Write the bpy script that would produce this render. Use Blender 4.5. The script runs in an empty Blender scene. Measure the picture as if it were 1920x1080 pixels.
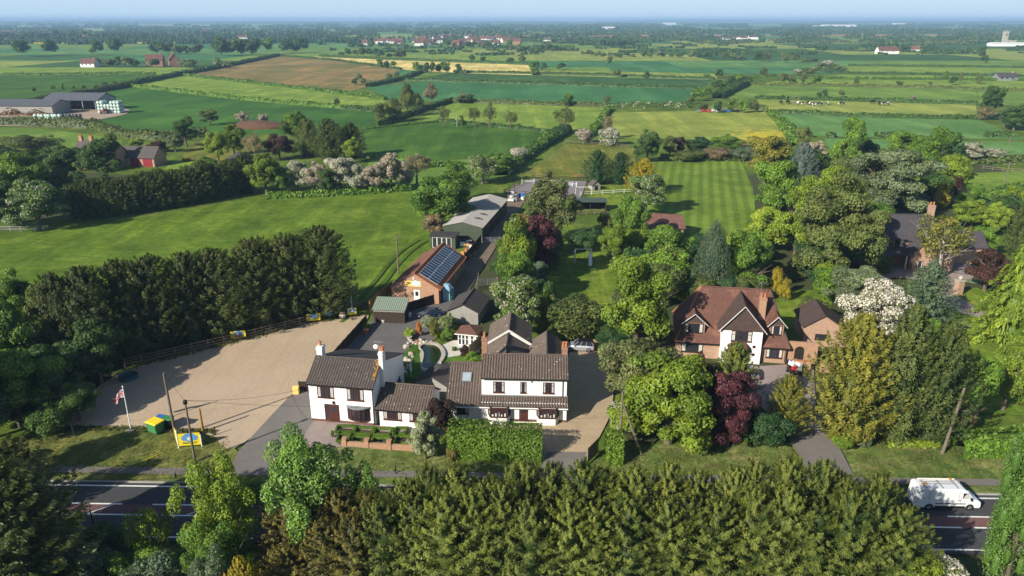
import bpy, bmesh, math, random
import numpy as np
from mathutils import Vector, Matrix
rad = math.radians
# ------------------------------------------------------------------ camera, sky, sun, exposure
scene = bpy.context.scene
COL = scene.collection
CAM_H, FPX = 42.0, 1400.0
PITCH = math.atan(502 / FPX)
SP, CP = math.sin(PITCH), math.cos(PITCH)
cam_d = bpy.data.cameras.new('camera'); cam = bpy.data.objects.new('camera', cam_d); COL.objects.link(cam)
cam.location = (0, 0, CAM_H); cam.rotation_euler = (math.pi / 2 - PITCH, 0, 0)
cam_d.sensor_width = 36; cam_d.lens = 36 * FPX / 1920; cam_d.clip_start = 0.5; cam_d.clip_end = 60000
scene.camera = cam
SUN_EL, SUN_DIR = rad(29), rad(43)                    # shadows fall along +x,+y at 43 degrees
world = bpy.data.worlds.new('World'); scene.world = world; world.use_nodes = True
wn = world.node_tree.nodes; wl = world.node_tree.links
bg = wn['Background']; sky = wn.new('ShaderNodeTexSky'); sky.sky_type = 'NISHITA'; sky.sun_disc = False
sky.sun_elevation = SUN_EL; sky.sun_rotation = rad(227); sky.air_density = 1.0; sky.dust_density = 0.6; sky.ozone_density = 2.0
gc = wn.new('ShaderNodeTexCoord'); gs = wn.new('ShaderNodeSeparateXYZ'); gr = wn.new('ShaderNodeValToRGB'); gx = wn.new('ShaderNodeMix'); gx.data_type = 'RGBA'
gr.color_ramp.elements[0].position = .0; gr.color_ramp.elements[0].color = (1, 1, 1, 1); gr.color_ramp.elements[1].position = .16; gr.color_ramp.elements[1].color = (0, 0, 0, 1)
wl.new(gc.outputs['Generated'], gs.inputs[0]); wl.new(gs.outputs[2], gr.inputs[0]); wl.new(gr.outputs[0], gx.inputs[0]); wl.new(sky.outputs[0], gx.inputs[6]); gx.inputs[7].default_value = (5.2, 7.0, 8.75, 1)   # clear pale blue above the horizon
wl.new(gx.outputs[2], bg.inputs[0]); bg.inputs[1].default_value = 0.08
sun_d = bpy.data.lights.new('sun', 'SUN'); sun_d.energy = 5.0; sun_d.angle = rad(0.5); sun_d.color = (1.0, 0.93, 0.80)
sun = bpy.data.objects.new('sun', sun_d); COL.objects.link(sun)
SUNV = Vector((-math.cos(SUN_DIR) * math.cos(SUN_EL), -math.sin(SUN_DIR) * math.cos(SUN_EL), math.sin(SUN_EL)))
sun.rotation_euler = SUNV.to_track_quat('Z', 'Y').to_euler(); sun.location = (-200, -200, 200)
scene.view_settings.view_transform = 'Standard'; scene.view_settings.look = 'None'
scene.view_settings.exposure = 0.52; scene.view_settings.gamma = 1.0
scene.render.engine = 'CYCLES'
cy = scene.cycles
cy.max_bounces = 6; cy.diffuse_bounces = 2; cy.glossy_bounces = 2; cy.transmission_bounces = 3; cy.transparent_max_bounces = 6; cy.volume_bounces = 0
cy.use_denoising = True
try: cy.denoiser = 'OPENIMAGEDENOISE'
except Exception: pass
cy.caustics_reflective = False; cy.caustics_refractive = False

# ------------------------------------------------------------------ measuring helpers: a pixel of the 1920x1080 photograph to a point on the ground
def P(x, y, z=0.0):
    v = (y - 540) / FPX; h = CAM_H - z
    Y = h * (CP - v * SP) / (SP + v * CP)
    return Vector(((x - 960) / FPX * (Y * CP + h * SP), Y, z))
def height_at(x, y, ty):                               # height of something standing at ground pixel (x, y) whose top is at row ty
    Y = P(x, y).y; v = (ty - 540) / FPX
    return CAM_H - Y * (SP + v * CP) / (CP - v * SP)
def px_m(x, y):                                        # pixels per metre at that ground point
    p = P(x, y); return FPX / (p.y * CP + CAM_H * SP)

# ------------------------------------------------------------------ object helpers
def tag(o, label=None, cat=None, group=None, kind=None):
    if label: o['label'] = label
    if cat: o['category'] = cat
    if group: o['group'] = group
    if kind: o['kind'] = kind
    return o
def thing(name, label, cat, loc=(0, 0, 0), rz=0.0, group=None):
    o = bpy.data.objects.new(name, None); COL.objects.link(o); o.empty_display_size = .3
    o.location = loc; o.rotation_euler = (0, 0, rz)
    return tag(o, label, cat, group)
def copy_tree(o, parent=None):
    c = o.copy(); COL.objects.link(c)
    if parent is not None:
        c.parent = parent; c.matrix_parent_inverse = o.matrix_parent_inverse.copy()
    for ch in list(o.children): copy_tree(ch, c)
    return c
def metre_uv(me):
    if not me.polygons: return
    uv = me.uv_layers.new(name='UVMap')
    n = len(me.polygons)
    nor = np.empty(n * 3, np.float32); me.polygons.foreach_get('normal', nor); nor = nor.reshape(-1, 3)
    tot = np.empty(n, np.int32); me.polygons.foreach_get('loop_total', tot)
    vi = np.empty(len(me.loops), np.int32); me.loops.foreach_get('vertex_index', vi)
    co = np.empty(len(me.vertices) * 3, np.float32); me.vertices.foreach_get('co', co); co = co.reshape(-1, 3)
    fi = np.repeat(np.arange(n), tot)
    t = np.stack([-nor[:, 1], nor[:, 0], np.zeros(n)], 1)
    L = np.linalg.norm(t, axis=1); flat = L < 1e-3
    t[flat] = (1, 0, 0); L[flat] = 1; t /= L[:, None]
    b = np.cross(nor, t)
    p = co[vi]
    out = np.stack([(p * t[fi]).sum(1), (p * b[fi]).sum(1)], 1).astype(np.float32)
    uv.data.foreach_set('uv', out.ravel())
class MB:
    def __init__(s): s.v = []; s.f = []; s.m = []
    def face(s, pts, m=0):
        k = len(s.v); s.v += [tuple(p) for p in pts]; s.f.append(tuple(range(k, k + len(pts)))); s.m.append(m)
    def add(s, vs, fs, m=0):
        k = len(s.v); s.v += [tuple(p) for p in vs]
        for f in fs: s.f.append(tuple(i + k for i in f)); s.m.append(m)
    def box(s, x0, x1, y0, y1, z0, z1, m=0, T=None):
        vs = [Vector((x, y, z)) for z in (z0, z1) for y in (y0, y1) for x in (x0, x1)]
        if T is not None: vs = [T @ v for v in vs]
        s.add(vs, [(0, 2, 3, 1), (4, 5, 7, 6), (0, 1, 5, 4), (2, 6, 7, 3), (0, 4, 6, 2), (1, 3, 7, 5)], m)
    def cbox(s, c, d, m=0, T=None): s.box(c[0] - d[0] / 2, c[0] + d[0] / 2, c[1] - d[1] / 2, c[1] + d[1] / 2, c[2] - d[2] / 2, c[2] + d[2] / 2, m, T)
    def prism(s, poly, axis, a, b, m=0):               # poly: 2-D outline, extruded along 'x','y' or 'z' from a to b
        def mk(p, t): return {'z': (p[0], p[1], t), 'y': (p[0], t, p[1]), 'x': (t, p[0], p[1])}[axis]
        n = len(poly); vs = [mk(p, a) for p in poly] + [mk(p, b) for p in poly]
        s.add(vs, [tuple(range(n - 1, -1, -1)), tuple(range(n, 2 * n))] + [(i, (i + 1) % n, n + (i + 1) % n, n + i) for i in range(n)], m)
    def tube(s, pts, r, n=8, m=0, cap=True):
        pts = [Vector(p) for p in pts]; R = r if isinstance(r, (list, tuple)) else [r] * len(pts); k = len(s.v)
        up = None
        for i, p in enumerate(pts):
            d = (pts[min(i + 1, len(pts) - 1)] - pts[max(i - 1, 0)]).normalized()
            if up is None or abs(up.dot(d)) > .95: up = d.orthogonal().normalized()
            a = (up - d * up.dot(d)).normalized(); b = d.cross(a); up = a
            for j in range(n):
                t = 2 * math.pi * j / n; s.v.append(tuple(p + (a * math.cos(t) + b * math.sin(t)) * R[i]))
        for i in range(len(pts) - 1):
            for j in range(n):
                s.f.append((k + i * n + j, k + i * n + (j + 1) % n, k + (i + 1) * n + (j + 1) % n, k + (i + 1) * n + j)); s.m.append(m)
        if cap:
            s.f.append(tuple(k + j for j in range(n - 1, -1, -1))); s.m.append(m)
            e = k + (len(pts) - 1) * n; s.f.append(tuple(e + j for j in range(n))); s.m.append(m)
    def lathe(s, prof, c=(0, 0, 0), n=16, m=0, axis='z'):
        k = len(s.v)
        for r, z in prof:
            for j in range(n):
                t = 2 * math.pi * j / n; p = (r * math.cos(t), r * math.sin(t), z)
                if axis == 'y': p = (p[0], p[2], p[1])
                s.v.append((c[0] + p[0], c[1] + p[1], c[2] + p[2]))
        for i in range(len(prof) - 1):
            for j in range(n):
                s.f.append((k + i * n + j, k + i * n + (j + 1) % n, k + (i + 1) * n + (j + 1) % n, k + (i + 1) * n + j)); s.m.append(m)
    def roof(s, A, B, C, D, pitch=.3, amp=.03, th=.08, m=0, seg=4):   # corrugated slab; A-B eave, D-C ridge
        A, B, C, D = map(Vector, (A, B, C, D)); nrm = (B - A).cross(D - A).normalized()
        if nrm.z < 0: nrm = -nrm
        w = max((B - A).length, (C - D).length)
        n = max(1, int(w / pitch * seg)) if amp > 0 else 1
        k = len(s.v)
        for i in range(n + 1):
            u = i / n; o = nrm * (amp * (math.cos(2 * math.pi * i / seg)) if amp > 0 else 0)
            e = A.lerp(B, u); r = D.lerp(C, u)
            s.v += [tuple(e + o), tuple(r + o), tuple(e - nrm * th), tuple(r - nrm * th)]
        for i in range(n):
            a = k + 4 * i; b = a + 4
            for f in ((a, b, b + 1, a + 1), (a + 2, a + 3, b + 3, b + 2), (a, a + 2, b + 2, b), (a + 1, b + 1, b + 3, a + 3)): s.f.append(f); s.m.append(m)
        z = k + 4 * n
        s.f += [(k, k + 1, k + 3, k + 2), (z, z + 2, z + 3, z + 1)]; s.m += [m, m]
    def build(s, name, mats, parent=None, smooth=False, bevel=0, T=None):
        me = bpy.data.meshes.new(name)
        vs = s.v if T is None else [tuple(T @ Vector(p)) for p in s.v]
        me.from_pydata(vs, [], s.f)
        if not isinstance(mats, (list, tuple)): mats = [mats]
        for m in mats: me.materials.append(m)
        if len(mats) > 1: me.polygons.foreach_set('material_index', s.m)
        bm = bmesh.new(); bm.from_mesh(me); bmesh.ops.remove_doubles(bm, verts=bm.verts, dist=1e-5); bmesh.ops.recalc_face_normals(bm, faces=bm.faces)
        if bevel: bmesh.ops.bevel(bm, geom=[e for e in bm.edges if len(e.link_faces) == 2 and e.calc_face_angle(0) > .5], offset=bevel, segments=2, affect='EDGES', clamp_overlap=True)
        bm.to_mesh(me); bm.free()
        if smooth: me.polygons.foreach_set('use_smooth', [True] * len(me.polygons))
        metre_uv(me); me.update()
        o = bpy.data.objects.new(name, me); COL.objects.link(o)
        if parent is not None: o.parent = parent
        return o
def sheet(name, pts, z, mat, label=None, cat=None, kind='structure'):        # flat ground sheet through world points
    me = bpy.data.meshes.new(name)
    me.from_pydata([(p[0], p[1], z) for p in pts], [], [tuple(range(len(pts)))]); me.materials.append(mat)
    if me.polygons[0].normal.z < 0: me.flip_normals()
    metre_uv(me)
    o = bpy.data.objects.new(name, me); COL.objects.link(o)
    return tag(o, label, cat, None, kind)
def smooth_poly(pts, it=2, closed=True):
    for _ in range(it):
        q = []; n = len(pts)
        for i in range(n if closed else n - 1):
            a, b = Vector(pts[i]), Vector(pts[(i + 1) % n]); q += [a.lerp(b, .25), a.lerp(b, .75)]
        if not closed: q = [Vector(pts[0])] + q + [Vector(pts[-1])]
        pts = q
    return pts

# ------------------------------------------------------------------ materials
def lin(c): c /= 255; return c / 12.92 if c <= .04045 else ((c + .055) / 1.055) ** 2.4
def seen(r, g, b, k=1.05): return (lin(r) / k, lin(g) / k, lin(b) / k)         # albedo of a level surface that looks (r, g, b) in this sun
class NT:
    def __init__(s, name):
        s.mat = bpy.data.materials.new(name); s.mat.use_nodes = True; s.t = s.mat.node_tree; s.n = s.t.nodes; s.l = s.t.links
        s.b = s.n['Principled BSDF']; s.out = s.n['Material Output']; s.b.inputs['Specular IOR Level'].default_value = .25
    def new(s, t, **k):
        n = s.n.new(t)
        for a, b in k.items(): setattr(n, a, b)
        return n
    def link(s, a, b): s.l.new(a, b)
    def coords(s, kind='Object', sc=None):
        c = s.new('ShaderNodeTexCoord'); o = c.outputs[kind]
        if sc is not None:
            mp = s.new('ShaderNodeMapping'); mp.inputs['Scale'].default_value = sc if isinstance(sc, tuple) else (sc,) * 3
            s.link(o, mp.inputs[0]); o = mp.outputs[0]
        return o
    def noise(s, vec, scale, det=3, rough=.6):
        n = s.new('ShaderNodeTexNoise'); n.inputs['Scale'].default_value = scale; n.inputs['Detail'].default_value = det; n.inputs['Roughness'].default_value = rough
        s.link(vec, n.inputs['Vector']); return n.outputs[0]
    def ramp(s, fac, stops):
        r = s.new('ShaderNodeValToRGB'); e = r.color_ramp.elements
        while len(e) < len(stops): e.new(.5)
        for i, (p, c) in enumerate(stops): e[i].position = p; e[i].color = (*c[:3], 1) if not isinstance(c, (int, float)) else (c, c, c, 1)
        s.link(fac, r.inputs[0]); return r.outputs[0]
    def mix(s, f, a, b, mode='MIX'):
        m = s.new('ShaderNodeMix', data_type='RGBA', blend_type=mode)
        for sock, val in ((m.inputs[0], f), (m.inputs[6], a), (m.inputs[7], b)):
            if hasattr(val, 'links'): s.link(val, sock)
            elif isinstance(val, (int, float)): sock.default_value = val
            else: sock.default_value = (*val[:3], 1)
        return m.outputs[2]
    def math(s, op, a, b=0.0):
        m = s.new('ShaderNodeMath', operation=op)
        for i, v in enumerate((a, b)):
            if hasattr(v, 'links'): s.link(v, m.inputs[i])
            else: m.inputs[i].default_value = v
        return m.outputs[0]
    def bump(s, h, st=.4, d=.05):
        b = s.new('ShaderNodeBump'); b.inputs['Strength'].default_value = st; b.inputs['Distance'].default_value = d; s.link(h, b.inputs['Height']); s.link(b.outputs[0], s.b.inputs['Normal'])
    def set(s, col=None, rough=None, metal=None):
        if col is not None:
            if hasattr(col, 'links'): s.link(col, s.b.inputs['Base Color'])
            else: s.b.inputs['Base Color'].default_value = (*col[:3], 1)
        if rough is not None: s.b.inputs['Roughness'].default_value = rough
        if metal is not None: s.b.inputs['Metallic'].default_value = metal
        return s.mat
def plain(name, c, rough=.7, metal=0.0, var=.18, sc=2.0):
    t = NT(name); n = t.noise(t.coords('Object'), sc, 4)
    return t.set(t.mix(t.ramp(n, [(.3, 0), (.7, 1)]), tuple(x * (1 - var) for x in c), tuple(min(.95, x * (1 + var)) for x in c)), rough, metal)
def grass(name, a, b, c=None, big=.03, stripes=None, tufts=.35, patch=None, streak=.25, sk=.9):
    t = NT(name); w = t.coords('Object')
    n1 = t.noise(w, big, 5, .65); n2 = t.noise(w, .6, 4, .7); n3 = t.noise(w, 4.0, 3, .7)
    col = t.mix(t.ramp(n1, [(.35, 0), (.65, 1)]), a, b)
    if c is not None: col = t.mix(t.ramp(t.noise(t.coords('Object', (1, 2.2, 1)), big * 3.1, 4, .7), [(.52, 0), (.7, 1)]), col, c)
    if stripes:
        ang, wl_, amt, sharp = stripes
        mp = t.new('ShaderNodeMapping'); mp.inputs['Rotation'].default_value = (0, 0, ang); t.link(w, mp.inputs[0])
        wv = t.new('ShaderNodeTexWave', wave_type='BANDS', bands_direction='X'); wv.inputs['Scale'].default_value = 1 / wl_ * .3142 * 1.0; wv.inputs['Distortion'].default_value = .5; wv.inputs['Detail'].default_value = 2; wv.inputs['Detail Scale'].default_value = .4
        t.link(mp.outputs[0], wv.inputs[0])
        col = t.mix(t.math('MULTIPLY', t.ramp(wv.outputs[1], [(.5 - sharp, 0), (.5 + sharp, 1)]), amt), col, tuple(x * 1.9 for x in b))
    sn = t.new('ShaderNodeMapping'); sn.inputs['Rotation'].default_value = (0, 0, streak); sn.inputs['Scale'].default_value = (1, .09, 1); t.link(w, sn.inputs[0])
    st = t.noise(sn.outputs[0], big * 9, 5, .72); n0 = t.noise(w, big * 2.7, 5, .7)
    col = t.mix(t.math('MULTIPLY', t.ramp(st, [(.46, 0), (.70, 1)]), sk), col, tuple(x * q for x, q in zip(b, (1.75, 1.45, 1.5))))
    col = t.mix(t.math('MULTIPLY', t.ramp(n0, [(.40, 1), (.58, 0)]), .55), col, tuple(x * .62 for x in a))
    if patch is not None:
        cc, lo, hi = patch; col = t.mix(t.ramp(t.noise(w, .09, 4, .7), [(lo, 0), (hi, 1)]), col, cc)
    col = t.mix(min(1, tufts * 1.7), col, t.ramp(n2, [(.3, .52), (.72, 1.38)]), 'MULTIPLY')
    col = t.mix(min(1, tufts * 1.7), col, t.ramp(n3, [(.3, .5), (.72, 1.4)]), 'MULTIPLY')
    t.bump(t.math('ADD', n2, n3), .5, .12)
    t.b.inputs['Specular IOR Level'].default_value = .1
    return t.set(col, .9)
def foliage(name, dark, light, flower=None, frac=0.0, trans=.22, gloss=.35):
    t = NT(name); at = t.new('ShaderNodeAttribute', attribute_name='var'); oi = t.new('ShaderNodeObjectInfo')
    v = at.outputs['Fac']
    hue = t.noise(t.coords('Object'), 3.0, 2)
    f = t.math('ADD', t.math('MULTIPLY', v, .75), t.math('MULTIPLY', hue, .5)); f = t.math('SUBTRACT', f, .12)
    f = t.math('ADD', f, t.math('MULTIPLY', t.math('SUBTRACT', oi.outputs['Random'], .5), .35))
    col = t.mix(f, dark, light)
    col2 = t.mix(1, col, (1.28, 1.10, .75), 'MULTIPLY'); col2.node.clamp_result = False
    col = t.mix(t.ramp(t.noise(t.coords('Object'), 5.5, 3, .7), [(.45, 0), (.68, .85)]), col, col2)
    if flower is not None:
        fl = t.new('ShaderNodeAttribute', attribute_name='flo')
        col = t.mix(t.math('LESS_THAN', fl.outputs['Fac'], frac), col, flower)
    t.set(col, .55); t.b.inputs['Specular IOR Level'].default_value = gloss
    tr = t.new('ShaderNodeBsdfTranslucent'); t.link(t.mix(.5, col, (.25, .3, .02)) if flower is None else col, tr.inputs[0])
    mx = t.new('ShaderNodeMixShader'); mx.inputs[0].default_value = trans
    t.link(t.b.outputs[0], mx.inputs[1]); t.link(tr.outputs[0], mx.inputs[2]); t.link(mx.outputs[0], t.out.inputs[0])
    return t.mat
def tiles(name, a, b, spot=None, spot_amt=.62, course=.33, warm=None):
    t = NT(name); uv = t.coords('UV'); n = t.noise(uv, 1.2, 5, .7); n2 = t.noise(uv, 9, 2)
    br = t.new('ShaderNodeTexBrick'); br.inputs['Scale'].default_value = 1; br.inputs['Brick Width'].default_value = .3; br.inputs['Row Height'].default_value = course; br.inputs['Mortar Size'].default_value = .012
    br.inputs['Color1'].default_value = (*a, 1); br.inputs['Color2'].default_value = (*b, 1); br.inputs['Mortar'].default_value = (*[x * .35 for x in a], 1); t.link(uv, br.inputs[0])
    col = t.mix(t.ramp(n, [(.35, 0), (.7, .6)]), br.outputs[0], tuple(x * .6 for x in a))
    if warm: col = t.mix(t.ramp(t.noise(uv, .45, 4, .7), [(.5, 0), (.68, .8)]), col, warm)
    if spot is not None:
        vo = t.new('ShaderNodeTexVoronoi'); vo.inputs['Scale'].default_value = 2.3; vo.inputs['Randomness'].default_value = 1; t.link(uv, vo.inputs[0])
        m = t.math('MULTIPLY', t.ramp(vo.outputs[0], [(.13, 1), (.2, 0)]), t.ramp(t.noise(uv, .8, 3), [(spot_amt - .12, 0), (spot_amt, 1)]))
        col = t.mix(m, col, spot)
    t.bump(t.math('ADD', br.outputs[1], n2), .35, .03)
    return t.set(col, .8)
def bricks(name, a, b, mortar=(.32, .27, .22)):
    t = NT(name); uv = t.coords('UV'); br = t.new('ShaderNodeTexBrick'); br.inputs['Scale'].default_value = 1; br.inputs['Brick Width'].default_value = .225; br.inputs['Row Height'].default_value = .075; br.inputs['Mortar Size'].default_value = .009
    br.inputs['Color1'].default_value = (*a, 1); br.inputs['Color2'].default_value = (*b, 1); br.inputs['Mortar'].default_value = (*mortar, 1); t.link(uv, br.inputs[0])
    col = t.mix(t.ramp(t.noise(uv, 2.5, 4, .7), [(.35, 0), (.7, .55)]), br.outputs[0], tuple(x * .55 for x in a))
    t.bump(br.outputs[1], .2, .01)
    return t.set(col, .85)
def speckle(name, a, b, c, fine=14.0, big=.25, rough=.95, bump=.3):
    t = NT(name); w = t.coords('Object'); n = t.noise(w, fine, 2, .8); n2 = t.noise(w, big, 5, .65); n3 = t.noise(w, 1.7, 4, .7)
    col = t.mix(t.ramp(n, [(.35, 0), (.65, 1)]), a, b); col = t.mix(t.ramp(n2, [(.4, 0), (.7, .75)]), col, c)
    col = t.mix(t.ramp(n3, [(.45, 0), (.75, .4)]), col, tuple(x * .72 for x in a))
    t.bump(n, bump, .03); return t.set(col, rough)
def corr(name, a, b, rust=None):
    t = NT(name); uv = t.coords('UV'); n = t.noise(t.coords('UV', (3, .4, 1)), 1.3, 5, .7)
    col = t.mix(t.ramp(n, [(.35, 0), (.7, 1)]), a, b)
    if rust: col = t.mix(t.ramp(t.noise(uv, .7, 5, .75), [(.55, 0), (.7, .8)]), col, rust)
    return t.set(col, .7)
M = {}
def render_wall():
    t = NT('white_render'); w = t.coords('Object', (1, 1, .22)); a = t.noise(w, 2.2, 5, .7); b = t.noise(t.coords('Object'), .7, 4, .7)
    col = t.mix(t.ramp(a, [(.50, 0), (.78, .45)]), (.84, .83, .80), (.60, .585, .54)); col = t.mix(t.ramp(b, [(.45, 0), (.8, .35)]), col, (.70, .68, .63))
    t.bump(t.noise(t.coords('Object'), 30, 2), .15, .01); return t.set(col, .85)
M['white_wall'] = render_wall()
M['plinth'] = plain('plinth_brick', (.16, .08, .06), .9)
M['frame'] = plain('dark_red_brown_frame', (.085, .028, .022), .5)
M['darkframe'] = plain('dark_frame', (.03, .024, .02), .5)
M['white'] = plain('white_paint', (.78, .78, .76), .5, 0, .04)
M['offwhite'] = plain('weathered_white_paint', (.62, .60, .55), .7, 0, .12)
M['curtain'] = plain('curtain_cloth', (.62, .60, .56), .9, 0, .2, 6)
M['black'] = plain('black_plastic', (.012, .012, .013), .45)
M['gutter'] = plain('black_gutter', (.02, .018, .017), .5)
M['grey'] = plain('grey_metal', (.28, .29, .30), .5, .3)
M['lead'] = plain('lead_flashing', (.22, .23, .25), .6)
M['wood'] = plain('weathered_wood', (.20, .155, .11), .9, 0, .3, 3)
M['pole'] = plain('creosoted_pole', (.17, .135, .105), .9, 0, .3, 4)
M['darkwood'] = plain('dark_stained_wood', (.045, .032, .024), .9, 0, .3, 3)
M['orangewood'] = plain('new_fence_wood', (.48, .25, .06), .8, 0, .2, 2)
M['ochrewood'] = plain('ochre_post', (.36, .22, .05), .8, 0, .2)
M['tile_dark'] = tiles('brown_grey_concrete_tiles', (.098, .082, .073), (.125, .104, .09), (.5, .48, .42), .60)
M['tile_dark2'] = tiles('brown_concrete_tiles', (.125, .096, .078), (.16, .122, .099), (.55, .5, .42), .60)
M['tile_plain'] = tiles('plain_dark_tiles', (.10, .086, .08), (.13, .11, .10), (.4, .39, .35), .72, .25)
M['tile_red'] = tiles('plain_clay_tiles', (.142, .068, .050), (.178, .086, .062), None, .6, .18, (.23, .115, .078))
M['tile_plum'] = tiles('tile_hanging', (.085, .058, .05), (.11, .074, .062), None, .6, .18)
M['tile_orange'] = tiles('orange_pantiles', (.40, .15, .075), (.48, .19, .10), None, .6, .33)
M['tile_slate'] = tiles('charcoal_tiles', (.075, .068, .074), (.095, .086, .092), (.35, .33, .3), .75, .2)
M['felt'] = plain('dark_roof_felt', (.05, .047, .047), .9, 0, .25, 1.5)
M['ridge'] = plain('orange_ridge_tiles', (.42, .18, .09), .8, 0, .2, 3)
M['brick'] = bricks('orange_brick', (.44, .23, .13), (.52, .29, .17))
M['brick_red'] = bricks('red_brick', (.33, .15, .09), (.40, .19, .12))
M['brick_pink'] = bricks('pale_brick', (.46, .27, .18), (.53, .33, .22))
M['corr_grey'] = corr('fibre_cement_sheet', (.28, .265, .24), (.35, .335, .31), (.24, .21, .17))
M['corr_green'] = corr('green_corrugated_sheet', (.20, .25, .19), (.28, .33, .26))
M['clad_green'] = corr('dark_green_cladding', (.055, .07, .045), (.075, .09, .06))
M['corr_dark'] = corr('dark_corrugated_sheet', (.05, .045, .043), (.068, .06, .057))
M['timber_grey'] = corr('silvered_boards', (.24, .23, .21), (.34, .32, .29))
M['terracotta'] = plain('terracotta', (.42, .17, .08), .8, 0, .2, 4)
M['yellow'] = plain('yellow_vinyl', (.78, .60, .03), .5, 0, .05)
M['cream_sign'] = plain('cream_yellow_board', (.78, .55, .16), .5, 0, .05)
M['blue'] = plain('blue_print', (.10, .28, .58), .5, 0, .12)
M['paleblue'] = plain('pale_blue_print', (.50, .62, .75), .5, 0, .1)
M['red'] = plain('red_paint', (.45, .03, .03), .5, 0, .1)
M['greenpaint'] = plain('green_plastic', (.05, .20, .07), .5, 0, .1)
M['bluepaint'] = plain('blue_plastic', (.03, .14, .42), .5, 0, .1)
M['rubber'] = plain('tyre_rubber', (.02, .02, .02), .85)
M['alloy'] = plain('wheel_alloy', (.35, .35, .36), .35, .8)
M['stone'] = speckle('pale_stone', (.40, .36, .29), (.52, .47, .39), (.35, .31, .25), 5)
M['paving'] = speckle('pale_paving', (.58, .54, .47), (.66, .62, .55), (.48, .44, .38), 3)
def glass(name, c, rough=.05):
    t = NT(name); t.b.inputs['Specular IOR Level'].default_value = .8; n = t.noise(t.coords('Object'), 1.1, 2)
    return t.set(t.mix(n, tuple(x * .5 for x in c), c), rough)
M['glass'] = glass('window_glass', (.035, .04, .05)); M['skyglass'] = glass('pale_skylight_glass', (.42, .5, .56), .1)
M['solar'] = glass('solar_cell', (.008, .025, .06), .12)
def paint(name, c, metal=.0):
    t = NT(name); t.b.inputs['Coat Weight'].default_value = .6; t.b.inputs['Coat Roughness'].default_value = .06
    return t.set(c, .35, metal)
M['car_silver'] = paint('silver_car_paint', (.55, .57, .60), .55); M['car_blue'] = paint('navy_car_paint', (.012, .025, .07), .2); M['car_white'] = paint('white_van_paint', (.72, .74, .76)); M['car_grey'] = paint('grey_car_paint', (.30, .32, .35), .4)
M['asphalt'] = speckle('road_asphalt', (.044, .045, .050), (.072, .072, .076), (.085, .083, .082), 20, .12)
M['tarmac'] = speckle('drive_tarmac', (.17, .155, .14), (.23, .21, .19), (.15, .135, .125), 16, .2)
M['tarmac_dark'] = speckle('yard_tarmac', (.125, .115, .11), (.16, .15, .14), (.11, .10, .097), 16, .3)
M['footpath'] = speckle('footway_tarmac', (.15, .135, .125), (.2, .18, .165), (.17, .155, .14), 16)
M['kerb'] = speckle('kerb_concrete', (.33, .31, .28), (.42, .40, .36), (.3, .28, .25), 8)
M['line'] = plain('road_paint', (.74, .74, .71), .6, 0, .12, 3); M['redlane'] = speckle('red_surfacing', (.15, .078, .075), (.19, .10, .094), (.11, .07, .068), 18)
def gravel_yard():
    t = NT('buff_gravel'); w = t.coords('Object'); n = t.noise(w, 9, 2, .8); big = t.noise(w, .09, 5, .7)
    col = t.mix(t.ramp(n, [(.32, 0), (.68, 1)]), (.335, .245, .158), (.56, .43, .30))
    col = t.mix(t.ramp(big, [(.42, 0), (.62, .7)]), col, (.49, .385, .27))
    for ang, sc in ((-.9, .5), (-.55, .8)):
        mp = t.new('ShaderNodeMapping'); mp.inputs['Rotation'].default_value = (0, 0, ang); mp.inputs['Scale'].default_value = (1, .12, 1); t.link(t.mix(.12, w, t.math('MULTIPLY', t.noise(w, .05, 2), 60)) if 0 else w, mp.inputs[0])
        col = t.mix(t.ramp(t.noise(mp.outputs[0], sc, 4, .7), [(.50, 0), (.70, .26)]), col, (.33, .25, .17))
    col = t.mix(t.ramp(t.noise(w, 1.3, 5, .8), [(.60, 0), (.74, .55)]), col, (.22, .20, .11))
    t.bump(n, .6, .03); return t.set(col, .95)
M['gravel'] = gravel_yard()
M['gravel2'] = speckle('drive_gravel', (.38, .285, .175), (.52, .405, .27), (.35, .27, .175), 11, .3, .95, .6)
M['arena'] = speckle('arena_surface', (.20, .17, .17), (.27, .235, .235), (.23, .2, .2), 8, .2)
M['mud'] = speckle('yard_earth', (.17, .125, .09), (.25, .185, .13), (.13, .10, .075), 5, .2)
M['dung'] = speckle('dung_heap', (.10, .05, .03), (.15, .08, .05), (.08, .045, .03), 3, .3)
M['soil'] = speckle('garden_soil', (.06, .042, .03), (.10, .07, .05), (.05, .04, .03), 6, .4)
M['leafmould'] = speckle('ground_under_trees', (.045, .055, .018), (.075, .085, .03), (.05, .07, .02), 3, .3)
M['block'] = speckle('block_paving', (.30, .24, .215), (.37, .30, .27), (.26, .21, .19), 5, .4)
G = lambda *c: tuple(a * b for a, b in zip(seen(*c), (1.26, 1.06, .82)))
M['g_base'] = grass('rough_grass', G(70, 100, 42), G(92, 122, 52), G(110, 128, 66), .02)
M['g_mow'] = grass('mown_meadow', G(74, 108, 36), G(92, 126, 44), G(112, 138, 62), .03, (rad(-33), 6.5, .10, .45), .4)
M['g_rich'] = grass('rich_pasture', G(58, 98, 40), G(70, 112, 44), G(66, 104, 44), .015)
M['g_dark'] = grass('wheat_field', G(54, 98, 44), G(62, 108, 48), G(72, 114, 52), .008, (rad(20), 16, .06, .4), .2)
M['g_light'] = grass('light_pasture', G(104, 142, 60), G(120, 154, 70), G(134, 158, 82), .02)
M['g_teal'] = grass('young_corn_field', G(58, 112, 74), G(66, 122, 82), G(76, 126, 80), .006, None, .15)
M['g_deep'] = grass('deep_green_field', G(52, 92, 54), G(62, 102, 58), G(80, 112, 66), .006, None, .15)
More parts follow.
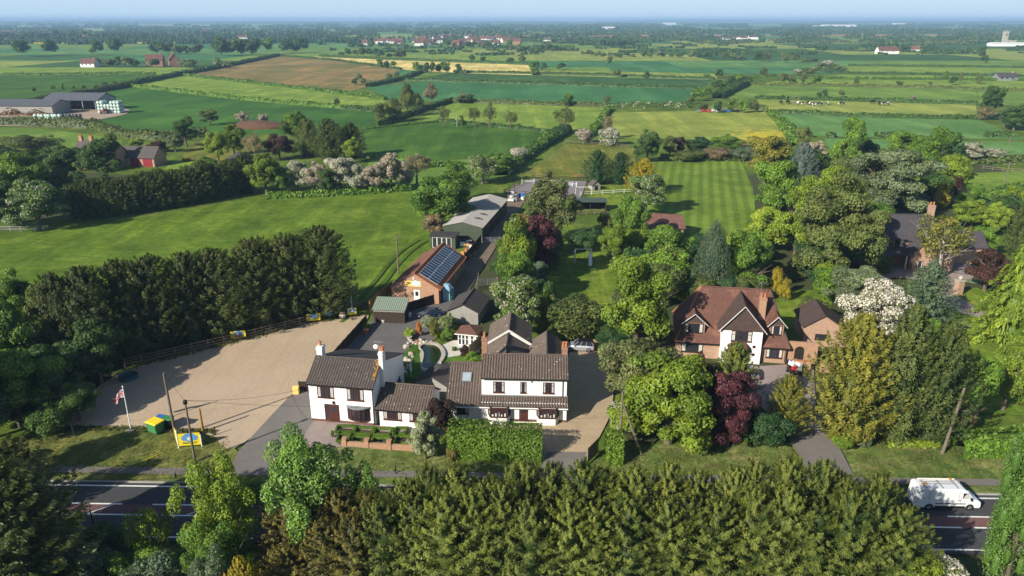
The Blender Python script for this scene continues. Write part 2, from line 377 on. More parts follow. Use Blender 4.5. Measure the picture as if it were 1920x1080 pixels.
M['g_stubble'] = grass('pale_cut_field', G(176, 178, 112), G(200, 198, 140), G(164, 176, 104), .01, (rad(-8), 18, .12, .3), .15)
M['g_brown'] = grass('thin_brown_crop', G(96, 112, 66), G(134, 120, 84), G(150, 126, 92), .006, (rad(75), 26, .08, .4), .2)
M['g_mid'] = grass('green_pasture', G(92, 132, 62), G(106, 144, 68), G(118, 148, 80), .01)
M['g_pale'] = grass('pale_pasture', G(120, 148, 74), G(134, 158, 84), G(144, 160, 94), .012)
M['g_blue'] = grass('bluish_pasture', G(84, 132, 80), G(94, 142, 84), G(110, 148, 92), .008)
M['g_butter'] = grass('buttercup_pasture', G(122, 148, 72), G(132, 156, 78), G(140, 160, 84), .012, None, .3)
M['g_paddock'] = grass('grazed_paddock', G(92, 112, 50), G(112, 126, 60), G(128, 132, 76), .03)
M['g_lawn'] = grass('garden_lawn', G(84, 118, 42), G(104, 136, 52), G(134, 144, 72), .05)
M['g_verge'] = grass('roadside_verge', seen(88, 112, 52), seen(112, 128, 66), seen(158, 148, 104), .06, None, .5, None, 1.5)
M['g_dry'] = grass('dry_verge', seen(86, 104, 46), seen(118, 122, 64), seen(150, 140, 94), .07, None, .5, None, 1.5)
M['g_stripe'] = grass('striped_lawn', G(88, 120, 46), G(98, 128, 54), None, .03, (rad(13.6), 2.7, .42, .28), .22, None, .24, .25)
M['f_brownfar'] = grass('ploughed_field', G(150, 118, 92), G(168, 136, 110), None, .006, None, .1)
M['f_yellow'] = grass('rape_field', G(180, 178, 40), G(200, 196, 50), None, .006, None, .1)
M['wire'] = plain('wire', (.03, .03, .03), .6)
# ------------------------------------------------------------------ ground
def pxs(*pts): return [P(*p) for p in pts]
gm = MB(); gm.face([(-16000, -200, 0), (16000, -200, 0), (16000, 14500, 0), (-16000, 14500, 0)])
tag(gm.build('ground', M['g_base']), kind='structure')
FIELDS = [
 ('g_mow', [(-200, 560), (-200, 450), (0, 428), (300, 405), (480, 372), (620, 364), (810, 352), (880, 360), (880, 420), (760, 520), (690, 575), (640, 590), (-200, 680)]),
 ('g_rich', [(675, 242), (820, 229), (1030, 250), (985, 292), (800, 302), (690, 296)]),
 ('g_mid', [(690, 296), (800, 303), (985, 293), (940, 335), (800, 352), (690, 350)]),
 ('g_light', [(782, 226), (850, 193), (1132, 201), (1108, 246), (1035, 249), (822, 228)]),
 ('g_teal', [(688, 163), (800, 152), (1315, 168), (1290, 200), (1140, 199), (850, 191), (720, 186)]),
 ('g_deep', [(755, 151), (850, 136), (1335, 150), (1315, 167), (800, 151)]),
 ('g_stubble', [(585, 106), (720, 112), (990, 122), (1003, 141), (850, 137), (740, 130)]),
 ('g_pale', [(1003, 141), (1000, 131), (1340, 138), (1345, 148), (1335, 150)]),
 ('g_brown', [(345, 141), (522, 105), (590, 107), (752, 131), (692, 162), (638, 176)]),
 ('g_light', [(238, 161), (312, 139), (345, 142), (640, 177), (724, 188), (702, 208)]),
 ('g_dark', [(100, 195), (238, 162), (702, 209), (702, 236), (560, 252), (250, 252), (160, 235)]),
 ('g_rich', [(-250, 190), (-250, 142), (292, 139), (225, 161), (60, 195)]),
 ('g_mid', [(-250, 250), (-250, 232), (0, 238), (120, 246), (230, 262), (230, 285), (-100, 285)]),
 ('g_butter', [(1148, 211), (1438, 206), (1478, 268), (1300, 262), (1100, 258)]),
 ('g_blue', [(1443, 212), (1650, 222), (1830, 222), (1925, 262), (1540, 256), (1490, 250)]),
 ('g_blue', [(1545, 260), (1930, 267), (1990, 300), (1800, 312), (1560, 290)]),
 ('g_pale', [(1418, 186), (1830, 197), (1832, 222), (1650, 221), (1432, 208)]),
 ('g_mid', [(1345, 184), (1400, 160), (1830, 168), (1835, 196), (1420, 185)]),
 ('g_mid', [(1832, 170), (2050, 176), (2050, 205), (1836, 196)]),
 ('g_light', [(1580, 140), (2060, 146), (2060, 166), (1830, 166), (1410, 158)]),
 ('g_light', [(1560, 124), (2060, 128), (2060, 145), (1600, 139)]),
 ('g_paddock', [(980, 330), (1062, 270), (1195, 276), (1190, 318), (1110, 333), (1000, 333)]),
 ('g_stripe', [(1216, 304), (1388, 302), (1412, 352), (1420, 430), (1390, 500), (1250, 490), (1210, 420), (1206, 350)]),
 ('g_lawn', [(1090, 345), (1190, 340), (1200, 390), (1080, 400)]),
 ('g_lawn', [(1000, 470), (1150, 455), (1170, 560), (1150, 640), (1030, 640), (1000, 560)]),
 ('g_light', [(1700, 330), (2000, 318), (2050, 420), (1830, 400)]),
 ('g_lawn', [(1740, 560), (1830, 540), (2050, 640), (2050, 790), (1760, 770), (1740, 700)]),
 ('g_lawn', [(1440, 545), (1560, 545), (1560, 640), (1440, 640)]),
 ('g_dry', [(-150, 900), (-150, 870), (20, 825), (100, 812), (250, 806), (410, 812), (448, 850), (436, 893), (250, 902), (100, 902)]),
 ('g_verge', [(480, 893), (640, 838), (800, 852), (1000, 870), (1030, 886), (1000, 893)]),
 ('g_verge', [(1095, 893), (1130, 842), (1200, 836), (1450, 832), (1475, 826), (1510, 890), (1480, 896)]),
 ('g_verge', [(1600, 892), (1575, 835), (1620, 822), (1760, 815), (2050, 825), (2050, 898), (1700, 896)]),
]
for i, (m, pts) in enumerate(FIELDS):
    far = min(p[1] for p in pts) < 260
    sheet('field' if i < 22 else 'lawn', pxs(*pts), (.012 if not far else .03) + .004 * i, M[m])
# buttercups: a yellow drift of its own shape in the pasture
bt = MB(); rng = random.Random(3)
for k in range(260):
    u = rng.gauss(0, 1); a = P(1430 + u * 26, 256 + rng.gauss(0, 5)); w = .6 + rng.random() * 1.8
    bt.face([(a.x - w, a.y - .8, .06 + k * 2e-4), (a.x + w, a.y - .6, .06 + k * 2e-4), (a.x + w * .8, a.y + .9, .06 + k * 2e-4), (a.x - w * .9, a.y + .7, .06 + k * 2e-4)])
tag(bt.build('buttercup_drift', plain('buttercups', (.52, .42, .03), .9)), kind='stuff')
# daisies and clover scattered on the verge
ds = MB()
for k in range(420):
    q = rng.random(); a = P(rng.uniform(1110, 1480), rng.uniform(845, 890)) if q < .4 else P(rng.uniform(1610, 1900), rng.uniform(830, 892)); w = .04 + rng.random() * .05
    ds.face([(a.x - w, a.y - w, .05), (a.x + w, a.y - w, .05), (a.x + w, a.y + w, .05), (a.x - w, a.y + w, .05)])
tag(ds.build('daisies', M['white']), kind='stuff')
# far fields: a patchwork of strips out to the horizon
rng = random.Random(11)
rows = [640, 735, 860, 1020, 1230, 1500, 1900, 2450, 3200, 4300, 6000, 9000]
mats = ['g_mid', 'g_deep', 'g_teal', 'g_light', 'g_pale', 'g_blue', 'g_rich', 'g_mid', 'g_deep', 'g_deep', 'g_teal', 'g_pale']
far_edges = []
def rowcuts(D):
    x = -D * .85 - rng.random() * 80; xs = [x]
    while x < D * .9: x += rng.uniform(.16, .42) * D * .8; xs.append(x)
    return xs
prevm = None
for a, b in zip(rows[:-1], rows[1:]):
    xs = rowcuts(b); sk = rng.uniform(-.12, .12)
    yj = [rng.uniform(-.04, .04) * a for _ in xs]
    for i in range(len(xs) - 1):
        m = rng.choice([q for q in mats if q != prevm]); prevm = m
        if a > 1200 and rng.random() < .06 and xs[i] > -200: m = 'f_brownfar'
        q = [(xs[i] + sk * (a - b), a), (xs[i + 1] + sk * (a - b), a), (xs[i + 1], b), (xs[i], b)]
        if a == 640: q = [(p[0], p[1] if p[1] > 700 else p[1] + 12 * math.sin(p[0] * .01)) for p in q]
        # the hand-placed fields own their part of the first rows
        cx = sum(p[0] for p in q) / 4
        sheet('field', q, .015 + .0 * a, M[m]); far_edges.append((q[0], q[1])); far_edges.append((q[1], q[2]))
sheet('field', [P(60, 78), P(330, 78.5), P(330, 81), P(60, 81.5)], .2, M['f_yellow'])
sheet('field', [P(860, 66), P(1920, 64), P(1920, 66), P(860, 68.5)], .2, M['f_brownfar'])
# low hills closing the vale
hm = MB()
for (D, hh, sd) in ((8300, 34, 1), (10500, 48, 2), (13000, 60, 3)):
    r2 = random.Random(sd); n = 90; ph = [r2.uniform(0, 6) for _ in range(6)]
    prev = None
    for i in range(n + 1):
        x = -D * .95 + 1.9 * D * i / n; z = hh * (.62 + sum(math.sin(i * (.09 + .11 * k) + ph[k]) / (k + 2) for k in range(6)) * .32)
        c = (x, D, -1), (x, D + 700, max(5, z)), (x, D + 1400, -1)
        if prev: hm.face([prev[0], c[0], c[1], prev[1]]); hm.face([prev[1], c[1], c[2], prev[2]])
        prev = c
tag(hm.build('hills', plain('far_hill_cover', G(70, 105, 70), .95, 0, .3, .004)), kind='structure')
# ------------------------------------------------------------------ road and made ground
def yl(x, y0): return y0 - .0245 * (x + 42)               # the road runs a hair off the picture's x axis
def strip(name, y_a, y_b, z, m, x0=-120, x1=120, n=24):
    b = MB()
    for i in range(n):
        a, c = x0 + (x1 - x0) * i / n, x0 + (x1 - x0) * (i + 1) / n
        b.face([(a, yl(a, y_a), z), (c, yl(c, y_a), z), (c, yl(c, y_b), z), (a, yl(a, y_b), z)])
    return tag(b.build(name, m), kind='structure')
strip('road', 53.0, 61.35, .16, M['asphalt'])
strip('road_verge', 61.5, 66.0, .006, M['g_verge'])
kb = MB()
for i in range(40):
    a, c = -120 + 6 * i, -114 + 6 * i - .01
    if -27.5 < a < -20 or 5 < a + 3 < 12 or 34 < a + 3 < 40: continue
    kb.add([(a, yl(a, 61.38), 0), (c, yl(c, 61.38), 0), (c, yl(c, 61.52), 0), (a, yl(a, 61.52), 0), (a, yl(a, 61.38), .28), (c, yl(c, 61.38), .28), (c, yl(c, 61.52), .28), (a, yl(a, 61.52), .28)], [(4, 5, 6, 7), (0, 1, 5, 4), (2, 3, 7, 6), (0, 4, 7, 3), (1, 2, 6, 5)])
tag(kb.build('kerb', M['kerb']), kind='structure')
strip('footpath', 62.9, 64.0, .16, M['footpath'])
def marks(name, spans, ya, yb, z=.166, m='line'):
    b = MB()
    for a, c in spans:
        k = max(1, int((c - a) / 5))
        for i in range(k):
            p, q = a + (c - a) * i / k, a + (c - a) * (i + 1) / k
            b.face([(p, yl(p, ya), z), (q, yl(q, ya), z), (q, yl(q, yb), z), (p, yl(p, yb), z)])
    return tag(b.build(name, M[m]), kind='structure')
marks('red_hatching', [(-110, 110)], 56.5, 58.0, .164, 'redlane')
marks('edge_line', [(-110, -29.5), (-28.3, -21), (12, 35), (40, 110)], 60.75, 60.95)
marks('near_edge_line', [(-110, 110)], 53.45, 53.62)
dash = [(-105 + 9 * k, -105 + 9 * k + 6.2) for k in range(24)]
marks('centre_line_far', dash, 57.95, 58.13, .168); marks('centre_line_near', [(a + 1.5, b + 3.2) for a, b in dash], 56.4, 56.58, .168)
hb = MB()
for k in range(24):
    x = -108 + 9 * k + 7.6
    hb.face([(x - .9, yl(x, 56.6), .1685), (x - .7, yl(x, 56.6), .1685), (x + .9, yl(x, 57.94), .1685), (x + .7, yl(x, 57.94), .1685)])
tag(hb.build('hatch_bars', M['line']), kind='structure')
S = lambda *p: smooth_poly(pxs(*p), 2)
_sheet = sheet
def sheet(name, pts, z, *a, **k): return _sheet(name, pts, z + (.14 if name != 'woodland_floor' else .0), *a, **k)
sheet('car_park', S((105, 806), (130, 765), (200, 715), (260, 685), (440, 640), (580, 603), (690, 588), (692, 600), (600, 700), (560, 742), (520, 780), (440, 850), (410, 835), (405, 815), (250, 809)), .02, M['gravel'])
sheet('driveway', pxs((424, 893), (448, 848), (505, 785), (546, 742), (585, 725), (590, 790), (560, 830), (520, 893)), .026, M['tarmac'])
sheet('yard', pxs((575, 730), (690, 610), (720, 575), (800, 545), (880, 548), (850, 610), (800, 650), (760, 690), (745, 725), (735, 740)), .018, M['tarmac_dark'])
sheet('lane', pxs((790, 585), (850, 570), (880, 545), (945, 440), (985, 375), (1010, 345), (965, 345), (935, 385), (880, 455), (830, 530), (770, 565)), .016, M['mud'])
sheet('gravel_drive', S((1030, 868), (900, 858), (836, 850), (838, 800), (1040, 800), (1066, 770), (1062, 640), (1150, 637), (1180, 650), (1150, 700), (1150, 770), (1120, 830), (1096, 868)), .022, M['gravel2'])
sheet('driveway', pxs((1010, 893), (1025, 850), (1100, 850), (1085, 893)), .03, M['tarmac'])
sheet('driveway', pxs((1520, 893), (1462, 800), (1470, 775), (1540, 775), (1600, 893)), .03, M['tarmac'])
sheet('forecourt', pxs((1400, 770), (1395, 690), (1480, 685), (1525, 690), (1530, 770), (1465, 790)), .016, M['block'])
sheet('driveway', S((1600, 500), (1740, 490), (1850, 500), (1830, 520), (1780, 545), (1830, 580), (1860, 600), (1800, 590), (1745, 560), (1720, 520), (1600, 525)), .022, M['block'])
sheet('arena', pxs((945, 362), (1000, 336), (1103, 341), (1090, 374)), .02, M['arena'])
sheet('farmyard', S((-60, 235), (-60, 205), (150, 200), (230, 200), (252, 212), (180, 226), (120, 240)), .05, speckle('farmyard_earth', (.34, .26, .19), (.42, .33, .25), (.30, .22, .16), 2, .1))
sheet('patio', pxs((815, 655), (850, 640), (895, 640), (900, 662), (840, 672)), .03, M['paving'])
sheet('front_path', pxs((560, 838), (585, 790), (590, 790), (780, 806), (780, 842), (640, 840), (600, 846)), .024, M['block'])
sheet('garden_bed', pxs((636, 818), (640, 805), (775, 816), (775, 842), (640, 838), (632, 832)), .026, M['soil'])
sheet('pond_lawn', pxs((745, 680), (780, 640), (860, 650), (900, 670), (850, 712), (760, 712)), .026, M['g_rich'])
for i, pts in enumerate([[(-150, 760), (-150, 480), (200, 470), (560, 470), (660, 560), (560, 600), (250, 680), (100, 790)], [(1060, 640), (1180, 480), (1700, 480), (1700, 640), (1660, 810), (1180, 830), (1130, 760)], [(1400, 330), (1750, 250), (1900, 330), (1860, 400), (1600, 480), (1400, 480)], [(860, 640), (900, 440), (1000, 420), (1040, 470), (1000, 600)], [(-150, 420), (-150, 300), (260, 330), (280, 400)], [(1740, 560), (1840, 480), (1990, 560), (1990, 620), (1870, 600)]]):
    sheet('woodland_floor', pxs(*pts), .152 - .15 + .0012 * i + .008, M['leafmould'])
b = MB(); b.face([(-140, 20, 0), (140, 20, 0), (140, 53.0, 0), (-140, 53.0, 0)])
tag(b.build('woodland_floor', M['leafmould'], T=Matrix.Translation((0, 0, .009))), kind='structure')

# wheel tracks worn through the long meadow grass
tk = grass('worn_track_grass', G(66, 98, 38), G(78, 110, 44), None, .05)
for off, pts in ((0, [(640, 606), (668, 584), (700, 556), (726, 524), (748, 494), (772, 470), (800, 452)]), (1.8, [(640, 606), (668, 584), (700, 556), (726, 524), (748, 494), (772, 470), (800, 452)])):
    q = smooth_poly(pxs(*pts), 2, False); b = MB(); w = .38 if off or pts[0][0] == 640 else .3
    for a, c in zip(q[:-1], q[1:]):
        d = (c - a).normalized(); n = Vector((-d.y, d.x, 0)); b.face([a + n * (off - w), c + n * (off - w), c + n * (off + w), a + n * (off + w)])
    o = b.build('wheel_track', tk); o.location.z = .165 + off * .002 + (.004 if pts[0][0] == 420 else 0); tag(o, kind='structure')
# ------------------------------------------------------------------ buildings
GZ = .14                                                  # level of the made ground
def win(parent, x, z, w, h, T=None, y=0.0, cols=2, trans=.7, m='frame', leaded=False, curtains=True, name='window', sill='frame'):
    """window on a wall facing local -y: frame > pane, curtain, sill"""
    T = T if T is not None else Matrix.Identity(4)
    T = T @ Matrix.Translation((x, y, z)); b = MB(); t = .07
    for (x0, x1, z0, z1) in ((-t, w + t, -t, 0), (-t, w + t, h, h + t), (-t, 0, 0, h), (w, w + t, 0, h)): b.box(x0, x1, -.05, .03, z0, z1)
    for i in range(1, cols): b.box(w * i / cols - .035, w * i / cols + .035, -.045, .02, 0, h)
    if trans:
        for i in range(cols):
            if i % 2 == 0 or cols < 3: b.box(w * i / cols + .035, w * (i + 1) / cols - .035, -.042, .02, h * trans - .03, h * trans + .03)
    if leaded:
        for i in range(1, cols * 3):
            if i % 3: b.box(w * i / (cols * 3) - .008, w * i / (cols * 3) + .008, -.02, .0, 0, h)
        for i in range(1, 5): b.box(0, w, -.022, -.002, h * i / 5 - .008, h * i / 5 + .008)
    fr = b.build(name, M[m], parent, T=T)
    p = MB(); p.box(0, w, -.012, .02, 0, h); p.build('pane', M['glass'], fr, T=T)
    if curtains:
        for s in (0, 1):
            c = MB(); cw = w * .17; x0 = s * (w - cw)
            for k in range(3): c.box(x0 + cw * k / 3, x0 + cw * (k + .8) / 3, -.017 - .002 * (k % 2), -.0125, h * .04, h * .97)
            c.build('curtain', M['curtain'], fr, T=T)
    if sill:
        s = MB(); s.box(-.12, w + .12, -.12, 0, -t - .06, -t); s.build('sill', M[sill], fr, T=T)
    return fr
def door(parent, x, z, w, h, T=None, y=0.0, m='frame', lights=True, name='door'):
    T = (T if T is not None else Matrix.Identity(4)) @ Matrix.Translation((x, y, z)); b = MB()
    b.box(-.06, w + .06, -.04, .02, 0, h + .06); b.box(.04, w - .04, -.06, -.04, .05, h * .42); b.box(.04, w - .04, -.06, -.04, h * .46, h - .05)
    d = b.build(name, M[m], parent, T=T)
    if lights:
        g = MB(); g.box(w * .2, w * .8, -.068, -.06, h * .55, h * .9); g.build('pane', M['glass'], d, T=T)
    k = MB(); k.lathe([(0, 0), (.03, .01), (.03, .05), (0, .06)], (w * .12, -.12, h * .45), 8, axis='y'); k.build('handle', M['grey'], d, T=T)
    return d
def chimney(parent, x, y, z0, z1, w=.6, d=.6, m='brick', pots=1, pot='terracotta', cap=True):
    b = MB(); b.box(x - w / 2, x + w / 2, y - d / 2, y + d / 2, z0, z1)
    if cap: b.box(x - w / 2 - .06, x + w / 2 + .06, y - d / 2 - .06, y + d / 2 + .06, z1 - .25, z1 - .12); b.box(x - w / 2 - .03, x + w / 2 + .03, y - d / 2 - .03, y + d / 2 + .03, z1, z1 + .06)
    c = b.build('chimney', M[m], parent)
    for i in range(pots):
        p = MB(); px = x + (i - (pots - 1) / 2) * w * .5
        p.lathe([(.16, 0), (.15, .45), (.18, .5), (.18, .58), (.12, .58), (.11, .3)], (px, y, z1 + .05), 12); p.build('chimney_pot', M[pot], c)
    l = MB(); l.box(x - w / 2 - .02, x + w / 2 + .02, y - d / 2 - .02, y + d / 2 + .02, z0 + .02, z0 + .35) if False else l.box(x - w / 2 - .12, x + w / 2 + .12, y - d / 2 - .14, y - d / 2 - .015, z0 + .3, z0 + .55)
    return c
def aerial(parent, x, y, z, h=1.6):
    b = MB(); b.tube([(x, y, z), (x, y, z + h)], .025, 6); b.tube([(x - .5, y, z + h - .1), (x + .5, y, z + h - .1)], .015, 5)
    for k in range(6): b.tube([(x - .45 + .18 * k, y - .22, z + h - .1), (x - .45 + .18 * k, y + .22, z + h - .1)], .012, 4)
    return b.build('aerial', M['grey'], parent)
def ridge_line(parent, a, b_, m, r=.11, name='ridge'):
    b = MB(); a, b_ = Vector(a), Vector(b_); n = max(2, int((b_ - a).length / .45)); pts = []; R = []
    for i in range(n + 1): pts.append(a.lerp(b_, i / n)); R.append(r * (1 if i % 2 else .86))
    b.tube(pts, R, 6); return b.build(name, M[m], parent)
def gutter(parent, x0, x1, y, z, m='gutter', pipe=None):
    b = MB(); b.box(x0, x1, y - .11, y, z - .1, z)
    if pipe is not None: b.tube([(pipe, y + .03, z - .05), (pipe, y + .2, z - .3), (pipe, y + .2, GZ)], .045, 6)
    return b.build('gutter', M[m], parent)
def gable_poly(y0, y1, yr, ze0, zr, ze1=None): return [(y0, -.3), (y1, -.3), (y1, ze1 if ze1 is not None else ze0), (yr, zr), (y0, ze0)]

# --- white cottage beside the car park
p0 = P(585, 790)
A = thing('white_cottage', 'white two-storey cottage with dark tiled roof beside the gravel car park', 'house', (p0.x, p0.y, GZ), rad(-9.3))
W, EF, RZ, RD, ER, DP = 7.4, 4.75, 6.4, 2.9, 3.85, 10.6
b = MB(); b.prism(gable_poly(0, DP, RD, EF, RZ, ER), 'x', 0, W); b.build('wall', M['white_wall'], A)
b = MB(); b.box(-.02, W + .02, -.03, .2, 0, .28); b.build('plinth', M['plinth'], A)
b = MB(); b.roof((-.18, -.28, EF - .10), (W + .12, -.28, EF - .10), (W + .12, RD, RZ + .12), (-.18, RD, RZ + .12), .3, .045, .1); rf = b.build('roof', M['tile_dark'], A)
b = MB(); b.roof((W + .12, DP + .2, ER + .03), (-.18, DP + .2, ER + .03), (-.18, RD + .02, RZ + .1), (W + .12, RD + .02, RZ + .1), .3, 0, .1); b.build('rear_roof', M['felt'], A)['label'] = 'smooth dark felted rear roof'
lb = MB(); rr = random.Random(4)
for k in range(70):
    x = W - .02 - abs(rr.gauss(0, .22)); y = rr.uniform(.6, RD); z = EF - .05 + (RZ - EF + .15) * (y + .28) / (RD + .28) + .05; s = rr.uniform(.03, .1); lb.box(x - s, x + s, y - s, y + s, z - .03, z + .025)
lb.build('lichen', plain('orange_lichen', (.42, .22, .05), .95), rf)
ridge_line(rf, (-.18, RD, RZ + .14), (W + .12, RD, RZ + .14), 'tile_dark')
gutter(A, -.15, W + .1, -.28, EF - .12, pipe=W - .12)
c = chimney(A, .25, RD + .5, 5.7, 7.55, .62, .9, 'white_wall', 1)
c = chimney(A, W + .18, RD - .1, GZ, 7.7, .45, .95, 'white_wall', 2, 'terracotta'); c['label'] = 'tall white chimney stack on the gable wall'
win(A, 1.05, 3.05, 1.75, 1.2, cols=3, leaded=True, trans=0); win(A, 4.45, 3.0, 1.75, 1.25, cols=3, leaded=True, trans=0)
dr = door(A, 2.3, .1, .95, 2.05); win(A, 1.72, .15, .45, 2.0, cols=1, trans=0, leaded=True, curtains=False, name='side_light', sill=None)
# curved bow window under a lead hood
b = MB(); n = 5; x0, x1 = 4.3, 6.85; arc = [(x0 + (x1 - x0) * i / n, -.55 * math.sin(math.pi * i / n) ** .8 if 0 < i < n else 0) for i in range(n + 1)]
for i in range(n):
    a, e = Vector((*arc[i], 0)), Vector((*arc[i + 1], 0)); ang = math.atan2(e.y - a.y, e.x - a.x); L = (e - a).length
    TT = Matrix.Translation((a.x, a.y, .75)) @ Matrix.Rotation(ang, 4, 'Z')
    for q in ((0, L, -.04, .04, -.12, 0), (0, L, -.04, .04, 1.3, 1.4), (0, .07, -.04, .04, 0, 1.3), (L - .07, L, -.04, .04, 0, 1.3), (0, L, -.03, .03, .85, .89)): b.box(*q, T=TT)
bw = b.build('bow_window', M['frame'], A)
b = MB()
for i in range(n): b.face([(*arc[i], .75), (*arc[i + 1], .75), (*arc[i + 1], 2.05), (*arc[i], 2.05)])
b.build('pane', M['glass'], bw)
b = MB(); b.prism([(x0 - .15, .02), (x1 + .15, .02)] + [(q[0], q[1] - .18) for q in reversed(arc)], 'z', 2.15, 2.28); b.build('hood', M['lead'], bw)
b = MB(); b.cbox((2.75, -.1, 2.5), (.14, .2, .3)); b.build('wall_lamp', M['black'], A)
aerial(A, W - .6, RD + 1.2, 5.7, 2.6)
b = MB(); b.lathe([(0, 0), (.2, .04), (.3, .12), (.28, .13), (0, .06)], (W - .9, RD + 1.0, 7.6), 14, axis='y'); b.build('satellite_dish', M['white'], A)
# single-storey wing
b = MB(); b.prism(gable_poly(.25, 5.2, 2.8, 2.2, 3.75, 2.2), 'x', W + .42, W + 5.9); b.build('wing_wall', M['white_wall'], A)
b = MB(); b.roof((W + .02, -.1, 2.1), (W + 6.05, -.1, 2.1), (W + 6.05, 2.8, 3.85), (W + .02, 2.8, 3.85), .3, .045, .1); b.roof((W + 6.05, 5.4, 2.2), (W + .02, 5.4, 2.2), (W + .02, 2.82, 3.83), (W + 6.05, 2.82, 3.83), .3, .045, .1); rf = b.build('wing_roof', M['tile_dark2'], A)
ridge_line(rf, (W + .02, 2.8, 3.9), (W + 6.05, 2.8, 3.9), 'tile_dark2')
gutter(A, W + .05, W + 6, -.1, 2.1, pipe=W + .15)
win(A, W + .95, .85, 1.9, 1.2, y=.25, cols=4, leaded=True, trans=0); win(A, W + 3.9, .85, 1.7, 1.2, y=.25, cols=3, leaded=True, trans=0)

# --- dark sheeted shed in the yard behind it
p0 = P(752, 752)
sh = thing('dark_shed', 'low shed with dark ribbed sheet roof squeezed between the two white houses', 'shed', (p0.x + 1.6, p0.y + 1.6, GZ), rad(-20)); sh.scale = (.82, .8, .86)
b = MB(); b.prism([(0, 0), (5.0, 0), (5.0, 1.9), (2.5, 3.0), (0, 1.9)], 'y', 0, 5.0); b.build('wall', M['timber_grey'], sh)
b = MB(); b.roof((-.2, -.2, 1.85), (-.2, 5.2, 1.85), (2.5, 5.2, 3.08), (2.5, -.2, 3.08), .55, .05, .05); b.roof((5.2, 5.2, 1.85), (5.2, -.2, 1.85), (2.52, -.2, 3.08), (2.52, 5.2, 3.08), .55, .05, .05); b.build('roof', M['corr_dark'], sh)

# --- white house with two bay windows
B = thing('white_house', 'long white house with brown pantile roof, skylight and two bay windows', 'house', (-3.4, 73.1, GZ), rad(-2.5))
W = 9.4
b = MB(); b.prism([(.0, -.3), (6.4, -.3), (6.4, 4.95), (3.65, 6.35), (.9, 4.95), (.9, 2.3), (.0, 2.3)], 'x', 0, W); b.build('wall', M['white_wall'], B)
b = MB(); b.box(-.02, W + .02, -.03, .3, 0, .3); b.build('plinth', M['plinth'], B)
b = MB(); b.roof((-.05, .62, 4.93), (W + .12, .62, 4.93), (W + .12, 3.65, 6.47), (-.05, 3.65, 6.47), .3, .045, .1); b.roof((W + .12, 6.6, 4.95), (-.05, 6.6, 4.95), (-.05, 3.68, 6.45), (W + .12, 3.68, 6.45), .3, .045, .1); rf = b.build('roof', M['tile_dark2'], B)
ridge_line(rf, (-.05, 3.66, 6.5), (W + .12, 3.66, 6.5), 'tile_dark2')
b = MB(); b.roof((-.05, -.42, 2.08), (W + .12, -.42, 2.08), (W + .12, .9, 2.72), (-.05, .9, 2.72), .3, .045, .1); b.build('lean_to_roof', M['tile_dark2'], B)
b = MB(); b.box(-.05, W + .12, .80, .9, 2.70, 2.80); b.build('flashing', M['lead'], B)
b = MB(); b.box(-3.8, W + .14, -.46, -.40, 1.80, 1.94); b.build('fascia', M['white'], B)
gutter(B, 0, W + .1, .62, 4.92, pipe=W - .45)
for x in (1.35, 4.35, 6.85):
    win(B, x, 3.15, (1.1 if x != 4.35 else .52), 1.2, y=.9, cols=2 if x != 4.35 else 1, trans=.72, sill='frame')
b = MB(); b.box(5.45, 5.62, .84, .9, 4.35, 4.6); b.build('vent', M['grey'], B)
door(B, 4.25, .1, .85, 1.95)
for x in (.8, 6.15):
    bay = [(x, 0), (x + .28, -.75), (x + 2.05, -.75), (x + 2.4, 0)]
    b = MB(); b.prism(bay, 'z', .0, .82); by = b.build('bay', M['white_wall'], B)
    b = MB()
    for i in range(3):
        a, e = Vector((*bay[i], 0)), Vector((*bay[i + 1], 0)); ang = math.atan2(e.y - a.y, e.x - a.x); L = (e - a).length; nn = 4 if i == 1 else 1
        TT = Matrix.Translation((a.x, a.y, .82)) @ Matrix.Rotation(ang, 4, 'Z')
        b.box(0, L, -.05, .05, 0, .09, T=TT); b.box(0, L, -.05, .05, 1.1, 1.24, T=TT); b.box(0, L, -.03, .03, .8, .85, T=TT)
        for k in range(nn + 1): b.box(L * k / nn - .045, L * k / nn + .045, -.05, .05, 0, 1.2, T=TT)
    b.build('bay_window', M['frame'], by)
    b = MB()
    for i in range(3): b.face([(*bay[i], .9), (*bay[i + 1], .9), (*bay[i + 1], 1.95), (*bay[i], 1.95)])
    b.build('pane', M['glass'], by)
    b = MB()
    for k in range(5): b.box(x + .42 + .34 * k, x + .60 + .34 * k, -.775, -.755, 1.0, 1.0 + .25 + .12 * (k % 3))
    b.build('ornament', M['offwhite'], by)
for (x, z0, z1) in ((.15, 5.6, 8.35), (W - .25, 5.6, 7.35)): chimney(B, x, 3.9, z0, z1, .62, .62, 'brick_red', 1 if x < 1 else 2)
# catslide wing with skylight
b = MB(); b.prism(gable_poly(.25, 9.0, 4.7, 2.0, 4.6, 2.0), 'x', -3.7, .02); b.build('wing_wall', M['white_wall'], B)
b = MB(); b.roof((-3.95, -.42, 2.06), (-.08, -.42, 2.06), (-.08, 4.7, 4.82), (-3.95, 4.7, 4.82), .3, .045, .1); b.roof((-.08, 9.3, 2.1), (-3.95, 9.3, 2.1), (-3.95, 4.72, 4.8), (-.08, 4.72, 4.8), .3, .045, .1); rf = b.build('wing_roof', M['tile_dark2'], B)
ridge_line(rf, (-3.95, 4.7, 4.87), (-.08, 4.7, 4.87), 'tile_dark2')
sl = math.atan2(2.76, 5.12); TT = Matrix.Translation((-2.35, 2.3, 2.06 + (2.3 + .42) * 2.76 / 5.12 + .06)) @ Matrix.Rotation(sl, 4, 'X')
b = MB(); b.box(0, 1.05, 0, 1.25, 0, .12, T=TT); s = b.build('skylight', M['lead'], B); b = MB(); b.box(.09, .96, .1, 1.16, .1, .14, T=TT); b.build('pane', M['skyglass'], s)
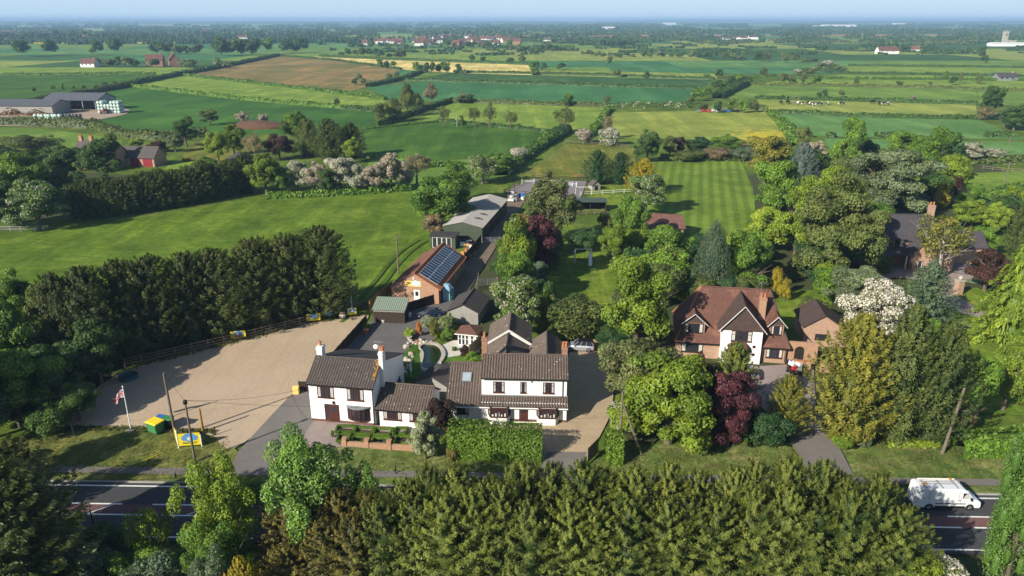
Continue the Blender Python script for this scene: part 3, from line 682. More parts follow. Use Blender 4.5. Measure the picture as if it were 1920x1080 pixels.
b = MB(); [b.box(-2.3 + .11 * k, -2.22 + .11 * k, -1.0, -.9, 0, .1, T=Matrix.Identity(4)) for k in range(0)]
win(B, -3.0, .75, 1.5, 1.0, y=.25, cols=2, trans=0)
# rear gabled wings, ridges running back
def rear_wing(xc, hw, y0, y1, ze, zr, barge=False, nm='rear'):
    b = MB(); b.prism([(xc - hw, -.3), (xc + hw, -.3), (xc + hw, ze), (xc, zr), (xc - hw, ze)], 'y', y0, y1); b.build(nm + '_wall', M['white_wall'], B)
    b = MB(); o = .22; sz = (zr - ze) / hw * o
    b.roof((xc - hw - o, y1 + .15, ze - sz + .08), (xc - hw - o, y0 - .2, ze - sz + .08), (xc, y0 - .2, zr + .1), (xc, y1 + .15, zr + .1), .3, .04, .1)
    b.roof((xc + hw + o, y0 - .2, ze - sz + .08), (xc + hw + o, y1 + .15, ze - sz + .08), (xc + .02, y1 + .15, zr + .09), (xc + .02, y0 - .2, zr + .09), .42, .06, .1)
    r = b.build(nm + '_roof', M['tile_dark2'], B); ridge_line(r, (xc, y0 - .2, zr + .12), (xc, y1 + .15, zr + .12), 'tile_dark2')
    if barge:
        g = MB()
        for s in (-1, 1):
            g.add([(xc, y0 - .26, zr + .12), (xc + s * (hw + .25), y0 - .26, ze - sz + .1), (xc + s * (hw + .25), y0 - .26, ze - sz - .18), (xc, y0 - .26, zr - .18), (xc, y0 - .2, zr + .12), (xc + s * (hw + .25), y0 - .2, ze - sz + .1), (xc + s * (hw + .25), y0 - .2, ze - sz - .18), (xc, y0 - .2, zr - .18)], [(0, 1, 2, 3), (4, 5, 6, 7), (0, 1, 5, 4), (2, 3, 7, 6)])
        g.build('barge_board', M['offwhite'], B)
rear_wing(7.15, 2.35, 4.2, 11.4, 4.3, 5.95, nm='right_rear'); rear_wing(2.45, 2.35, 4.2, 10.3, 4.6, 6.0, nm='left_rear'); rear_wing(2.6, 2.5, 10.5, 16.0, 4.9, 6.55, True, nm='far_rear')

# --- brick house with hipped clay roof
C_ = thing('brick_house', 'brick house with red clay hipped roof, white centre gable and two dormers', 'house', (21.4, 89.9, GZ), rad(-9.5))
W, DP, EZ, RZ = 14.5, 10.6, 2.2, 8.2
b = MB(); b.box(.35, W - .35, .45, DP - .45, -.3, EZ + .1); b.build('wall', M['brick_pink'], C_)
hl, hr = 3.2, 2.3; e = [(0, 0, EZ), (W, 0, EZ), (W, DP, EZ), (0, DP, EZ)]; r0, r1 = (hl, DP / 2, RZ), (W - hr, DP / 2, RZ)
b = MB(); b.face([e[0], e[1], r1, r0]); b.face([e[1], e[2], r1]); b.face([e[2], e[3], r0, r1]); b.face([e[3], e[0], r0]); b.face([(q[0], q[1], q[2] - .1) for q in e])
for i in range(4): a, c = e[i], e[(i + 1) % 4]; b.face([a, c, (c[0], c[1], c[2] - .1), (a[0], a[1], a[2] - .1)])
rf = b.build('roof', M['tile_red'], C_)
ridge_line(rf, r0, r1, 'tile_red', .13)
for q, r in ((e[0], r0), (e[3], r0)): ridge_line(rf, q, r, 'ridge', .11, 'hip')
for q, r in ((e[1], r1), (e[2], r1)): ridge_line(rf, q, r, 'tile_plum', .11, 'hip')
gutter(C_, .1, 5.7, 0, EZ - .02); gutter(C_, 10.9, W - .1, 0, EZ - .02, pipe=W - .5)
# centre gable: white rendered wall, tile-hung apex
gx0, gx1, gz, ga = 5.75, 10.85, 4.75, 7.75; gc = (gx0 + gx1) / 2
b = MB(); b.box(gx0, gx1, -.35, 3.5, -.3, gz); b.build('gable_wall', M['white_wall'], C_)
b = MB(); b.prism([(gx0 - .35, gz - .3), (gx1 + .35, gz - .3), (gc, ga)], 'y', -.5, .3); b.build('gable_cladding', M['tile_plum'], C_)
b = MB(); o = .45
for s, xe in ((-1, gx0 - o), (1, gx1 + o)):
    ze = gz - .42
    vs = [(xe, -.75, ze), (gc, -.75, ga + .15), (gc, 5.0, ga + .15), (xe, 2.2, ze)]
    b.face([vs[0], vs[1], vs[2], vs[3]]); b.face([(v[0], v[1], v[2] - .1) for v in vs]); b.face([vs[0], vs[1], (*vs[1][:2], vs[1][2] - .1), (*vs[0][:2], vs[0][2] - .1)])
gr = b.build('gable_roof', M['tile_plum'], C_); ridge_line(gr, (gc, -.75, ga + .18), (gc, 5.0, ga + .18), 'tile_plum')
b = MB()
for s, xe in ((-1, gx0 - o), (1, gx1 + o)): b.tube([(xe, -.78, gz - .46), (gc, -.78, ga + .1)], .055, 5)
b.build('barge_board', M['offwhite'], C_)
win(C_, gx0 + 1.3, 3.0, 2.45, 1.3, y=-.35, cols=3, trans=.68, m='frame')
for z in (.85, 1.95):
    b = MB(); b.lathe([(0, 0), (.2, .02), (.2, .05), (0, .06)], (gx1 - .9, -.42, z + .35), 12, axis='y'); b.build('wall_plaque', M['black'], C_)
bx = [(gx0 + 1.0, -.35), (gx0 + 1.45, -1.15), (gx0 + 3.1, -1.15), (gx0 + 3.55, -.35)]
b = MB(); b.prism(bx, 'z', -.2, .75); by = b.build('bay', M['white_wall'], C_)
b = MB(); b.prism(bx, 'z', .75, 2.2); b.build('pane', M['glass'], by)
b = MB()
for i in range(3):
    a, e2 = Vector((*bx[i], 0)), Vector((*bx[i + 1], 0)); ang = math.atan2(e2.y - a.y, e2.x - a.x); L = (e2 - a).length; nn = 3 if i == 1 else 1
    TT = Matrix.Translation((a.x, a.y, .75)) @ Matrix.Rotation(ang, 4, 'Z')
    for k in range(nn + 1): b.box(L * k / nn - .06, L * k / nn + .06, -.05, .03, 0, 1.45, T=TT)
    for zz in (0, .95, 1.4): b.box(0, L, -.05, .03, zz, zz + .09, T=TT)
b.build('bay_window', M['frame'], by)
b = MB(); R_ = [(gx0 + .75, -.34, 2.2), (gx0 + 1.3, -1.45, 2.2), (gx0 + 3.25, -1.45, 2.2), (gx0 + 3.8, -.34, 2.2)]; t0, t1 = (gx0 + 1.5, -.34, 2.95), (gx0 + 3.05, -.34, 2.95)
b.face([R_[1], R_[2], t1, t0]); b.face([R_[0], R_[1], t0]); b.face([R_[2], R_[3], t1]); b.face([R_[3], R_[2], R_[1], R_[0]]); br = b.build('bay_roof', M['tile_red'], by)
# dormers
def dormer(xc, w, yf, zb, h, ra):
    b = MB(); zt = zb + h
    b.box(xc - w / 2, xc + w / 2, yf, yf + 2.4, zb - .35, zt); d = b.build('dormer', M['brick_red'], C_)
    b = MB(); b.prism([(xc - w / 2 - .2, zt - .05), (xc + w / 2 + .2, zt - .05), (xc, zt + ra)], 'y', yf - .06, yf + 1.0); b.build('dormer_cladding', M['tile_plum'], d)
    b = MB()
    for s in (-1, 1):
        vs = [(xc + s * (w / 2 + .38), yf - .35, zt - .25), (xc, yf - .35, zt + ra + .14), (xc, yf + 3.2, zt + ra + .14), (xc + s * (w / 2 + .38), yf + 1.6, zt - .25)]
        b.face(vs); b.face([(v[0], v[1], v[2] - .09) for v in vs]); b.face([vs[0], vs[1], (*vs[1][:2], vs[1][2] - .09), (*vs[0][:2], vs[0][2] - .09)])
    r = b.build('dormer_roof', M['tile_red'], d); ridge_line(r, (xc, yf - .35, zt + ra + .16), (xc, yf + 3.2, zt + ra + .16), 'tile_plum') if False else None
    b = MB()
    for s in (-1, 1): b.tube([(xc + s * (w / 2 + .38), yf - .38, zt - .28), (xc, yf - .38, zt + ra + .1)], .05, 5)
    b.build('barge_board', M['offwhite'], d)
    win(C_, xc - w / 2 + .28, zb + .12, w - .56, h - .35, y=yf, cols=3 if w > 2.4 else 2, trans=0, m='darkframe', name='dormer_window')
dormer(2.35, 2.75, .75, 3.2, 1.55, 1.15); dormer(12.75, 1.75, 1.1, 3.5, 1.5, 1.05)
win(C_, 1.0, .7, 2.6, 1.25, y=.45, cols=3, trans=0, m='darkframe'); win(C_, 11.75, .65, 1.9, 1.2, y=.45, cols=3, trans=0, m='darkframe')
chimney(C_, 10.95, 2.9, 3.2, 7.9, .85, .85, 'brick', 2); aerial(C_, 10.7, 3.6, 7.6, 2.2)

# --- brick garage with tiled roof and the arched garden walls
p0 = P(1508, 668)
g = thing('brick_garage', 'small brick garage with brown tiled roof beside the red-roofed house', 'garage', (p0.x + 1.0, p0.y + 3.6, GZ), rad(-9.5))
b = MB(); b.prism([(0, -.3), (6.2, -.3), (6.2, 2.0), (2.4, 4.4), (0, 2.8)], 'y', 0, 6.0); b.build('wall', M['brick_pink'], g)
b = MB(); b.roof((-.35, 6.3, 2.62), (-.35, -.3, 2.62), (2.4, -.3, 4.5), (2.4, 6.3, 4.5), .3, 0, .1); b.roof((6.5, -.3, 1.9), (6.5, 6.3, 1.9), (2.42, 6.3, 4.5), (2.42, -.3, 4.5), .3, 0, .1); b.build('roof', M['tile_plum'], g)
win(g, 1.6, .9, 1.6, .7, cols=3, trans=0, m='darkframe', curtains=False)
w0 = P(1478, 690)
gw = thing('garden_wall', 'brick garden wall with arched gateway between the brick house and garage', 'wall', (w0.x + .3, w0.y + 1.5, GZ), rad(-9.5))
b = MB(); b.box(0, .8, 0, .3, 0, 2.9); b.box(2.0, 3.6, 0, .3, 0, 2.9)
for k in range(10):
    a0, a1 = math.pi * k / 10, math.pi * (k + 1) / 10; q = lambda a: (1.4 - .6 * math.cos(a), 1.7 + .6 * math.sin(a))
    (xa, za), (xb, zb) = q(a0), q(a1); b.add([(xa, 0, za), (xb, 0, zb), (xb, 0, 2.9), (xa, 0, 2.9), (xa, .3, za), (xb, .3, zb), (xb, .3, 2.9), (xa, .3, 2.9)], [(0, 1, 2, 3), (7, 6, 5, 4), (0, 4, 5, 1), (2, 6, 7, 3)])
b.build('wall', M['brick'], gw); b = MB(); b.box(.85, 1.95, .1, .2, 0, 2.1); b.build('gate', M['darkframe'], gw)
lw = thing('low_wall', 'low orange brick wall in front of the arched gateway', 'wall', (w0.x + .2, w0.y - 1.0, GZ), rad(-9.5))
b = MB(); b.box(0, 2.1, 0, .3, 0, 1.35); b.box(3.2, 4.9, 0, .3, 0, 1.35); b.build('wall', M['brick'], lw)
b = MB(); b.box(-.04, 2.14, -.04, .34, 1.35, 1.43); b.box(3.16, 4.94, -.04, .34, 1.35, 1.43); b.build('coping', M['terracotta'], lw)

# --- brick workshop with solar panels
S_ = thing('brick_workshop', 'orange brick workshop with solar panels on its pantile roof', 'workshop', (-19.0, 110.6, GZ), rad(-10.3))
W, L, EZ, RZ = 7.7, 17.4, 2.5, 4.75
b = MB(); b.prism([(0, -.3), (W, -.3), (W, EZ), (W / 2, RZ), (0, EZ)], 'y', 0, L); b.build('wall', M['brick'], S_)
b = MB(); o = .3; sz = (RZ - EZ) / (W / 2) * o
b.roof((-o, L + .1, EZ - sz + .08), (-o, -.1, EZ - sz + .08), (W / 2, -.1, RZ + .1), (W / 2, L + .1, RZ + .1), .3, .035, .1); b.build('roof', M['tile_red'], S_)
b = MB(); b.roof((W + o, -.1, EZ - sz + .08), (W + o, L + .1, EZ - sz + .08), (W / 2 + .02, L + .1, RZ + .1), (W / 2 + .02, -.1, RZ + .1), .3, .035, .1); rr_ = b.build('right_roof', M['tile_orange'], S_); ridge_line(rr_, (W / 2, -.1, RZ + .15), (W / 2, L + .1, RZ + .15), 'ridge', .13)
sl = math.atan2(RZ - EZ, W / 2); TT = Matrix.Translation((W / 2 + .55, .7, RZ - .55 * math.tan(sl) + .25)) @ Matrix.Rotation(sl, 4, 'Y')
npan, pl, pw = 15, 1.02, 1.68
pa = bpy.data.objects.new('solar_array', None); COL.objects.link(pa); pa.parent = S_
for r in range(2):
    for k in range(npan):
        b = MB(); b.box(r * (pw + .03), r * (pw + .03) + pw, k * (pl + .02), k * (pl + .02) + pl, 0, .04, 1, TT)
        b.box(r * (pw + .03) + .045, r * (pw + .03) + pw - .045, k * (pl + .02) + .045, k * (pl + .02) + pl - .045, .035, .045, 0, TT)
        b.build('solar_panel', [M['solar'], M['white']], pa)
b = MB(); b.box(2.3, 4.95, -.06, -.005, 2.7, 3.62); sg = b.build('sign_board', M['cream_sign'], S_)
b = MB(); [b.lathe([(0, 0), (.36 + .04 * k, .0), (.36 + .04 * k, .02), (0, .02)], (4.05 + .25 * (k - 1), -.085 - .002 * k, 3.25 + (.12 if k == 1 else 0)), 14, axis='y') for k in range(3)]; b.build('sign_picture', M['paleblue'], sg)
b = MB(); [b.box(2.45 + .2 * k, 2.45 + .2 * k + .14, -.075, -.06, 3.25, 3.25 + .1 + .05 * (k % 2)) for k in range(6)]; b.box(2.5, 2.62, -.075, -.06, 2.9, 3.02); b.build('lettering', M['darkwood'], sg)
door(S_, 3.75, .05, .85, 2.05, m='white'); b = MB(); b.box(3.65, 3.85, -.08, 0, 3.85, 4.2); b.build('flood_light', M['white'], S_)
gutter(S_, 0, .01, 0, 0); b = MB(); b.box(W + .25, W + .36, -.1, L + .1, EZ - .2, EZ - .09); b.build('side_gutter', M['ridge'], S_)
RT = Matrix.Translation((W, 0, 0)) @ Matrix.Rotation(math.pi / 2, 4, 'Z')
for k in range(4): win(S_, 3.0 + 3.4 * k, 1.1, .9, .8, RT, 0, 2, 0, 'white', False, False)

# --- green barn with pale sheet roof
D_ = thing('green_barn', 'dark green clad barn with weathered pale grey sheet roof', 'barn', (-13.7, 145.2, GZ), rad(-10.9))
W, L, EZ, RZ = 7.9, 25.3, 3.1, 4.0
b = MB(); b.prism([(0, -.3), (W, -.3), (W, EZ), (W / 2, RZ), (0, EZ)], 'y', 0, L); b.build('wall', M['clad_green'], D_)
b = MB(); b.roof((-.25, L + .2, EZ), (-.25, -.2, EZ), (W / 2, -.2, RZ + .1), (W / 2, L + .2, RZ + .1), .3, .03, .05); b.roof((W + .25, -.2, EZ), (W + .25, L + .2, EZ), (W / 2 + .02, L + .2, RZ + .1), (W / 2 + .02, -.2, RZ + .1), .3, .03, .05); rf = b.build('roof', M['corr_grey'], D_)
b = MB()
for (x, y) in ((5.3, 4.2), (5.5, 8.0)): z = EZ + .1 + (W + .25 - x) * (RZ + .1 - EZ) / (W / 2 + .25) - .04; b.box(x, x + 1.1, y, y + .7, z - .02, z + .04)
b.build('roof_patch', plain('rusty_patch', (.16, .11, .07), .9), rf)
b = MB(); [b.box(-.02 + .38 * k, .03 + .38 * k, -.03, 0, 0, EZ) for k in range(1, 21)]; b.build('cladding_rib', M['clad_green'], D_)
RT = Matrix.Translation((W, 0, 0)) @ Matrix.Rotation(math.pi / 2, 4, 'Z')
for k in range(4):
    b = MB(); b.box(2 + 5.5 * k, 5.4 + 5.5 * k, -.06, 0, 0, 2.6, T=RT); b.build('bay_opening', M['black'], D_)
# --- dark cabin with white doors
p0 = P(823, 486)
cb = thing('garden_cabin', 'dark cabin with white-framed doors between the workshop and the green barn', 'cabin', (p0.x - 2.3, p0.y + 7.0, GZ), rad(-8))
b = MB(); b.box(0, 5.0, 0, 3.2, 0, 2.3); b.build('wall', M['clad_green'], cb); b = MB(); b.box(-.2, 5.2, -.3, 3.4, 2.32, 2.48); b.build('roof', M['felt'], cb)
for k in range(4): win(cb, .5 + .95 * k, .15, .78, 1.95, cols=1, trans=0, m='white', curtains=False, name='glazed_door', sill=None)
# --- green corrugated shed, grey timber garage, summerhouse
p0 = P(702, 606)
gs = thing('green_shed', 'small shed with green corrugated roof at the car park corner', 'shed', (p0.x, p0.y, GZ), rad(-6))
b = MB(); b.prism([(0, 0), (2.6, 0), (2.6, 2.9), (0, 2.15)], 'x', 0, 4.6); b.build('wall', M['darkwood'], gs)
b = MB(); b.roof((-.2, -.3, 2.12), (4.8, -.3, 2.12), (4.8, 2.8, 3.05), (-.2, 2.8, 3.05), .3, .045, .04); b.build('roof', M['corr_green'], gs)
b = MB(); b.box(-.02, 4.62, -.06, -.01, 1.75, 2.1); b.build('fascia', M['timber_grey'], gs)
p0 = P(838, 603)
tg = thing('timber_garage', 'grey weathered timber garage with dark pitched sheet roof', 'garage', (p0.x + .2, p0.y - .6, GZ), rad(-12))
W, L = 4.6, 6.6
b = MB(); b.prism([(0, 0), (W, 0), (W, 1.9), (W / 2, 3.0), (0, 1.9)], 'y', 0, L); b.build('wall', M['timber_grey'], tg)
b = MB(); b.roof((-.3, L + .2, 1.82), (-.3, -.3, 1.82), (W / 2, -.3, 3.1), (W / 2, L + .2, 3.1), .2, .015, .05); b.roof((W + .3, -.3, 1.82), (W + .3, L + .2, 1.82), (W / 2 + .02, L + .2, 3.1), (W / 2 + .02, -.3, 3.1), .55, .035, .05); rf = b.build('roof', M['corr_dark'], tg); ridge_line(rf, (W / 2, -.3, 3.13), (W / 2, L + .2, 3.13), 'corr_dark', .09)
b = MB(); [b.box(0, W, -.03, -.005, .25 * k, .25 * k + .22) for k in range(7)]; b.build('boarding', M['timber_grey'], tg)
p0 = P(862, 648)
su = thing('summerhouse', 'cream summerhouse with red pyramid roof on the pale patio', 'summerhouse', (p0.x - .2, p0.y - .3, GZ), rad(-14))
b = MB(); b.box(0, 2.6, 0, 2.4, 0, 1.9); b.build('wall', M['offwhite'], su)
b = MB(); q = [(-.35, -.4, 1.88), (2.95, -.4, 1.88), (2.95, 2.75, 1.88), (-.35, 2.75, 1.88)]; t = (1.3, 1.2, 2.75)
for i in range(4): b.face([q[i], q[(i + 1) % 4], t])
b.face(q[::-1]); b.build('roof', M['tile_red'], su)['label'] = 'dark red hipped roof'
b = MB(); b.box(-.37, 2.97, -.42, -.38, 1.8, 1.92); b.build('fascia', M['white'], su)
for k, x in enumerate((.12, .62, 1.12, 1.85)): win(su, x, .25, .34, 1.4, cols=1, trans=.6, m='white', curtains=False, sill=None)

# --- brown-roofed outbuilding by the striped lawn
p0 = P(1200, 452)
ob = thing('tiled_outbuilding', 'outbuilding with reddish brown tiled roof beside the striped lawn', 'outbuilding', (p0.x + .2, p0.y + 1.2, GZ), rad(-3))
b = MB(); b.box(0, 8.6, 0, 7.6, 0, 2.4); b.build('wall', M['brick_red'], ob)
b = MB(); e = [(-.4, -.4, 2.3), (9, -.4, 2.3), (9, 8, 2.3), (-.4, 8, 2.3)]; r0, r1 = (2.9, 3.8, 4.4), (8.9, 3.8, 4.1)
b.face([e[0], e[1], r1, r0]); b.face([e[1], e[2], r1]); b.face([e[2], e[3], r0, r1]); b.face([e[3], e[0], r0]); b.face(e[::-1]); rf = b.build('roof', tiles('red_brown_tiles', (.19, .095, .078), (.22, .11, .09), None, .6, .3), ob); ridge_line(rf, r0, r1, 'tile_red')
# --- field shelter with dark roof, small hut
p0 = P(1078, 397)
fs = thing('field_shelter', 'open field shelter with dark green flat roof beside the paddock', 'shelter', (p0.x, p0.y, GZ))
b = MB(); b.box(0, 7.2, 0, .1, 0, 2.2, T=Matrix.Translation((0, 3, 0))); b.box(0, .1, 0, 3, 0, 2.2); b.box(7.1, 7.2, 0, 3, 0, 2.2); b.box(3.5, 3.6, 0, .1, 0, 2.2); b.build('wall', M['darkwood'], fs)
b = MB(); b.box(-.3, 7.5, -.5, 3.4, 2.2, 2.35); b.build('roof', plain('green_grey_roof', (.065, .095, .085), .8), fs)
p0 = P(1110, 358)
ht = thing('poultry_hut', 'tiny grey wooden hut with pitched roof in the small paddock', 'hut', (p0.x, p0.y, GZ), rad(20))
b = MB(); b.prism([(0, 0), (2.4, 0), (2.4, 1.3), (1.2, 2.3), (0, 1.3)], 'y', 0, 2.2); b.build('wall', M['timber_grey'], ht); b = MB(); b.roof((-.2, 2.4, 1.2), (-.2, -.2, 1.2), (1.2, -.2, 2.4), (1.2, 2.4, 2.4), .2, 0, .05); b.roof((2.6, -.2, 1.2), (2.6, 2.4, 1.2), (1.22, 2.4, 2.4), (1.22, -.2, 2.4), .2, 0, .05); b.build('roof', M['tile_plain'], ht)
b = MB(); b.box(.8, 1.6, -.05, 0, 0, 1.2); b.build('doorway', M['black'], ht)

# --- far right brick house
p0 = P(1635, 497)
E_ = thing('far_brick_house', 'large brick house with charcoal roof among the trees on the right', 'house', (p0.x - 4.2, p0.y + .3, GZ), rad(-3))
EZ, RZ = 4.6, 8.3
b = MB(); b.box(0, 15.5, 0, 9.0, -.3, EZ); b.build('wall', M['brick_red'], E_)
e = [(-.5, -.5, EZ), (16, -.5, EZ), (16, 9.5, EZ), (-.5, 9.5, EZ)]; r0, r1 = (4.0, 4.5, RZ), (15.6, 4.5, RZ)
b = MB(); b.face([e[0], e[1], r1, r0]); b.face([e[1], e[2], r1]); b.face([e[2], e[3], r0, r1]); b.face([e[3], e[0], r0]); b.face(e[::-1]); rf = b.build('roof', M['tile_slate'], E_); ridge_line(rf, r0, r1, 'tile_slate', .13); ridge_line(rf, e[0], r0, 'tile_slate', .1, 'hip')
b = MB(); b.prism([(9.6, -.3), (16.6, -.3), (16.6, 4.0), (13.3, 7.0), (9.6, 3.6)], 'y', -3.6, 3); b.build('gable_wall', M['brick_pink'], E_)
b = MB(); b.roof((9.2, 5.0, 3.35), (9.2, -3.85, 3.35), (13.3, -3.85, 7.12), (13.3, 5.0, 7.12), .3, 0, .1); b.roof((17.0, -3.85, 3.75), (17.0, 5, 3.75), (13.32, 5, 7.12), (13.32, -3.85, 7.12), .3, 0, .1); b.build('gable_roof', M['tile_slate'], E_)
b = MB(); b.box(16.3, 24.5, 1.5, 6.5, -.3, 3.0); b.build('wing_wall', M['brick_pink'], E_)
b = MB(); b.roof((16.4, 1.1, 2.95), (24.9, 1.1, 2.95), (24.9, 4.2, 5.4), (16.4, 4.2, 5.4), .3, 0, .1); b.roof((24.9, 7.2, 2.95), (16.4, 7.2, 2.95), (16.4, 4.22, 5.4), (24.9, 4.22, 5.4), .3, 0, .1); b.build('wing_roof', M['tile_slate'], E_)
chimney(E_, 13.6, -3.75, 0, 8.6, 1.5, .8, 'brick_pink', 2); chimney(E_, 15.2, 4.6, 6, 10, 1.0, .8, 'brick_pink', 2)
b = MB(); b.roof((4.6, -2.6, 2.5), (9.4, -2.6, 2.5), (9.4, 0, 3.6), (4.6, 0, 3.6), .3, 0, .1); b.build('porch_roof', M['tile_plain'], E_); b = MB(); b.box(4.9, 5.1, -2.5, -2.3, 0, 2.5); b.box(8.9, 9.1, -2.5, -2.3, 0, 2.5); b.build('porch_post', M['white'], E_)
win(E_, .5, 3.0, 3.2, 1.3, cols=5, trans=0, m='darkframe'); win(E_, 5.8, 3.5, 3.0, 1.35, y=-.55, cols=5, trans=0, m='darkframe')
b = MB(); b.box(5.6, 9.0, -.5, .5, 3.2, 5.0); b.build('dormer', M['offwhite'], E_); b = MB(); b.roof((5.2, -.9, 4.95), (9.4, -.9, 4.95), (8.0, 1.9, 6.4), (6.6, 1.9, 6.4), .3, 0, .1); b.build('dormer_roof', M['tile_slate'], E_)
win(E_, 1.0, .7, 2.4, 1.3, cols=3, trans=0, m='darkframe'); win(E_, 10.4, .6, .9, 1.2, y=-3.6, cols=1, trans=0, m='darkframe')
p0 = P(1760, 518)
gp = thing('gate_pillar', 'lone brick gate pillar with stone ball beside the curved drive', 'pillar', P(1795, 553) + Vector((0, 0, GZ)), rad(10))
b = MB(); b.box(-.5, .5, -.5, .5, 0, 2.3); b.build('shaft', M['brick_pink'], gp); b = MB(); b.box(-.6, .6, -.6, .6, 2.3, 2.42); b.lathe([(0, 2.42), (.2, 2.44), (.36, 2.7), (.36, 2.85), (.2, 3.1), (0, 3.15)], n=12); b.build('cap', M['stone'], gp)

# --- left farmhouse among trees, red garage doors
p0 = P(214, 312)
F_ = thing('slate_outhouse', 'brick outhouse with slate roof and two red garage doors', 'outhouse', (p0.x - 1.5, p0.y + .5, 0), rad(-6))
b = MB(); b.prism(gable_poly(0, 7, 3.5, 2.7, 5.6), 'x', 0, 14.5); b.build('wall', M['brick_pink'], F_)
b = MB(); b.roof((-.3, -.4, 2.6), (14.8, -.4, 2.6), (14.8, 3.5, 5.75), (-.3, 3.5, 5.75), .3, 0, .1); b.roof((14.8, 7.4, 2.6), (-.3, 7.4, 2.6), (-.3, 3.52, 5.75), (14.8, 3.52, 5.75), .3, 0, .1); b.build('roof', M['tile_plain'], F_)
for x in (6.9, 10.9): b = MB(); b.box(x, x + 2.9, -.06, 0, 0, 2.4); [b.box(x, x + 2.9, -.09, -.06, .55 * k + .1, .55 * k + .2) for k in range(4)]; b.build('garage_door', plain('dark_red_door', (.25, .025, .03), .6), F_)
p0 = P(140, 318)
F2 = thing('slate_farmhouse', 'old farmhouse with slate roof and brick chimneys hidden in dark trees', 'house', (p0.x, p0.y + 1, 0), rad(-10))
b = MB(); b.prism(gable_poly(0, 7, 3.5, 5.0, 8.0), 'x', 0, 12); b.build('wall', M['brick_pink'], F2)
b = MB(); b.roof((-.3, -.4, 4.9), (12.3, -.4, 4.9), (12.3, 3.5, 8.15), (-.3, 3.5, 8.15), .3, 0, .1); b.roof((12.3, 7.4, 4.9), (-.3, 7.4, 4.9), (-.3, 3.52, 8.15), (12.3, 3.52, 8.15), .3, 0, .1); b.build('roof', M['tile_plain'], F2)
for x in (.6, 4, 11): chimney(F2, x, 3.5, 7, 9.3, 1.0, .8, 'brick', 2)
# --- farm barns upper left
p0 = P(85, 208)
Gb = thing('open_barn', 'large open-fronted farm barn with grey roof beyond the field', 'barn', (p0.x, p0.y, 0), rad(-4))
b = MB(); b.prism([(0, 0), (16, 0), (16, 5.4), (8, 8), (0, 5.4)], 'x', 27, 27.4); b.prism([(0, 0), (16, 0), (16, 5.4), (8, 8), (0, 5.4)], 'x', 0, .4); b.box(0, 27, 15.6, 16, 0, 5.4); b.build('wall', M['grey'], Gb)
b = MB(); [b.box(6.5 * k, 6.5 * k + .35, 0, .35, 0, 5.4) for k in range(5)]; b.build('post', M['grey'], Gb)
b = MB(); b.roof((-.4, -.6, 5.2), (27.8, -.6, 5.2), (27.8, 8, 8.2), (-.4, 8, 8.2), .8, .06, .08); b.roof((27.8, 16.6, 5.2), (-.4, 16.6, 5.2), (-.4, 8.02, 8.2), (27.8, 8.02, 8.2), .8, .06, .08); b.build('roof', corr('barn_sheet', (.10, .105, .12), (.14, .145, .16)), Gb)
p0 = P(-60, 212)
Gc = thing('long_barn', 'long low grey-roofed barn at the left farmyard', 'barn', (p0.x, p0.y - 6, 0), rad(-3))
b = MB(); b.prism([(0, 0), (14, 0), (14, 4.4), (7, 6.4), (0, 4.4)], 'x', 0, 46); b.build('wall', M['timber_grey'], Gc)
b = MB(); b.roof((-.4, -.6, 4.3), (46.4, -.6, 4.3), (46.4, 7, 6.6), (-.4, 7, 6.6), .8, .06, .08); b.roof((46.4, 14.6, 4.3), (-.4, 14.6, 4.3), (-.4, 7.02, 6.6), (46.4, 7.02, 6.6), .8, .06, .08); b.build('roof', corr('long_barn_sheet', (.10, .105, .12), (.14, .145, .16)), Gc)
# --- distant houses: each a small gabled block with its own roof, chimney
def cottage(px, py, w, d, h, rh, rz, wm, rm, label, group=None, hip=False):
    p = P(px, py); t = thing('house', label, 'house', (p.x, p.y, 0), rz, group)
    b = MB(); b.prism(gable_poly(0, d, d / 2, h, h + rh), 'x', 0, w); b.build('wall', M[wm], t)
    b = MB(); b.roof((-.4, -.5, h - .2), (w + .4, -.5, h - .2), (w + .4, d / 2, h + rh + .15), (-.4, d / 2, h + rh + .15), .3, 0, .12); b.roof((w + .4, d + .5, h - .2), (-.4, d + .5, h - .2), (-.4, d / 2 + .02, h + rh + .15), (w + .4, d / 2 + .02, h + rh + .15), .3, 0, .12); r = b.build('roof', M[rm], t)
    b = MB(); b.box(w * .8, w * .8 + .9, d / 2 - .4, d / 2 + .4, h + rh - .5, h + rh + 1.3); b.build('chimney', M['brick'], r)
    b = MB(); [b.box(w * (.12 + .28 * k), w * (.12 + .28 * k) + 1.2, -.06, 0, h * .5, h * .5 + 1.2) for k in range(3)]; b.build('window', M['glass'], t)
cottage(151, 126, 14, 9, 3.6, 4, rad(-6), 'white', 'tile_red', 'white-walled house with red roof at the far left hamlet')
cottage(275, 125, 15, 9, 6, 5, rad(10), 'brick_red', 'tile_red', 'red brick house, middle one of the far left hamlet')
cottage(315, 124, 14, 10, 6, 6, rad(-60), 'brick_red', 'tile_red', 'red brick house standing gable-on, right end of the far left hamlet')
cottage(1648, 101, 27, 12, 4, 5, rad(2), 'white', 'tile_red', 'wide white farmhouse with dark red roof below tall poplars')
cottage(1708, 98, 10, 8, 4, 4.5, rad(-30), 'white', 'tile_red', 'lone pink-roofed house right of the poplar farm')
cottage(1872, 152, 14, 8, 3, 2.5, rad(0), 'grey', 'tile_slate', 'dark grey shed with low roof at the far right edge of fields')
rng = random.Random(5)
for k in range(34): cottage(rng.gauss(865, 55), rng.uniform(72, 87), rng.uniform(10, 20), 9, 5.5, 4.5, rng.uniform(-.7, .7), rng.choice(['white', 'brick', 'offwhite', 'brick_red']), rng.choice(['tile_red', 'tile_dark', 'tile_red']), 'tiny house in the far village above the pale cut field', 'houses of the far village')
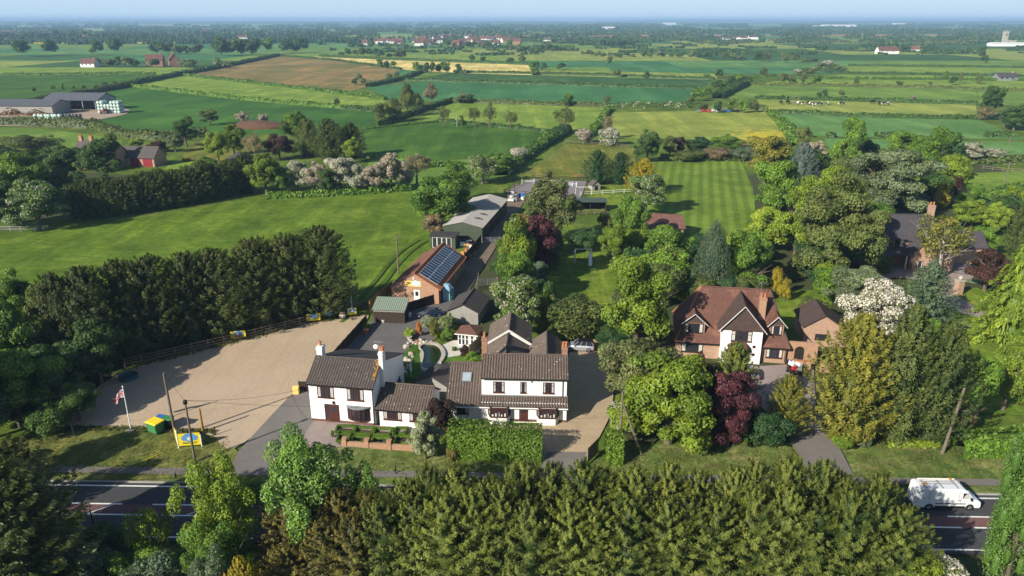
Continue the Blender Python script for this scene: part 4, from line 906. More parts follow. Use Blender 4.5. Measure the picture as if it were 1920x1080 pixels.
for k in range(12): cottage(rng.uniform(640, 800), rng.uniform(80, 87), rng.uniform(10, 18), 9, 5, 4, rng.uniform(-.7, .7), rng.choice(['white', 'offwhite']), 'tile_red', 'small pale house in the scattered hamlet left of the far village', 'houses of the scattered hamlet')
for k in range(5): cottage(1340 + 16 * k, rng.uniform(72, 77), rng.uniform(12, 22), 10, 5, 4, rng.uniform(-.5, .5), 'white', rng.choice(['tile_red', 'tile_slate']), 'pale far farmhouse in the row right of centre', 'far farmhouses right of centre')
for k in range(9): cottage(rng.uniform(0, 520), rng.uniform(60, 78), rng.uniform(14, 26), 11, 6, 5, rng.uniform(-.5, .5), rng.choice(['white', 'brick_red']), 'tile_red', 'house half hidden in far woodland at upper left', 'houses in the far left woodland')
def warehouse(px, py, w, d, h, label, group=None):
    p = P(px, py); t = thing('warehouse', label, 'warehouse', (p.x, p.y, 0), rng.uniform(-.1, .1), group)
    b = MB(); b.prism(gable_poly(0, d, d / 2, h, h * 1.25), 'x', 0, w); b.build('wall', M['white'], t)
    b = MB(); b.roof((-.4, -.5, h), (w + .4, -.5, h), (w + .4, d / 2, h * 1.3), (-.4, d / 2, h * 1.3), 2, 0, .3); b.roof((w + .4, d + .5, h), (-.4, d + .5, h), (-.4, d / 2 + .1, h * 1.3), (w + .4, d / 2 + .1, h * 1.3), 2, 0, .3); b.build('roof', M['white'], t)
warehouse(1545, 51.5, 210, 60, 13, 'very long white warehouse on the far plain right of centre')
warehouse(1528, 51.8, 60, 50, 10, 'short white warehouse at the left end of the very long one')
warehouse(1678, 48.5, 90, 60, 16, 'single white warehouse far off, nearest the right horizon')
warehouse(1862, 87, 34, 20, 5, 'long white farm sheds below the grey church tower'); warehouse(1895, 87, 26, 18, 5, 'white shed at the right frame edge beside the farm sheds')
warehouse(1245, 46.5, 120, 60, 16, 'white buildings in the far town near the centre horizon')
warehouse(1130, 55.5, 60, 40, 10, 'white block among far trees left of the far town')
p0 = P(1882, 83); ch = thing('church_tower', 'pale square church tower above the far white sheds', 'church', (p0.x, p0.y, 0))
b = MB(); b.box(-3.5, 3.5, -3.5, 3.5, 0, 22); [b.box(-3.6 + 6.2 * i, -2.6 + 6.2 * i, -3.6 + 6.2 * j, -2.6 + 6.2 * j, 22, 24.5) for i in (0, 1) for j in (0, 1)]; b.build('tower', M['stone'], ch); b = MB(); b.box(3.5, 20, -5, 5, 0, 7); b.build('nave', M['stone'], ch)
b = MB(); b.box(-1, 1, -3.58, -3.4, 15, 19); b.build('belfry_opening', M['darkframe'], ch)
for k, x in enumerate((583, 598, 633)):
    p0 = P(640 + (x - 583) * 1.0 + 193, 41.2); tb = thing('wind_turbine', 'tiny white wind turbine far off on the horizon', 'wind turbine', (p0.x, 9000, 0), 0, 'wind turbines on the horizon')
    b = MB(); b.tube([(0, 0, 0), (0, 0, 85)], [2.2, 1.2], 8); b.build('tower', M['white'], tb); b = MB(); [b.tube([(0, -2, 85), (38 * math.sin(a + k), -2, 85 + 38 * math.cos(a + k))], [1.3, .3], 5) for a in (0, 2.094, 4.189)]; b.build('rotor', M['white'], tb)
# ------------------------------------------------------------------ foliage meshes
def leaf_mesh(name, C, N, size, asp, mat, var, flo=None, axis=None, core=None, zs=1.0):
    """many small leaf faces: centres C, normals N, sizes; axis = growing direction of long sprays"""
    n = len(C); r = np.random.default_rng(n)
    N = N / np.maximum(np.linalg.norm(N, axis=1, keepdims=True), 1e-6)
    a = r.normal(size=(n, 3)) if axis is None else axis
    a = a - N * (a * N).sum(1, keepdims=True); a /= np.maximum(np.linalg.norm(a, axis=1, keepdims=True), 1e-6)
    b = np.cross(N, a); s = np.asarray(size).reshape(-1, 1) * np.ones((n, 1))
    Z_ = np.array([1, 1, zs]); q = np.stack([C - a * s * Z_, C + (-b * s * asp + N * s * .12) * Z_, C + a * s * Z_, C + (b * s * asp + N * s * .12) * Z_], 1).reshape(-1, 3)
    nv = 4 * n; faces = np.arange(nv).reshape(-1, 4)
    if core is not None:
        cv, cf = core; q = np.concatenate([q, cv]); nc = len(cf)
    else: nc = 0
    me = bpy.data.meshes.new(name); me.vertices.add(len(q)); me.vertices.foreach_set('co', q.astype(np.float32).ravel())
    loops = faces.ravel(); starts = np.arange(0, nv, 4); 
    if nc:
        cfl = np.array(cf, np.int64) + nv; loops = np.concatenate([loops, cfl.ravel()]); starts = np.concatenate([starts, nv + np.arange(nc) * cfl.shape[1]])
    me.loops.add(len(loops)); me.loops.foreach_set('vertex_index', loops.astype(np.int32))
    me.polygons.add(len(starts)); me.polygons.foreach_set('loop_start', starts.astype(np.int32))
    me.update(calc_edges=True); me.validate()
    at = me.attributes.new('var', 'FLOAT', 'FACE'); at.data.foreach_set('value', np.concatenate([var, np.full(nc, .1)]).astype(np.float32))  # cores keep the dark leaf tone, painting inner shade behind the leaves
    fa = me.attributes.new('flo', 'FLOAT', 'FACE'); fa.data.foreach_set('value', np.concatenate([flo if flo is not None else r.random(n), np.ones(nc)]).astype(np.float32))
    me.materials.append(mat)
    return me
def ico(centre, radii, sub=1):
    bm = bmesh.new(); bmesh.ops.create_icosphere(bm, subdivisions=sub, radius=1); v = np.array([p.co for p in bm.verts]) * np.array(radii) + np.array(centre); f = [[x.index for x in q.verts] for q in bm.faces]; bm.free(); return v, f
def merge_cores(L):
    V, F, k = [], [], 0
    for v, f in L: V.append(v); F += [[i + k for i in q] for q in f]; k += len(v)
    return np.concatenate(V), F
def rand_dirs(r, n):
    d = r.normal(size=(n, 3)); return d / np.linalg.norm(d, axis=1, keepdims=True)
def broad(seed, leaves=5200, blobs=34, size=.034, low=.16, prof='round', gap=.0, br=(.15, .27), core=True, spread=(.42, .28), fl=1.0):
    """crown in a unit box: width 1 (radius .5), height 0..1, made of leaf clumps spread through an uneven volume"""
    r = np.random.default_rng(seed); cz = (1 + low) / 2; hz = (1 - low) / 2
    d = rand_dirs(r, blobs); d[:, 2] = np.where(d[:, 2] < -.75, -d[:, 2], d[:, 2])
    rr = spread[0] + spread[1] * r.random(blobs) ** .6
    lob = 1 + .16 * np.sin(3 * np.arctan2(d[:, 1], d[:, 0]) + seed) + .12 * np.sin(5 * d[:, 2] + seed * 2)
    B = d * rr[:, None] * lob[:, None] * np.array([.5, .5, hz]) * 1.12 + np.array([0, 0, cz])
    t = (B[:, 2] - low) / (1 - low)
    if prof == 'cone': B[:, :2] *= np.clip(1.35 - t, .2, 1.1)[:, None]
    elif prof == 'column': B[:, :2] *= np.clip(1.1 - .35 * t, .4, 1)[:, None]
    elif prof == 'flat': B[:, :2] *= (.75 + .4 * np.clip(t, 0, 1))[:, None]
    R = r.uniform(*br, blobs) * .5 * 1.45
    B = np.concatenate([B, [[0, 0, cz]]]); R = np.append(R, .26 if fl == 1 else .21)
    area = R ** 2 / (R ** 2).sum(); cnt = (area * leaves * 2.0).astype(int); C, N, V = [], [], []
    sq = np.array([1, 1, min(1.0, hz * 2.0) * fl])
    for i, c in enumerate(cnt):
        dd = rand_dirs(r, c); dd[:, 2] = np.where((dd[:, 2] < -.3) & (r.random(c) < .6), -dd[:, 2], dd[:, 2])
        k = R[i] * (.62 + .46 * r.random(c) ** .5); p = B[i] + dd * k[:, None] * sq
        C.append(p); N.append(dd * .9 + rand_dirs(r, c) * .75 + np.array([0, 0, .25])); V.append(np.clip(.5 + .28 * r.normal() + .22 * r.normal(size=c), 0, 1))
    C, N, V = np.concatenate(C), np.concatenate(N), np.concatenate(V)
    inside = np.zeros(len(C), bool)
    for i in range(len(B)): inside |= (np.linalg.norm((C - B[i]) / sq, axis=1) < R[i] * .58)
    keep = ~inside & (r.random(len(C)) > gap); C, N, V = C[keep], N[keep], V[keep]
    if len(C) > leaves: j = r.permutation(len(C))[:leaves]; C, N, V = C[j], N[j], V[j]
    # flower value is clumped so that blossom comes in patches
    fl = np.clip(.5 + .32 * np.sin(C[:, 0] * 17 + seed) * np.sin(C[:, 1] * 15 + 1) * np.sin(C[:, 2] * 14) + .32 * r.normal(size=len(C)), 0, 1)
    co = merge_cores([ico(B[i], [R[i] * .62] * 2 + [R[i] * .62 * sq[2]], 1) for i in range(len(B))]) if core else None
    return dict(C=C, N=N, size=size * r.uniform(.6, 1.35, len(C)), asp=.62, var=V, flo=fl, core=co)
def conifer(seed, sprays=330, per=16, size=.036, up=.75, taper=.85, low=.02, droop=0.0, tiers=0, blunt=.0):
    """leylandii and its kin: fans of sprays on rising boughs round a straight stem"""
    r = np.random.default_rng(seed); C, N, A, V = [], [], [], []
    for i in range(sprays):
        t = low + (1 - low) * (i + r.random()) / sprays
        if tiers: t = low + (1 - low) * (math.floor((t - low) / (1 - low) * tiers) + .25 * r.random()) / tiers
        az = i * 2.39996 + r.normal() * .35
        rad_ = .5 * (max(0, 1 - t ** (1.6 + blunt * 2.5)) ** taper) * r.uniform(.72, 1.1) * (1 + .12 * math.sin(2 * az + seed)) + .025
        o = np.array([math.cos(az), math.sin(az), 0]); L = rad_
        tipz = t + L * .5 * (up - droop) + r.normal() * .012
        u = (1 - (r.random(per) ** 1.6) * .75)
        side = np.array([-o[1], o[0], 0]); sp = r.normal(size=per) * .15 * (1.12 - u)
        Lw = max(L, .16); p = o * (u * L)[:, None] + side * (sp * Lw * 1.5)[:, None] + np.array([0, 0, 1]) * ((t - .10 * up * (1 - u)) + (tipz - t) * u ** 1.4 - droop * .12 * u ** 2 + r.normal(size=per) * .009)[:, None]
        ax = o + side * (sp * 2.2)[:, None] + np.array([0, 0, .55 * (up - droop)]) + r.normal(size=(per, 3)) * .22
        nn = np.array([0, 0, 1.0]) * .8 + o * .55 + r.normal(size=(per, 3)) * .38
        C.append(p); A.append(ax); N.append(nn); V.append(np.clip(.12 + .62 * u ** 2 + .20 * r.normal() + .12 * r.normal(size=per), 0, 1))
    C, N, A, V = map(np.concatenate, (C, N, A, V)); n = len(C)
    co = []
    for k in range(7):
        t = low + (1 - low) * (k + .3) / 7.5; rr = .5 * max(.02, 1 - t ** (1.6 + blunt * 2.5)) ** taper * .5
        co.append(ico([0, 0, t], [rr, rr, .12], 1))
    return dict(C=C, N=N, axis=A, size=size * r.uniform(.6, 1.4, n), asp=.36, var=V, flo=r.random(n), core=merge_cores(co))
def weeping(seed, strands=230, per=24, size=.024):
    r = np.random.default_rng(seed); C, N, A, V = [], [], [], []
    for i in range(strands):
        az = r.random() * 6.283; q = r.random() ** .6; top = .45 + .55 * (1 - q ** 2) * r.uniform(.8, 1.0); L = r.uniform(.25, .6) * (.4 + q)
        o = np.array([math.cos(az), math.sin(az), 0]); u = np.linspace(0, 1, per) + r.normal(size=per) * .02; rad_ = .46 * q * (1 + .12 * math.sin(3 * az + seed))
        p = o * (rad_ * (.8 + .25 * np.sqrt(np.clip(u, 0, 1))))[:, None] + np.array([0, 0, 1]) * np.clip(top - L * u, .06, 1)[:, None] + r.normal(size=(per, 3)) * .012
        C.append(p); N.append(o * .8 + r.normal(size=(per, 3)) * .6 + np.array([0, 0, .3])); A.append(np.tile([0, 0, -1.0], (per, 1)) + r.normal(size=(per, 3)) * .3); V.append(np.clip(.5 + .25 * r.normal() + .15 * r.normal(size=per), 0, 1))
    C, N, A, V = map(np.concatenate, (C, N, A, V))
    return dict(C=C, N=N, axis=A, size=size * r.uniform(.6, 1.4, len(C)), asp=.4, var=V, core=ico([0, 0, .5], [.25, .25, .32], 2))
PROTO = {
 'round': [broad(10 + k, 16000, 40, .0175, .04, br=(.09, .25), spread=(.38, .40), fl=.66) for k in range(6)],
 'bush': [broad(120 + k, 17000, 44, .017, -.06, 'flat', br=(.10, .23), spread=(.40, .36), fl=.68) for k in range(3)],
 'open': [broad(20 + k, 12000, 46, .0175, .10, 'round', .10, (.10, .2), False) for k in range(4)],
 'tall': [broad(30 + k, 16000, 54, .017, .04, 'round', .0, (.08, .22), True, (.34, .42), .7) for k in range(3)],
 'flat': [broad(40 + k, 12000, 44, .019, .2, 'flat') for k in range(2)],
 'sparse': [broad(50 + k, 4200, 40, .017, .2, 'round', .3, (.08, .18), False) for k in range(3)],
 'shrub': [broad(60 + k, 9000, 34, .025, -.05, 'flat', .0, (.15, .28)) for k in range(4)],
 'big': [broad(70 + k, 30000, 70, .0125, .04, 'round', .04, (.08, .19), True, (.36, .42), .62) for k in range(3)],
 'loose': [broad(75 + k, 26000, 95, .0125, .02, 'round', .12, (.06, .15), False, (.2, .58)) for k in range(3)],
 'ivy': [broad(81, 32000, 90, .0115, .0, 'column', .0, (.10, .18))],
 'leyb': [conifer(60 + k, 300, 85, .0185, .75, .62, .0, 0, 0, .42) for k in range(4)],
 'column': [broad(80, 6000, 36, .025, .02, 'column')],
 'ley': [conifer(k, 300, 80, .0185, .95, .85, .0, 0, 0, .12) for k in range(5)],
 'fore': [conifer(90 + k, 210, 190, .0120, .62, .66, .0, 0, 0, .12) for k in range(6)],
 'dense': [conifer(20 + k, 700, 26, .018, .5, .95, .0, 0, 0, .1) for k in range(2)],
 'cedar': [conifer(30 + k, 170, 90, .0165, .25, 1.0, .08, .6, 12) for k in range(2)],
 'weep': [weeping(40 + k, 420, 40, .0145) for k in range(2)],
 'far': [broad(100 + k, 900, 18, .055, .12, 'round', .0, (.2, .34)) for k in range(5)],
 'farcon': [conifer(110, 90, 9, .075, .6, .9, .02)],
}
_MC = {}
FM = {}
def fol(name, dark, light, g=2.1, **k):
    FM[name] = foliage('leaves_' + name, tuple(x * g * q for x, q in zip(dark, (.95, .85, .8))), tuple(x * g * q for x, q in zip(light, (1.13, 1.0, .95))), **k)
fol('green', (.022, .058, .008), (.075, .150, .017)); fol('fresh', (.034, .070, .007), (.104, .166, .015)); fol('deep', (.011, .034, .008), (.038, .082, .017))
fol('olive', (.024, .042, .010), (.076, .108, .030)); fol('willow', (.036, .054, .018), (.095, .122, .045)); fol('grey', (.040, .064, .032), (.098, .142, .076)); fol('lime', (.055, .10, .010), (.15, .225, .025)); fol('gold', (.085, .088, .006), (.24, .215, .016))
fol('purple', (.016, .006, .010), (.062, .020, .028)); fol('maroon', (.012, .008, .008), (.042, .022, .018)); fol('ley', (.013, .030, .008), (.058, .084, .020)); fol('fore', (.013, .031, .006), (.096, .128, .024)); fol('brownley', (.016, .024, .007), (.108, .104, .026))
fol('dark', (.010, .021, .006), (.044, .062, .016)); fol('darkgreen', (.007, .026, .009), (.028, .068, .022)); fol('blue', (.030, .052, .048), (.10, .15, .14)); fol('bluegreen', (.022, .050, .030), (.075, .115, .066)); fol('tan', (.06, .055, .03), (.17, .145, .085)); fol('twig', (.06, .058, .035), (.13, .125, .07))
fol('glossy', (.020, .058, .008), (.072, .150, .020), gloss=.6); fol('olivegold', (.034, .052, .008), (.128, .138, .022))
fol('may', (.024, .052, .012), (.075, .125, .025), flower=(.60, .56, .46), frac=.56); fol('white', (.05, .07, .03), (.10, .13, .05), flower=(.64, .60, .50), frac=.66); fol('pink', (.04, .055, .025), (.09, .11, .045), flower=(.56, .46, .38), frac=.58); fol('mayhalf', (.022, .05, .011), (.07, .12, .024), flower=(.55, .52, .40), frac=.16)
fol('chestnut', (.016, .045, .009), (.06, .115, .02), flower=(.42, .44, .30), frac=.22); fol('variegated', (.05, .085, .03), (.13, .18, .07), flower=(.40, .42, .30), frac=.45); fol('rose', (.02, .05, .01), (.06, .12, .02), flower=(.42, .10, .12), frac=.4); fol('orange', (.20, .09, .02), (.34, .17, .05)); fol('box', (.026, .064, .006), (.080, .145, .014))
M['bark'] = plain('grey_brown_bark', (.13, .105, .08), .95, 0, .3, 6); M['barkpale'] = plain('pale_bark', (.36, .33, .28), .9, 0, .25, 5)
def proto_mesh(kind, i, mat):
    L = PROTO[kind]; i %= len(L); key = (kind, i)
    if key not in _MC: _MC[key] = leaf_mesh('crown_' + kind, mat=FM['green'], zs={'ivy': .3, 'fore': .62, 'ley': .6, 'leyb': .7, 'column': .5, 'tall': .7, 'weep': .7, 'loose': .7}.get(kind, 1.0), **L[i])
    return _MC[key]
_TR = {}
def trunk_mesh(style, i):
    if (style, i) in _TR: return _TR[style, i]
    r = random.Random(i * 7 + len(style)); b = MB()
    if style == 'pole': b.tube([(0, 0, -.02), (0, 0, .5), (0, 0, .99)], [.035, .022, .004], 7)
    else:
        lean = r.uniform(-.03, .03); b.tube([(0, 0, -.02), (lean * .4, 0, .12), (lean, lean, .34), (lean * 1.6, 0, .62), (0, lean, .86)], [.05, .038, .032, .02, .006], 7)
        for k in range(11 if style == 'limbs' else 17):
            z = r.uniform(.2, .66); a = k * 2.4 + r.uniform(-.4, .4); L = r.uniform(.24, .40) * (1.1 if style != 'limbs' else 1); e = (L * math.cos(a), L * math.sin(a), min(.93, z + r.uniform(.12, .3)))
            mid = (e[0] * .5, e[1] * .5, z + (e[2] - z) * .35); q_ = 1 if style == 'limbs' else .45; b.tube([(lean, 0, z), mid, e], [.018 * q_, .012 * q_, .003 * q_], 5)
            for q in range(2 if style == 'limbs' else 3):
                f = (e[0] * r.uniform(.8, 1.25) + r.uniform(-.1, .1), e[1] * r.uniform(.8, 1.25) + r.uniform(-.1, .1), min(.97, e[2] + r.uniform(-.02, .14))); b.tube([mid, f], [.008 * q_, .002 * q_], 4)
    o = b.build('trunk', M['bark']); me = o.data; bpy.data.objects.remove(o); _TR[style, i] = me; return me
NICE = {'round': 'tree', 'open': 'tree', 'tall': 'tree', 'flat': 'tree', 'sparse': 'thin_leaved_tree', 'shrub': 'shrub', 'big': 'large_tree', 'bush': 'shrub_tree', 'loose': 'tree', 'ivy': 'columnar_tree', 'leyb': 'conifer', 'column': 'column_shrub', 'ley': 'conifer', 'fore': 'conifer', 'dense': 'dense_conifer', 'cedar': 'layered_conifer', 'weep': 'weeping_tree', 'far': 'tree', 'farcon': 'conifer'}
tr_rng = random.Random(77); tree_n = 0
def plant(kind, X, Y, w, h, col, label, group=None, z=0.0, wd=None, cat=None, name=None, bark='bark', simple=False):
    """one tree: an Empty at its foot > crown, trunk"""
    global tree_n; tree_n += 1
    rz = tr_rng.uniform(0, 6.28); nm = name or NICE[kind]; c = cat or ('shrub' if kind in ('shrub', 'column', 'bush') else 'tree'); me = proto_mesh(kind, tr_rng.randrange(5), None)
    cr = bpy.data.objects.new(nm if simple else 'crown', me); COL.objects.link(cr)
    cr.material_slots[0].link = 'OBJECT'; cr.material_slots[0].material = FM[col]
    wd = wd or w; rr = rz if wd == w else tr_rng.choice([0, math.pi])
    if simple:
        cr.location = (X, Y, z); cr.rotation_euler = (0, 0, rr); cr.scale = (w, wd, h); return tag(cr, label, c, group)
    t = thing(nm, label, c, (X, Y, z), rr, group)
    cr.parent = t; cr.scale = (w, wd, h)
    st = 'pole' if kind in ('ley', 'leyb', 'fore', 'dense', 'cedar') else ('twigs' if kind == 'sparse' else 'limbs')
    tk = bpy.data.objects.new('stem' if kind in ('shrub', 'column') else 'trunk', trunk_mesh(st, tree_n % 3)); COL.objects.link(tk); tk.parent = t
    s = min(w, h); tk.scale = (w * .96 if st != 'pole' else s * .8, w * .96 if st != 'pole' else s * .8, h * (.97 if st == 'pole' else .95))
    if bark != 'bark': tk.material_slots[0].link = 'OBJECT'; tk.material_slots[0].material = M[bark]
    return t
def T(kind, x, y, top, wpx, col, label, group=None, **k):
    """tree from the photograph: foot at ground pixel (x, y), top at row `top`, crown `wpx` pixels wide"""
    p = P(x, y); h = max(.4, height_at(x, y, top)); pm = FPX / (p.y * CP + (CAM_H - h * .5) * SP); w = wpx / pm
    # the visible top of a crown is its shoulder, a little lower and nearer than its axis
    return plant(kind, p.x, p.y, w, h * 1.02, col, label, group, **k)
def hedge(pts, w, h, leaf, col, label, name='hedge', seed=0, bump=.18, fl=None, cover=1.5, group=None, stuff=False, cat='hedge', zb=0.0):
    """clipped or rough hedge following ground points: leaf faces over a rounded strip plus a solid heart"""
    r = np.random.default_rng(seed + 500); P_ = np.array([[p[0], p[1]] for p in pts], float); seg = np.diff(P_, axis=0); L = np.linalg.norm(seg, axis=1); cum = np.concatenate([[0], np.cumsum(L)]); tot = cum[-1]
    n = int(min(42000, tot * (2 * h + w) / (leaf * leaf * 1.25) * cover * .5)); n = max(n, 30)
    def at(s):
        i = np.clip(np.searchsorted(cum, s, 'right') - 1, 0, len(L) - 1); f = ((s - cum[i]) / L[i])[:, None]; d = seg[i] / L[i][:, None]
        return P_[i] + seg[i] * f, np.stack([-d[:, 1], d[:, 0]], 1)
    def shape(s, ph):
        k = 1 + bump * (.5 * np.sin(s / max(w, .5) * 1.3 + seed) + .5 * np.sin(s / max(w, .5) * .47 + 2 * seed) + .35 * np.sin(s / max(w, .5) * 3.1 + ph * 2))
        c, sn = np.cos(ph), np.sin(ph); e = .62
        return np.sign(c) * np.abs(c) ** e * w / 2 * (1 + (k - 1) * .6), np.abs(sn) ** e * h * k
    s = r.random(n) * tot; ph = r.random(n) * math.pi; off, z = shape(s, ph); base, nr = at(s)
    k = 1 + r.normal(size=n) * .035
    C = np.concatenate([base + nr * (off * k)[:, None], (z * k + zb)[:, None]], 1)
    N = np.concatenate([nr * np.cos(ph)[:, None], np.sin(ph)[:, None]], 1) + r.normal(size=(n, 3)) * .6 + np.array([0, 0, .2])
    ms = max(2, int(tot / max(w * .5, .5))); ss = np.linspace(0, tot - 1e-4, ms); V, F = [], []; ring = [0, .25, .5, .75, 1]
    for j, q in enumerate(ring):
        of, zz = shape(ss, np.full(ms, q * math.pi)); bb, nn = at(ss); V.append(np.concatenate([bb + nn * (of * .86)[:, None], (zz * .88 + zb)[:, None]], 1))
    V = np.stack(V, 1).reshape(-1, 3)
    for i in range(ms - 1):
        for j in range(4): a = i * 5 + j; F.append([a, a + 1, a + 6, a + 5])
    for e_ in (0, (ms - 1) * 5): F.append([e_, e_ + 1, e_ + 2, e_ + 3]); 
    var = np.clip(.5 + .3 * np.sin(s / max(w, .5) * .9) * np.sin(ph * 3) + .2 * r.normal(size=n), 0, 1)
    flo = np.clip(.5 + .45 * np.sin(s / max(w, .5) * .7 + seed) * np.cos(ph * 2 + s) + .25 * r.normal(size=n), 0, 1)
    me = leaf_mesh(name, C, N, leaf * r.uniform(.6, 1.35, n), .65, FM[col], var, flo, None, (V, F))
    o = bpy.data.objects.new(name, me); COL.objects.link(o)
    return tag(o, label, None if stuff else cat, group, 'stuff' if stuff else None)
# ------------------------------------------------------------------ trees and hedges, near to far
ORD = ['first', 'second', 'third', 'fourth', 'fifth', 'sixth', 'seventh', 'eighth', 'ninth', 'tenth', 'eleventh', 'twelfth', 'thirteenth', 'fourteenth', 'fifteenth', 'sixteenth', 'seventeenth', 'eighteenth', 'nineteenth', 'twentieth', 'twenty-first', 'twenty-second', 'twenty-third', 'twenty-fourth', 'twenty-fifth']
r5 = random.Random(21)
# foreground belt of conifers along the near side of the road
nb = 21
for row, (Y0, rl) in enumerate(((47.6, 'back'), (44.4, 'front'))):
    for k in range(nb):
        X = -17.2 + 44.6 * k / (nb - 1) + r5.uniform(-.4, .4) + row * 1.0; Y = Y0 + r5.uniform(-.5, .5)
        h = 10.5 + r5.uniform(-.7, .8) - row * .1; t = k / (nb - 1)
        if t < .22: h -= (.22 - t) * 17
        if t > .93: h -= (t - .93) * 14
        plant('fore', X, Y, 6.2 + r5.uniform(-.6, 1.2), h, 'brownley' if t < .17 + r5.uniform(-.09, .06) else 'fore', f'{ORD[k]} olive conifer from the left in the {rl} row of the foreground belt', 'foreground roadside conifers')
# foreground trees, left and right
plant('leyb', -35.5, 43.5, 10.0, 13.2, 'dark', 'big dark conifer filling the lower left corner in front of the road')
plant('leyb', -38.5, 47.5, 8.5, 12.5, 'dark', 'dark conifer behind the lower left corner one, against the road')
plant('loose', -15.9, 49.3, 8.6, 12.9, 'glossy', 'bright broad-leaved tree hiding the mouth of the cottage driveway')
plant('loose', -11.8, 50.2, 4.4, 9.6, 'glossy', 'low bright bough tree right of the driveway mouth tree')
plant('loose', -22.2, 48.0, 6.6, 11.6, 'fresh', 'loose green tree with bare grey limbs overhanging the road')
plant('loose', -21.6, 44.5, 6.0, 8.0, 'green', 'green tree rising from the bottom edge below the grey-limbed tree')
plant('round', -25.5, 42.5, 6.5, 6.6, 'bluegreen', 'grey-green willowy bush at the bottom edge near the dark conifer')
plant('weep', -36.0, 40.5, 4.2, 8.2, 'bluegreen', 'pale willow tip at the bottom left corner')
plant('sparse', -28.0, 48.0, 4.0, 7.6, 'fresh', 'thin climbing sprays standing against the dark road')
plant('loose', -21.0, 42.5, 5.0, 7.4, 'bluegreen', 'blue-green bush at the bottom edge left of the conifer belt')
plant('ley', -18.5, 41.5, 3.4, 7.6, 'gold', 'golden-tipped conifer at the bottom edge left of the belt')
plant('loose', 28.9, 47.8, 3.4, 8.3, 'glossy', 'fresh green sapling between conifer belt and white van')
plant('shrub', 31.5, 46.0, 5.2, 4.6, 'white', 'white blossoming hawthorn at the bottom right near the road')
plant('shrub', 29.2, 44.5, 4.8, 5.8, 'fresh', 'green bush at the bottom edge right of the conifer belt')
t = plant('ivy', 37.6, 46.0, 5.0, 17.2, 'glossy', 'tall ivy-green columnar tree at the right frame edge', name='columnar_tree', cat='tree')
plant('ivy', 40.6, 44.0, 5.0, 15.0, 'glossy', 'second columnar tree cut by the right frame edge', name='columnar_tree', cat='tree')
plant('bush', -31.5, 45.0, 6.5, 5.6, 'bluegreen', 'grey-green bush in the gap right of the corner conifer'); plant('bush', -27.8, 46.2, 5.5, 5.0, 'green', 'leafy green bush against the near road edge at lower left'); plant('bush', -33.2, 49.6, 4.5, 3.6, 'deep', 'low dark bush on the near road edge behind the corner conifer'); plant('loose', -23.6, 50.4, 4.0, 4.4, 'deep', 'low dark bush under the grey-limbed tree')
plant('round', -45.5, 46.0, 8.5, 13.0, 'deep', 'dark tree beyond the left frame edge shading the road')
# roadside hedges and shrubs
hedge([P(842, 851), P(922, 853)], 3.3, 3.5, .10, 'box', 'left block of the clipped laurel hedge before the bay-windowed house', seed=1, bump=.06)
hedge([P(923, 853), P(1016, 855)], 3.3, 3.5, .10, 'box', 'right block of the clipped laurel hedge before the bay-windowed house', seed=2, bump=.06)
hedge([P(1133, 862), P(1166, 863)], 2.9, 3.2, .10, 'box', 'square clipped laurel bush beside the gravel drive entrance', name='clipped_bush', seed=3, bump=.04, cat='bush')
T('bush', 798, 862, 776, 72, 'variegated', 'pale variegated shrub at the left end of the laurel hedge')
T('shrub', 826, 815, 748, 60, 'maroon', 'dark purple shrub under the skylight roof')
T('shrub', 850, 866, 840, 30, 'brownley', 'small reddish brown shrub at the foot of the variegated shrub')
T('bush', 1252, 832, 672, 185, 'fresh', 'big bright green shrub tree beside the leaning pole')
T('bush', 1185, 822, 735, 95, 'fresh', 'bright shrub tree behind the square laurel bush')
T('shrub', 1160, 815, 758, 50, 'may', 'white flowering shrub peeping behind the pole brace')
T('shrub', 1190, 818, 778, 30, 'rose', 'pink-red flowering shrub behind the pole brace')
T('bush', 1320, 835, 775, 70, 'fresh', 'yellow-green bush at the foot of the purple tree')
T('open', 1198, 775, 630, 160, 'willow', 'grey-green willow-leaved tree beside the gravel drive')
T('tall', 1190, 672, 482, 145, 'fresh', 'tall bright green tree behind the silver car')
T('bush', 1362, 838, 705, 112, 'purple', 'large dark purple tree on the verge in front of the brick house')
T('bush', 1325, 795, 690, 66, 'purple', 'narrow purple tree behind the large purple one')
T('shrub', 1300, 770, 672, 40, 'purple', 'little purple shrub under the brick house window')
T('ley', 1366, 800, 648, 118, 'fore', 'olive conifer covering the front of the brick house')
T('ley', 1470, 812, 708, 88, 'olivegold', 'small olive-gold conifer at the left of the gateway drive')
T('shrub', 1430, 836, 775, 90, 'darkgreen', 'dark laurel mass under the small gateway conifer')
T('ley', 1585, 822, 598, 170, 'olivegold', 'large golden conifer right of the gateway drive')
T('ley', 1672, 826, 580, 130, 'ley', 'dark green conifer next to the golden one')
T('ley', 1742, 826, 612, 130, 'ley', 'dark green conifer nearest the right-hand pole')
T('open', 1812, 800, 655, 95, 'green', 'loose green tree right of the dark conifers')
T('open', 1880, 770, 655, 90, 'fresh', 'small apple-like tree on the right lawn with leaning trunk')
T('shrub', 1808, 808, 765, 40, 'tan', 'tan-tipped shrub beside the right-hand pole')
hedge([P(1790, 848), P(1990, 846)], 3.4, 2.3, .2, 'green', 'broad clipped hedge along the verge right of the pole', seed=4, bump=.06)
hedge([P(1660, 836), P(1755, 836)], 1.4, .8, .16, 'lime', 'low yellow-green shrub strip under the dark conifers', name='shrub_border', seed=5)
T('shrub', 1578, 842, 815, 42, 'box', 'small round clipped bush beside the gateway drive')
T('shrub', 1622, 838, 810, 28, 'bluegreen', 'grassy blue-green tuft beside the small clipped bush')
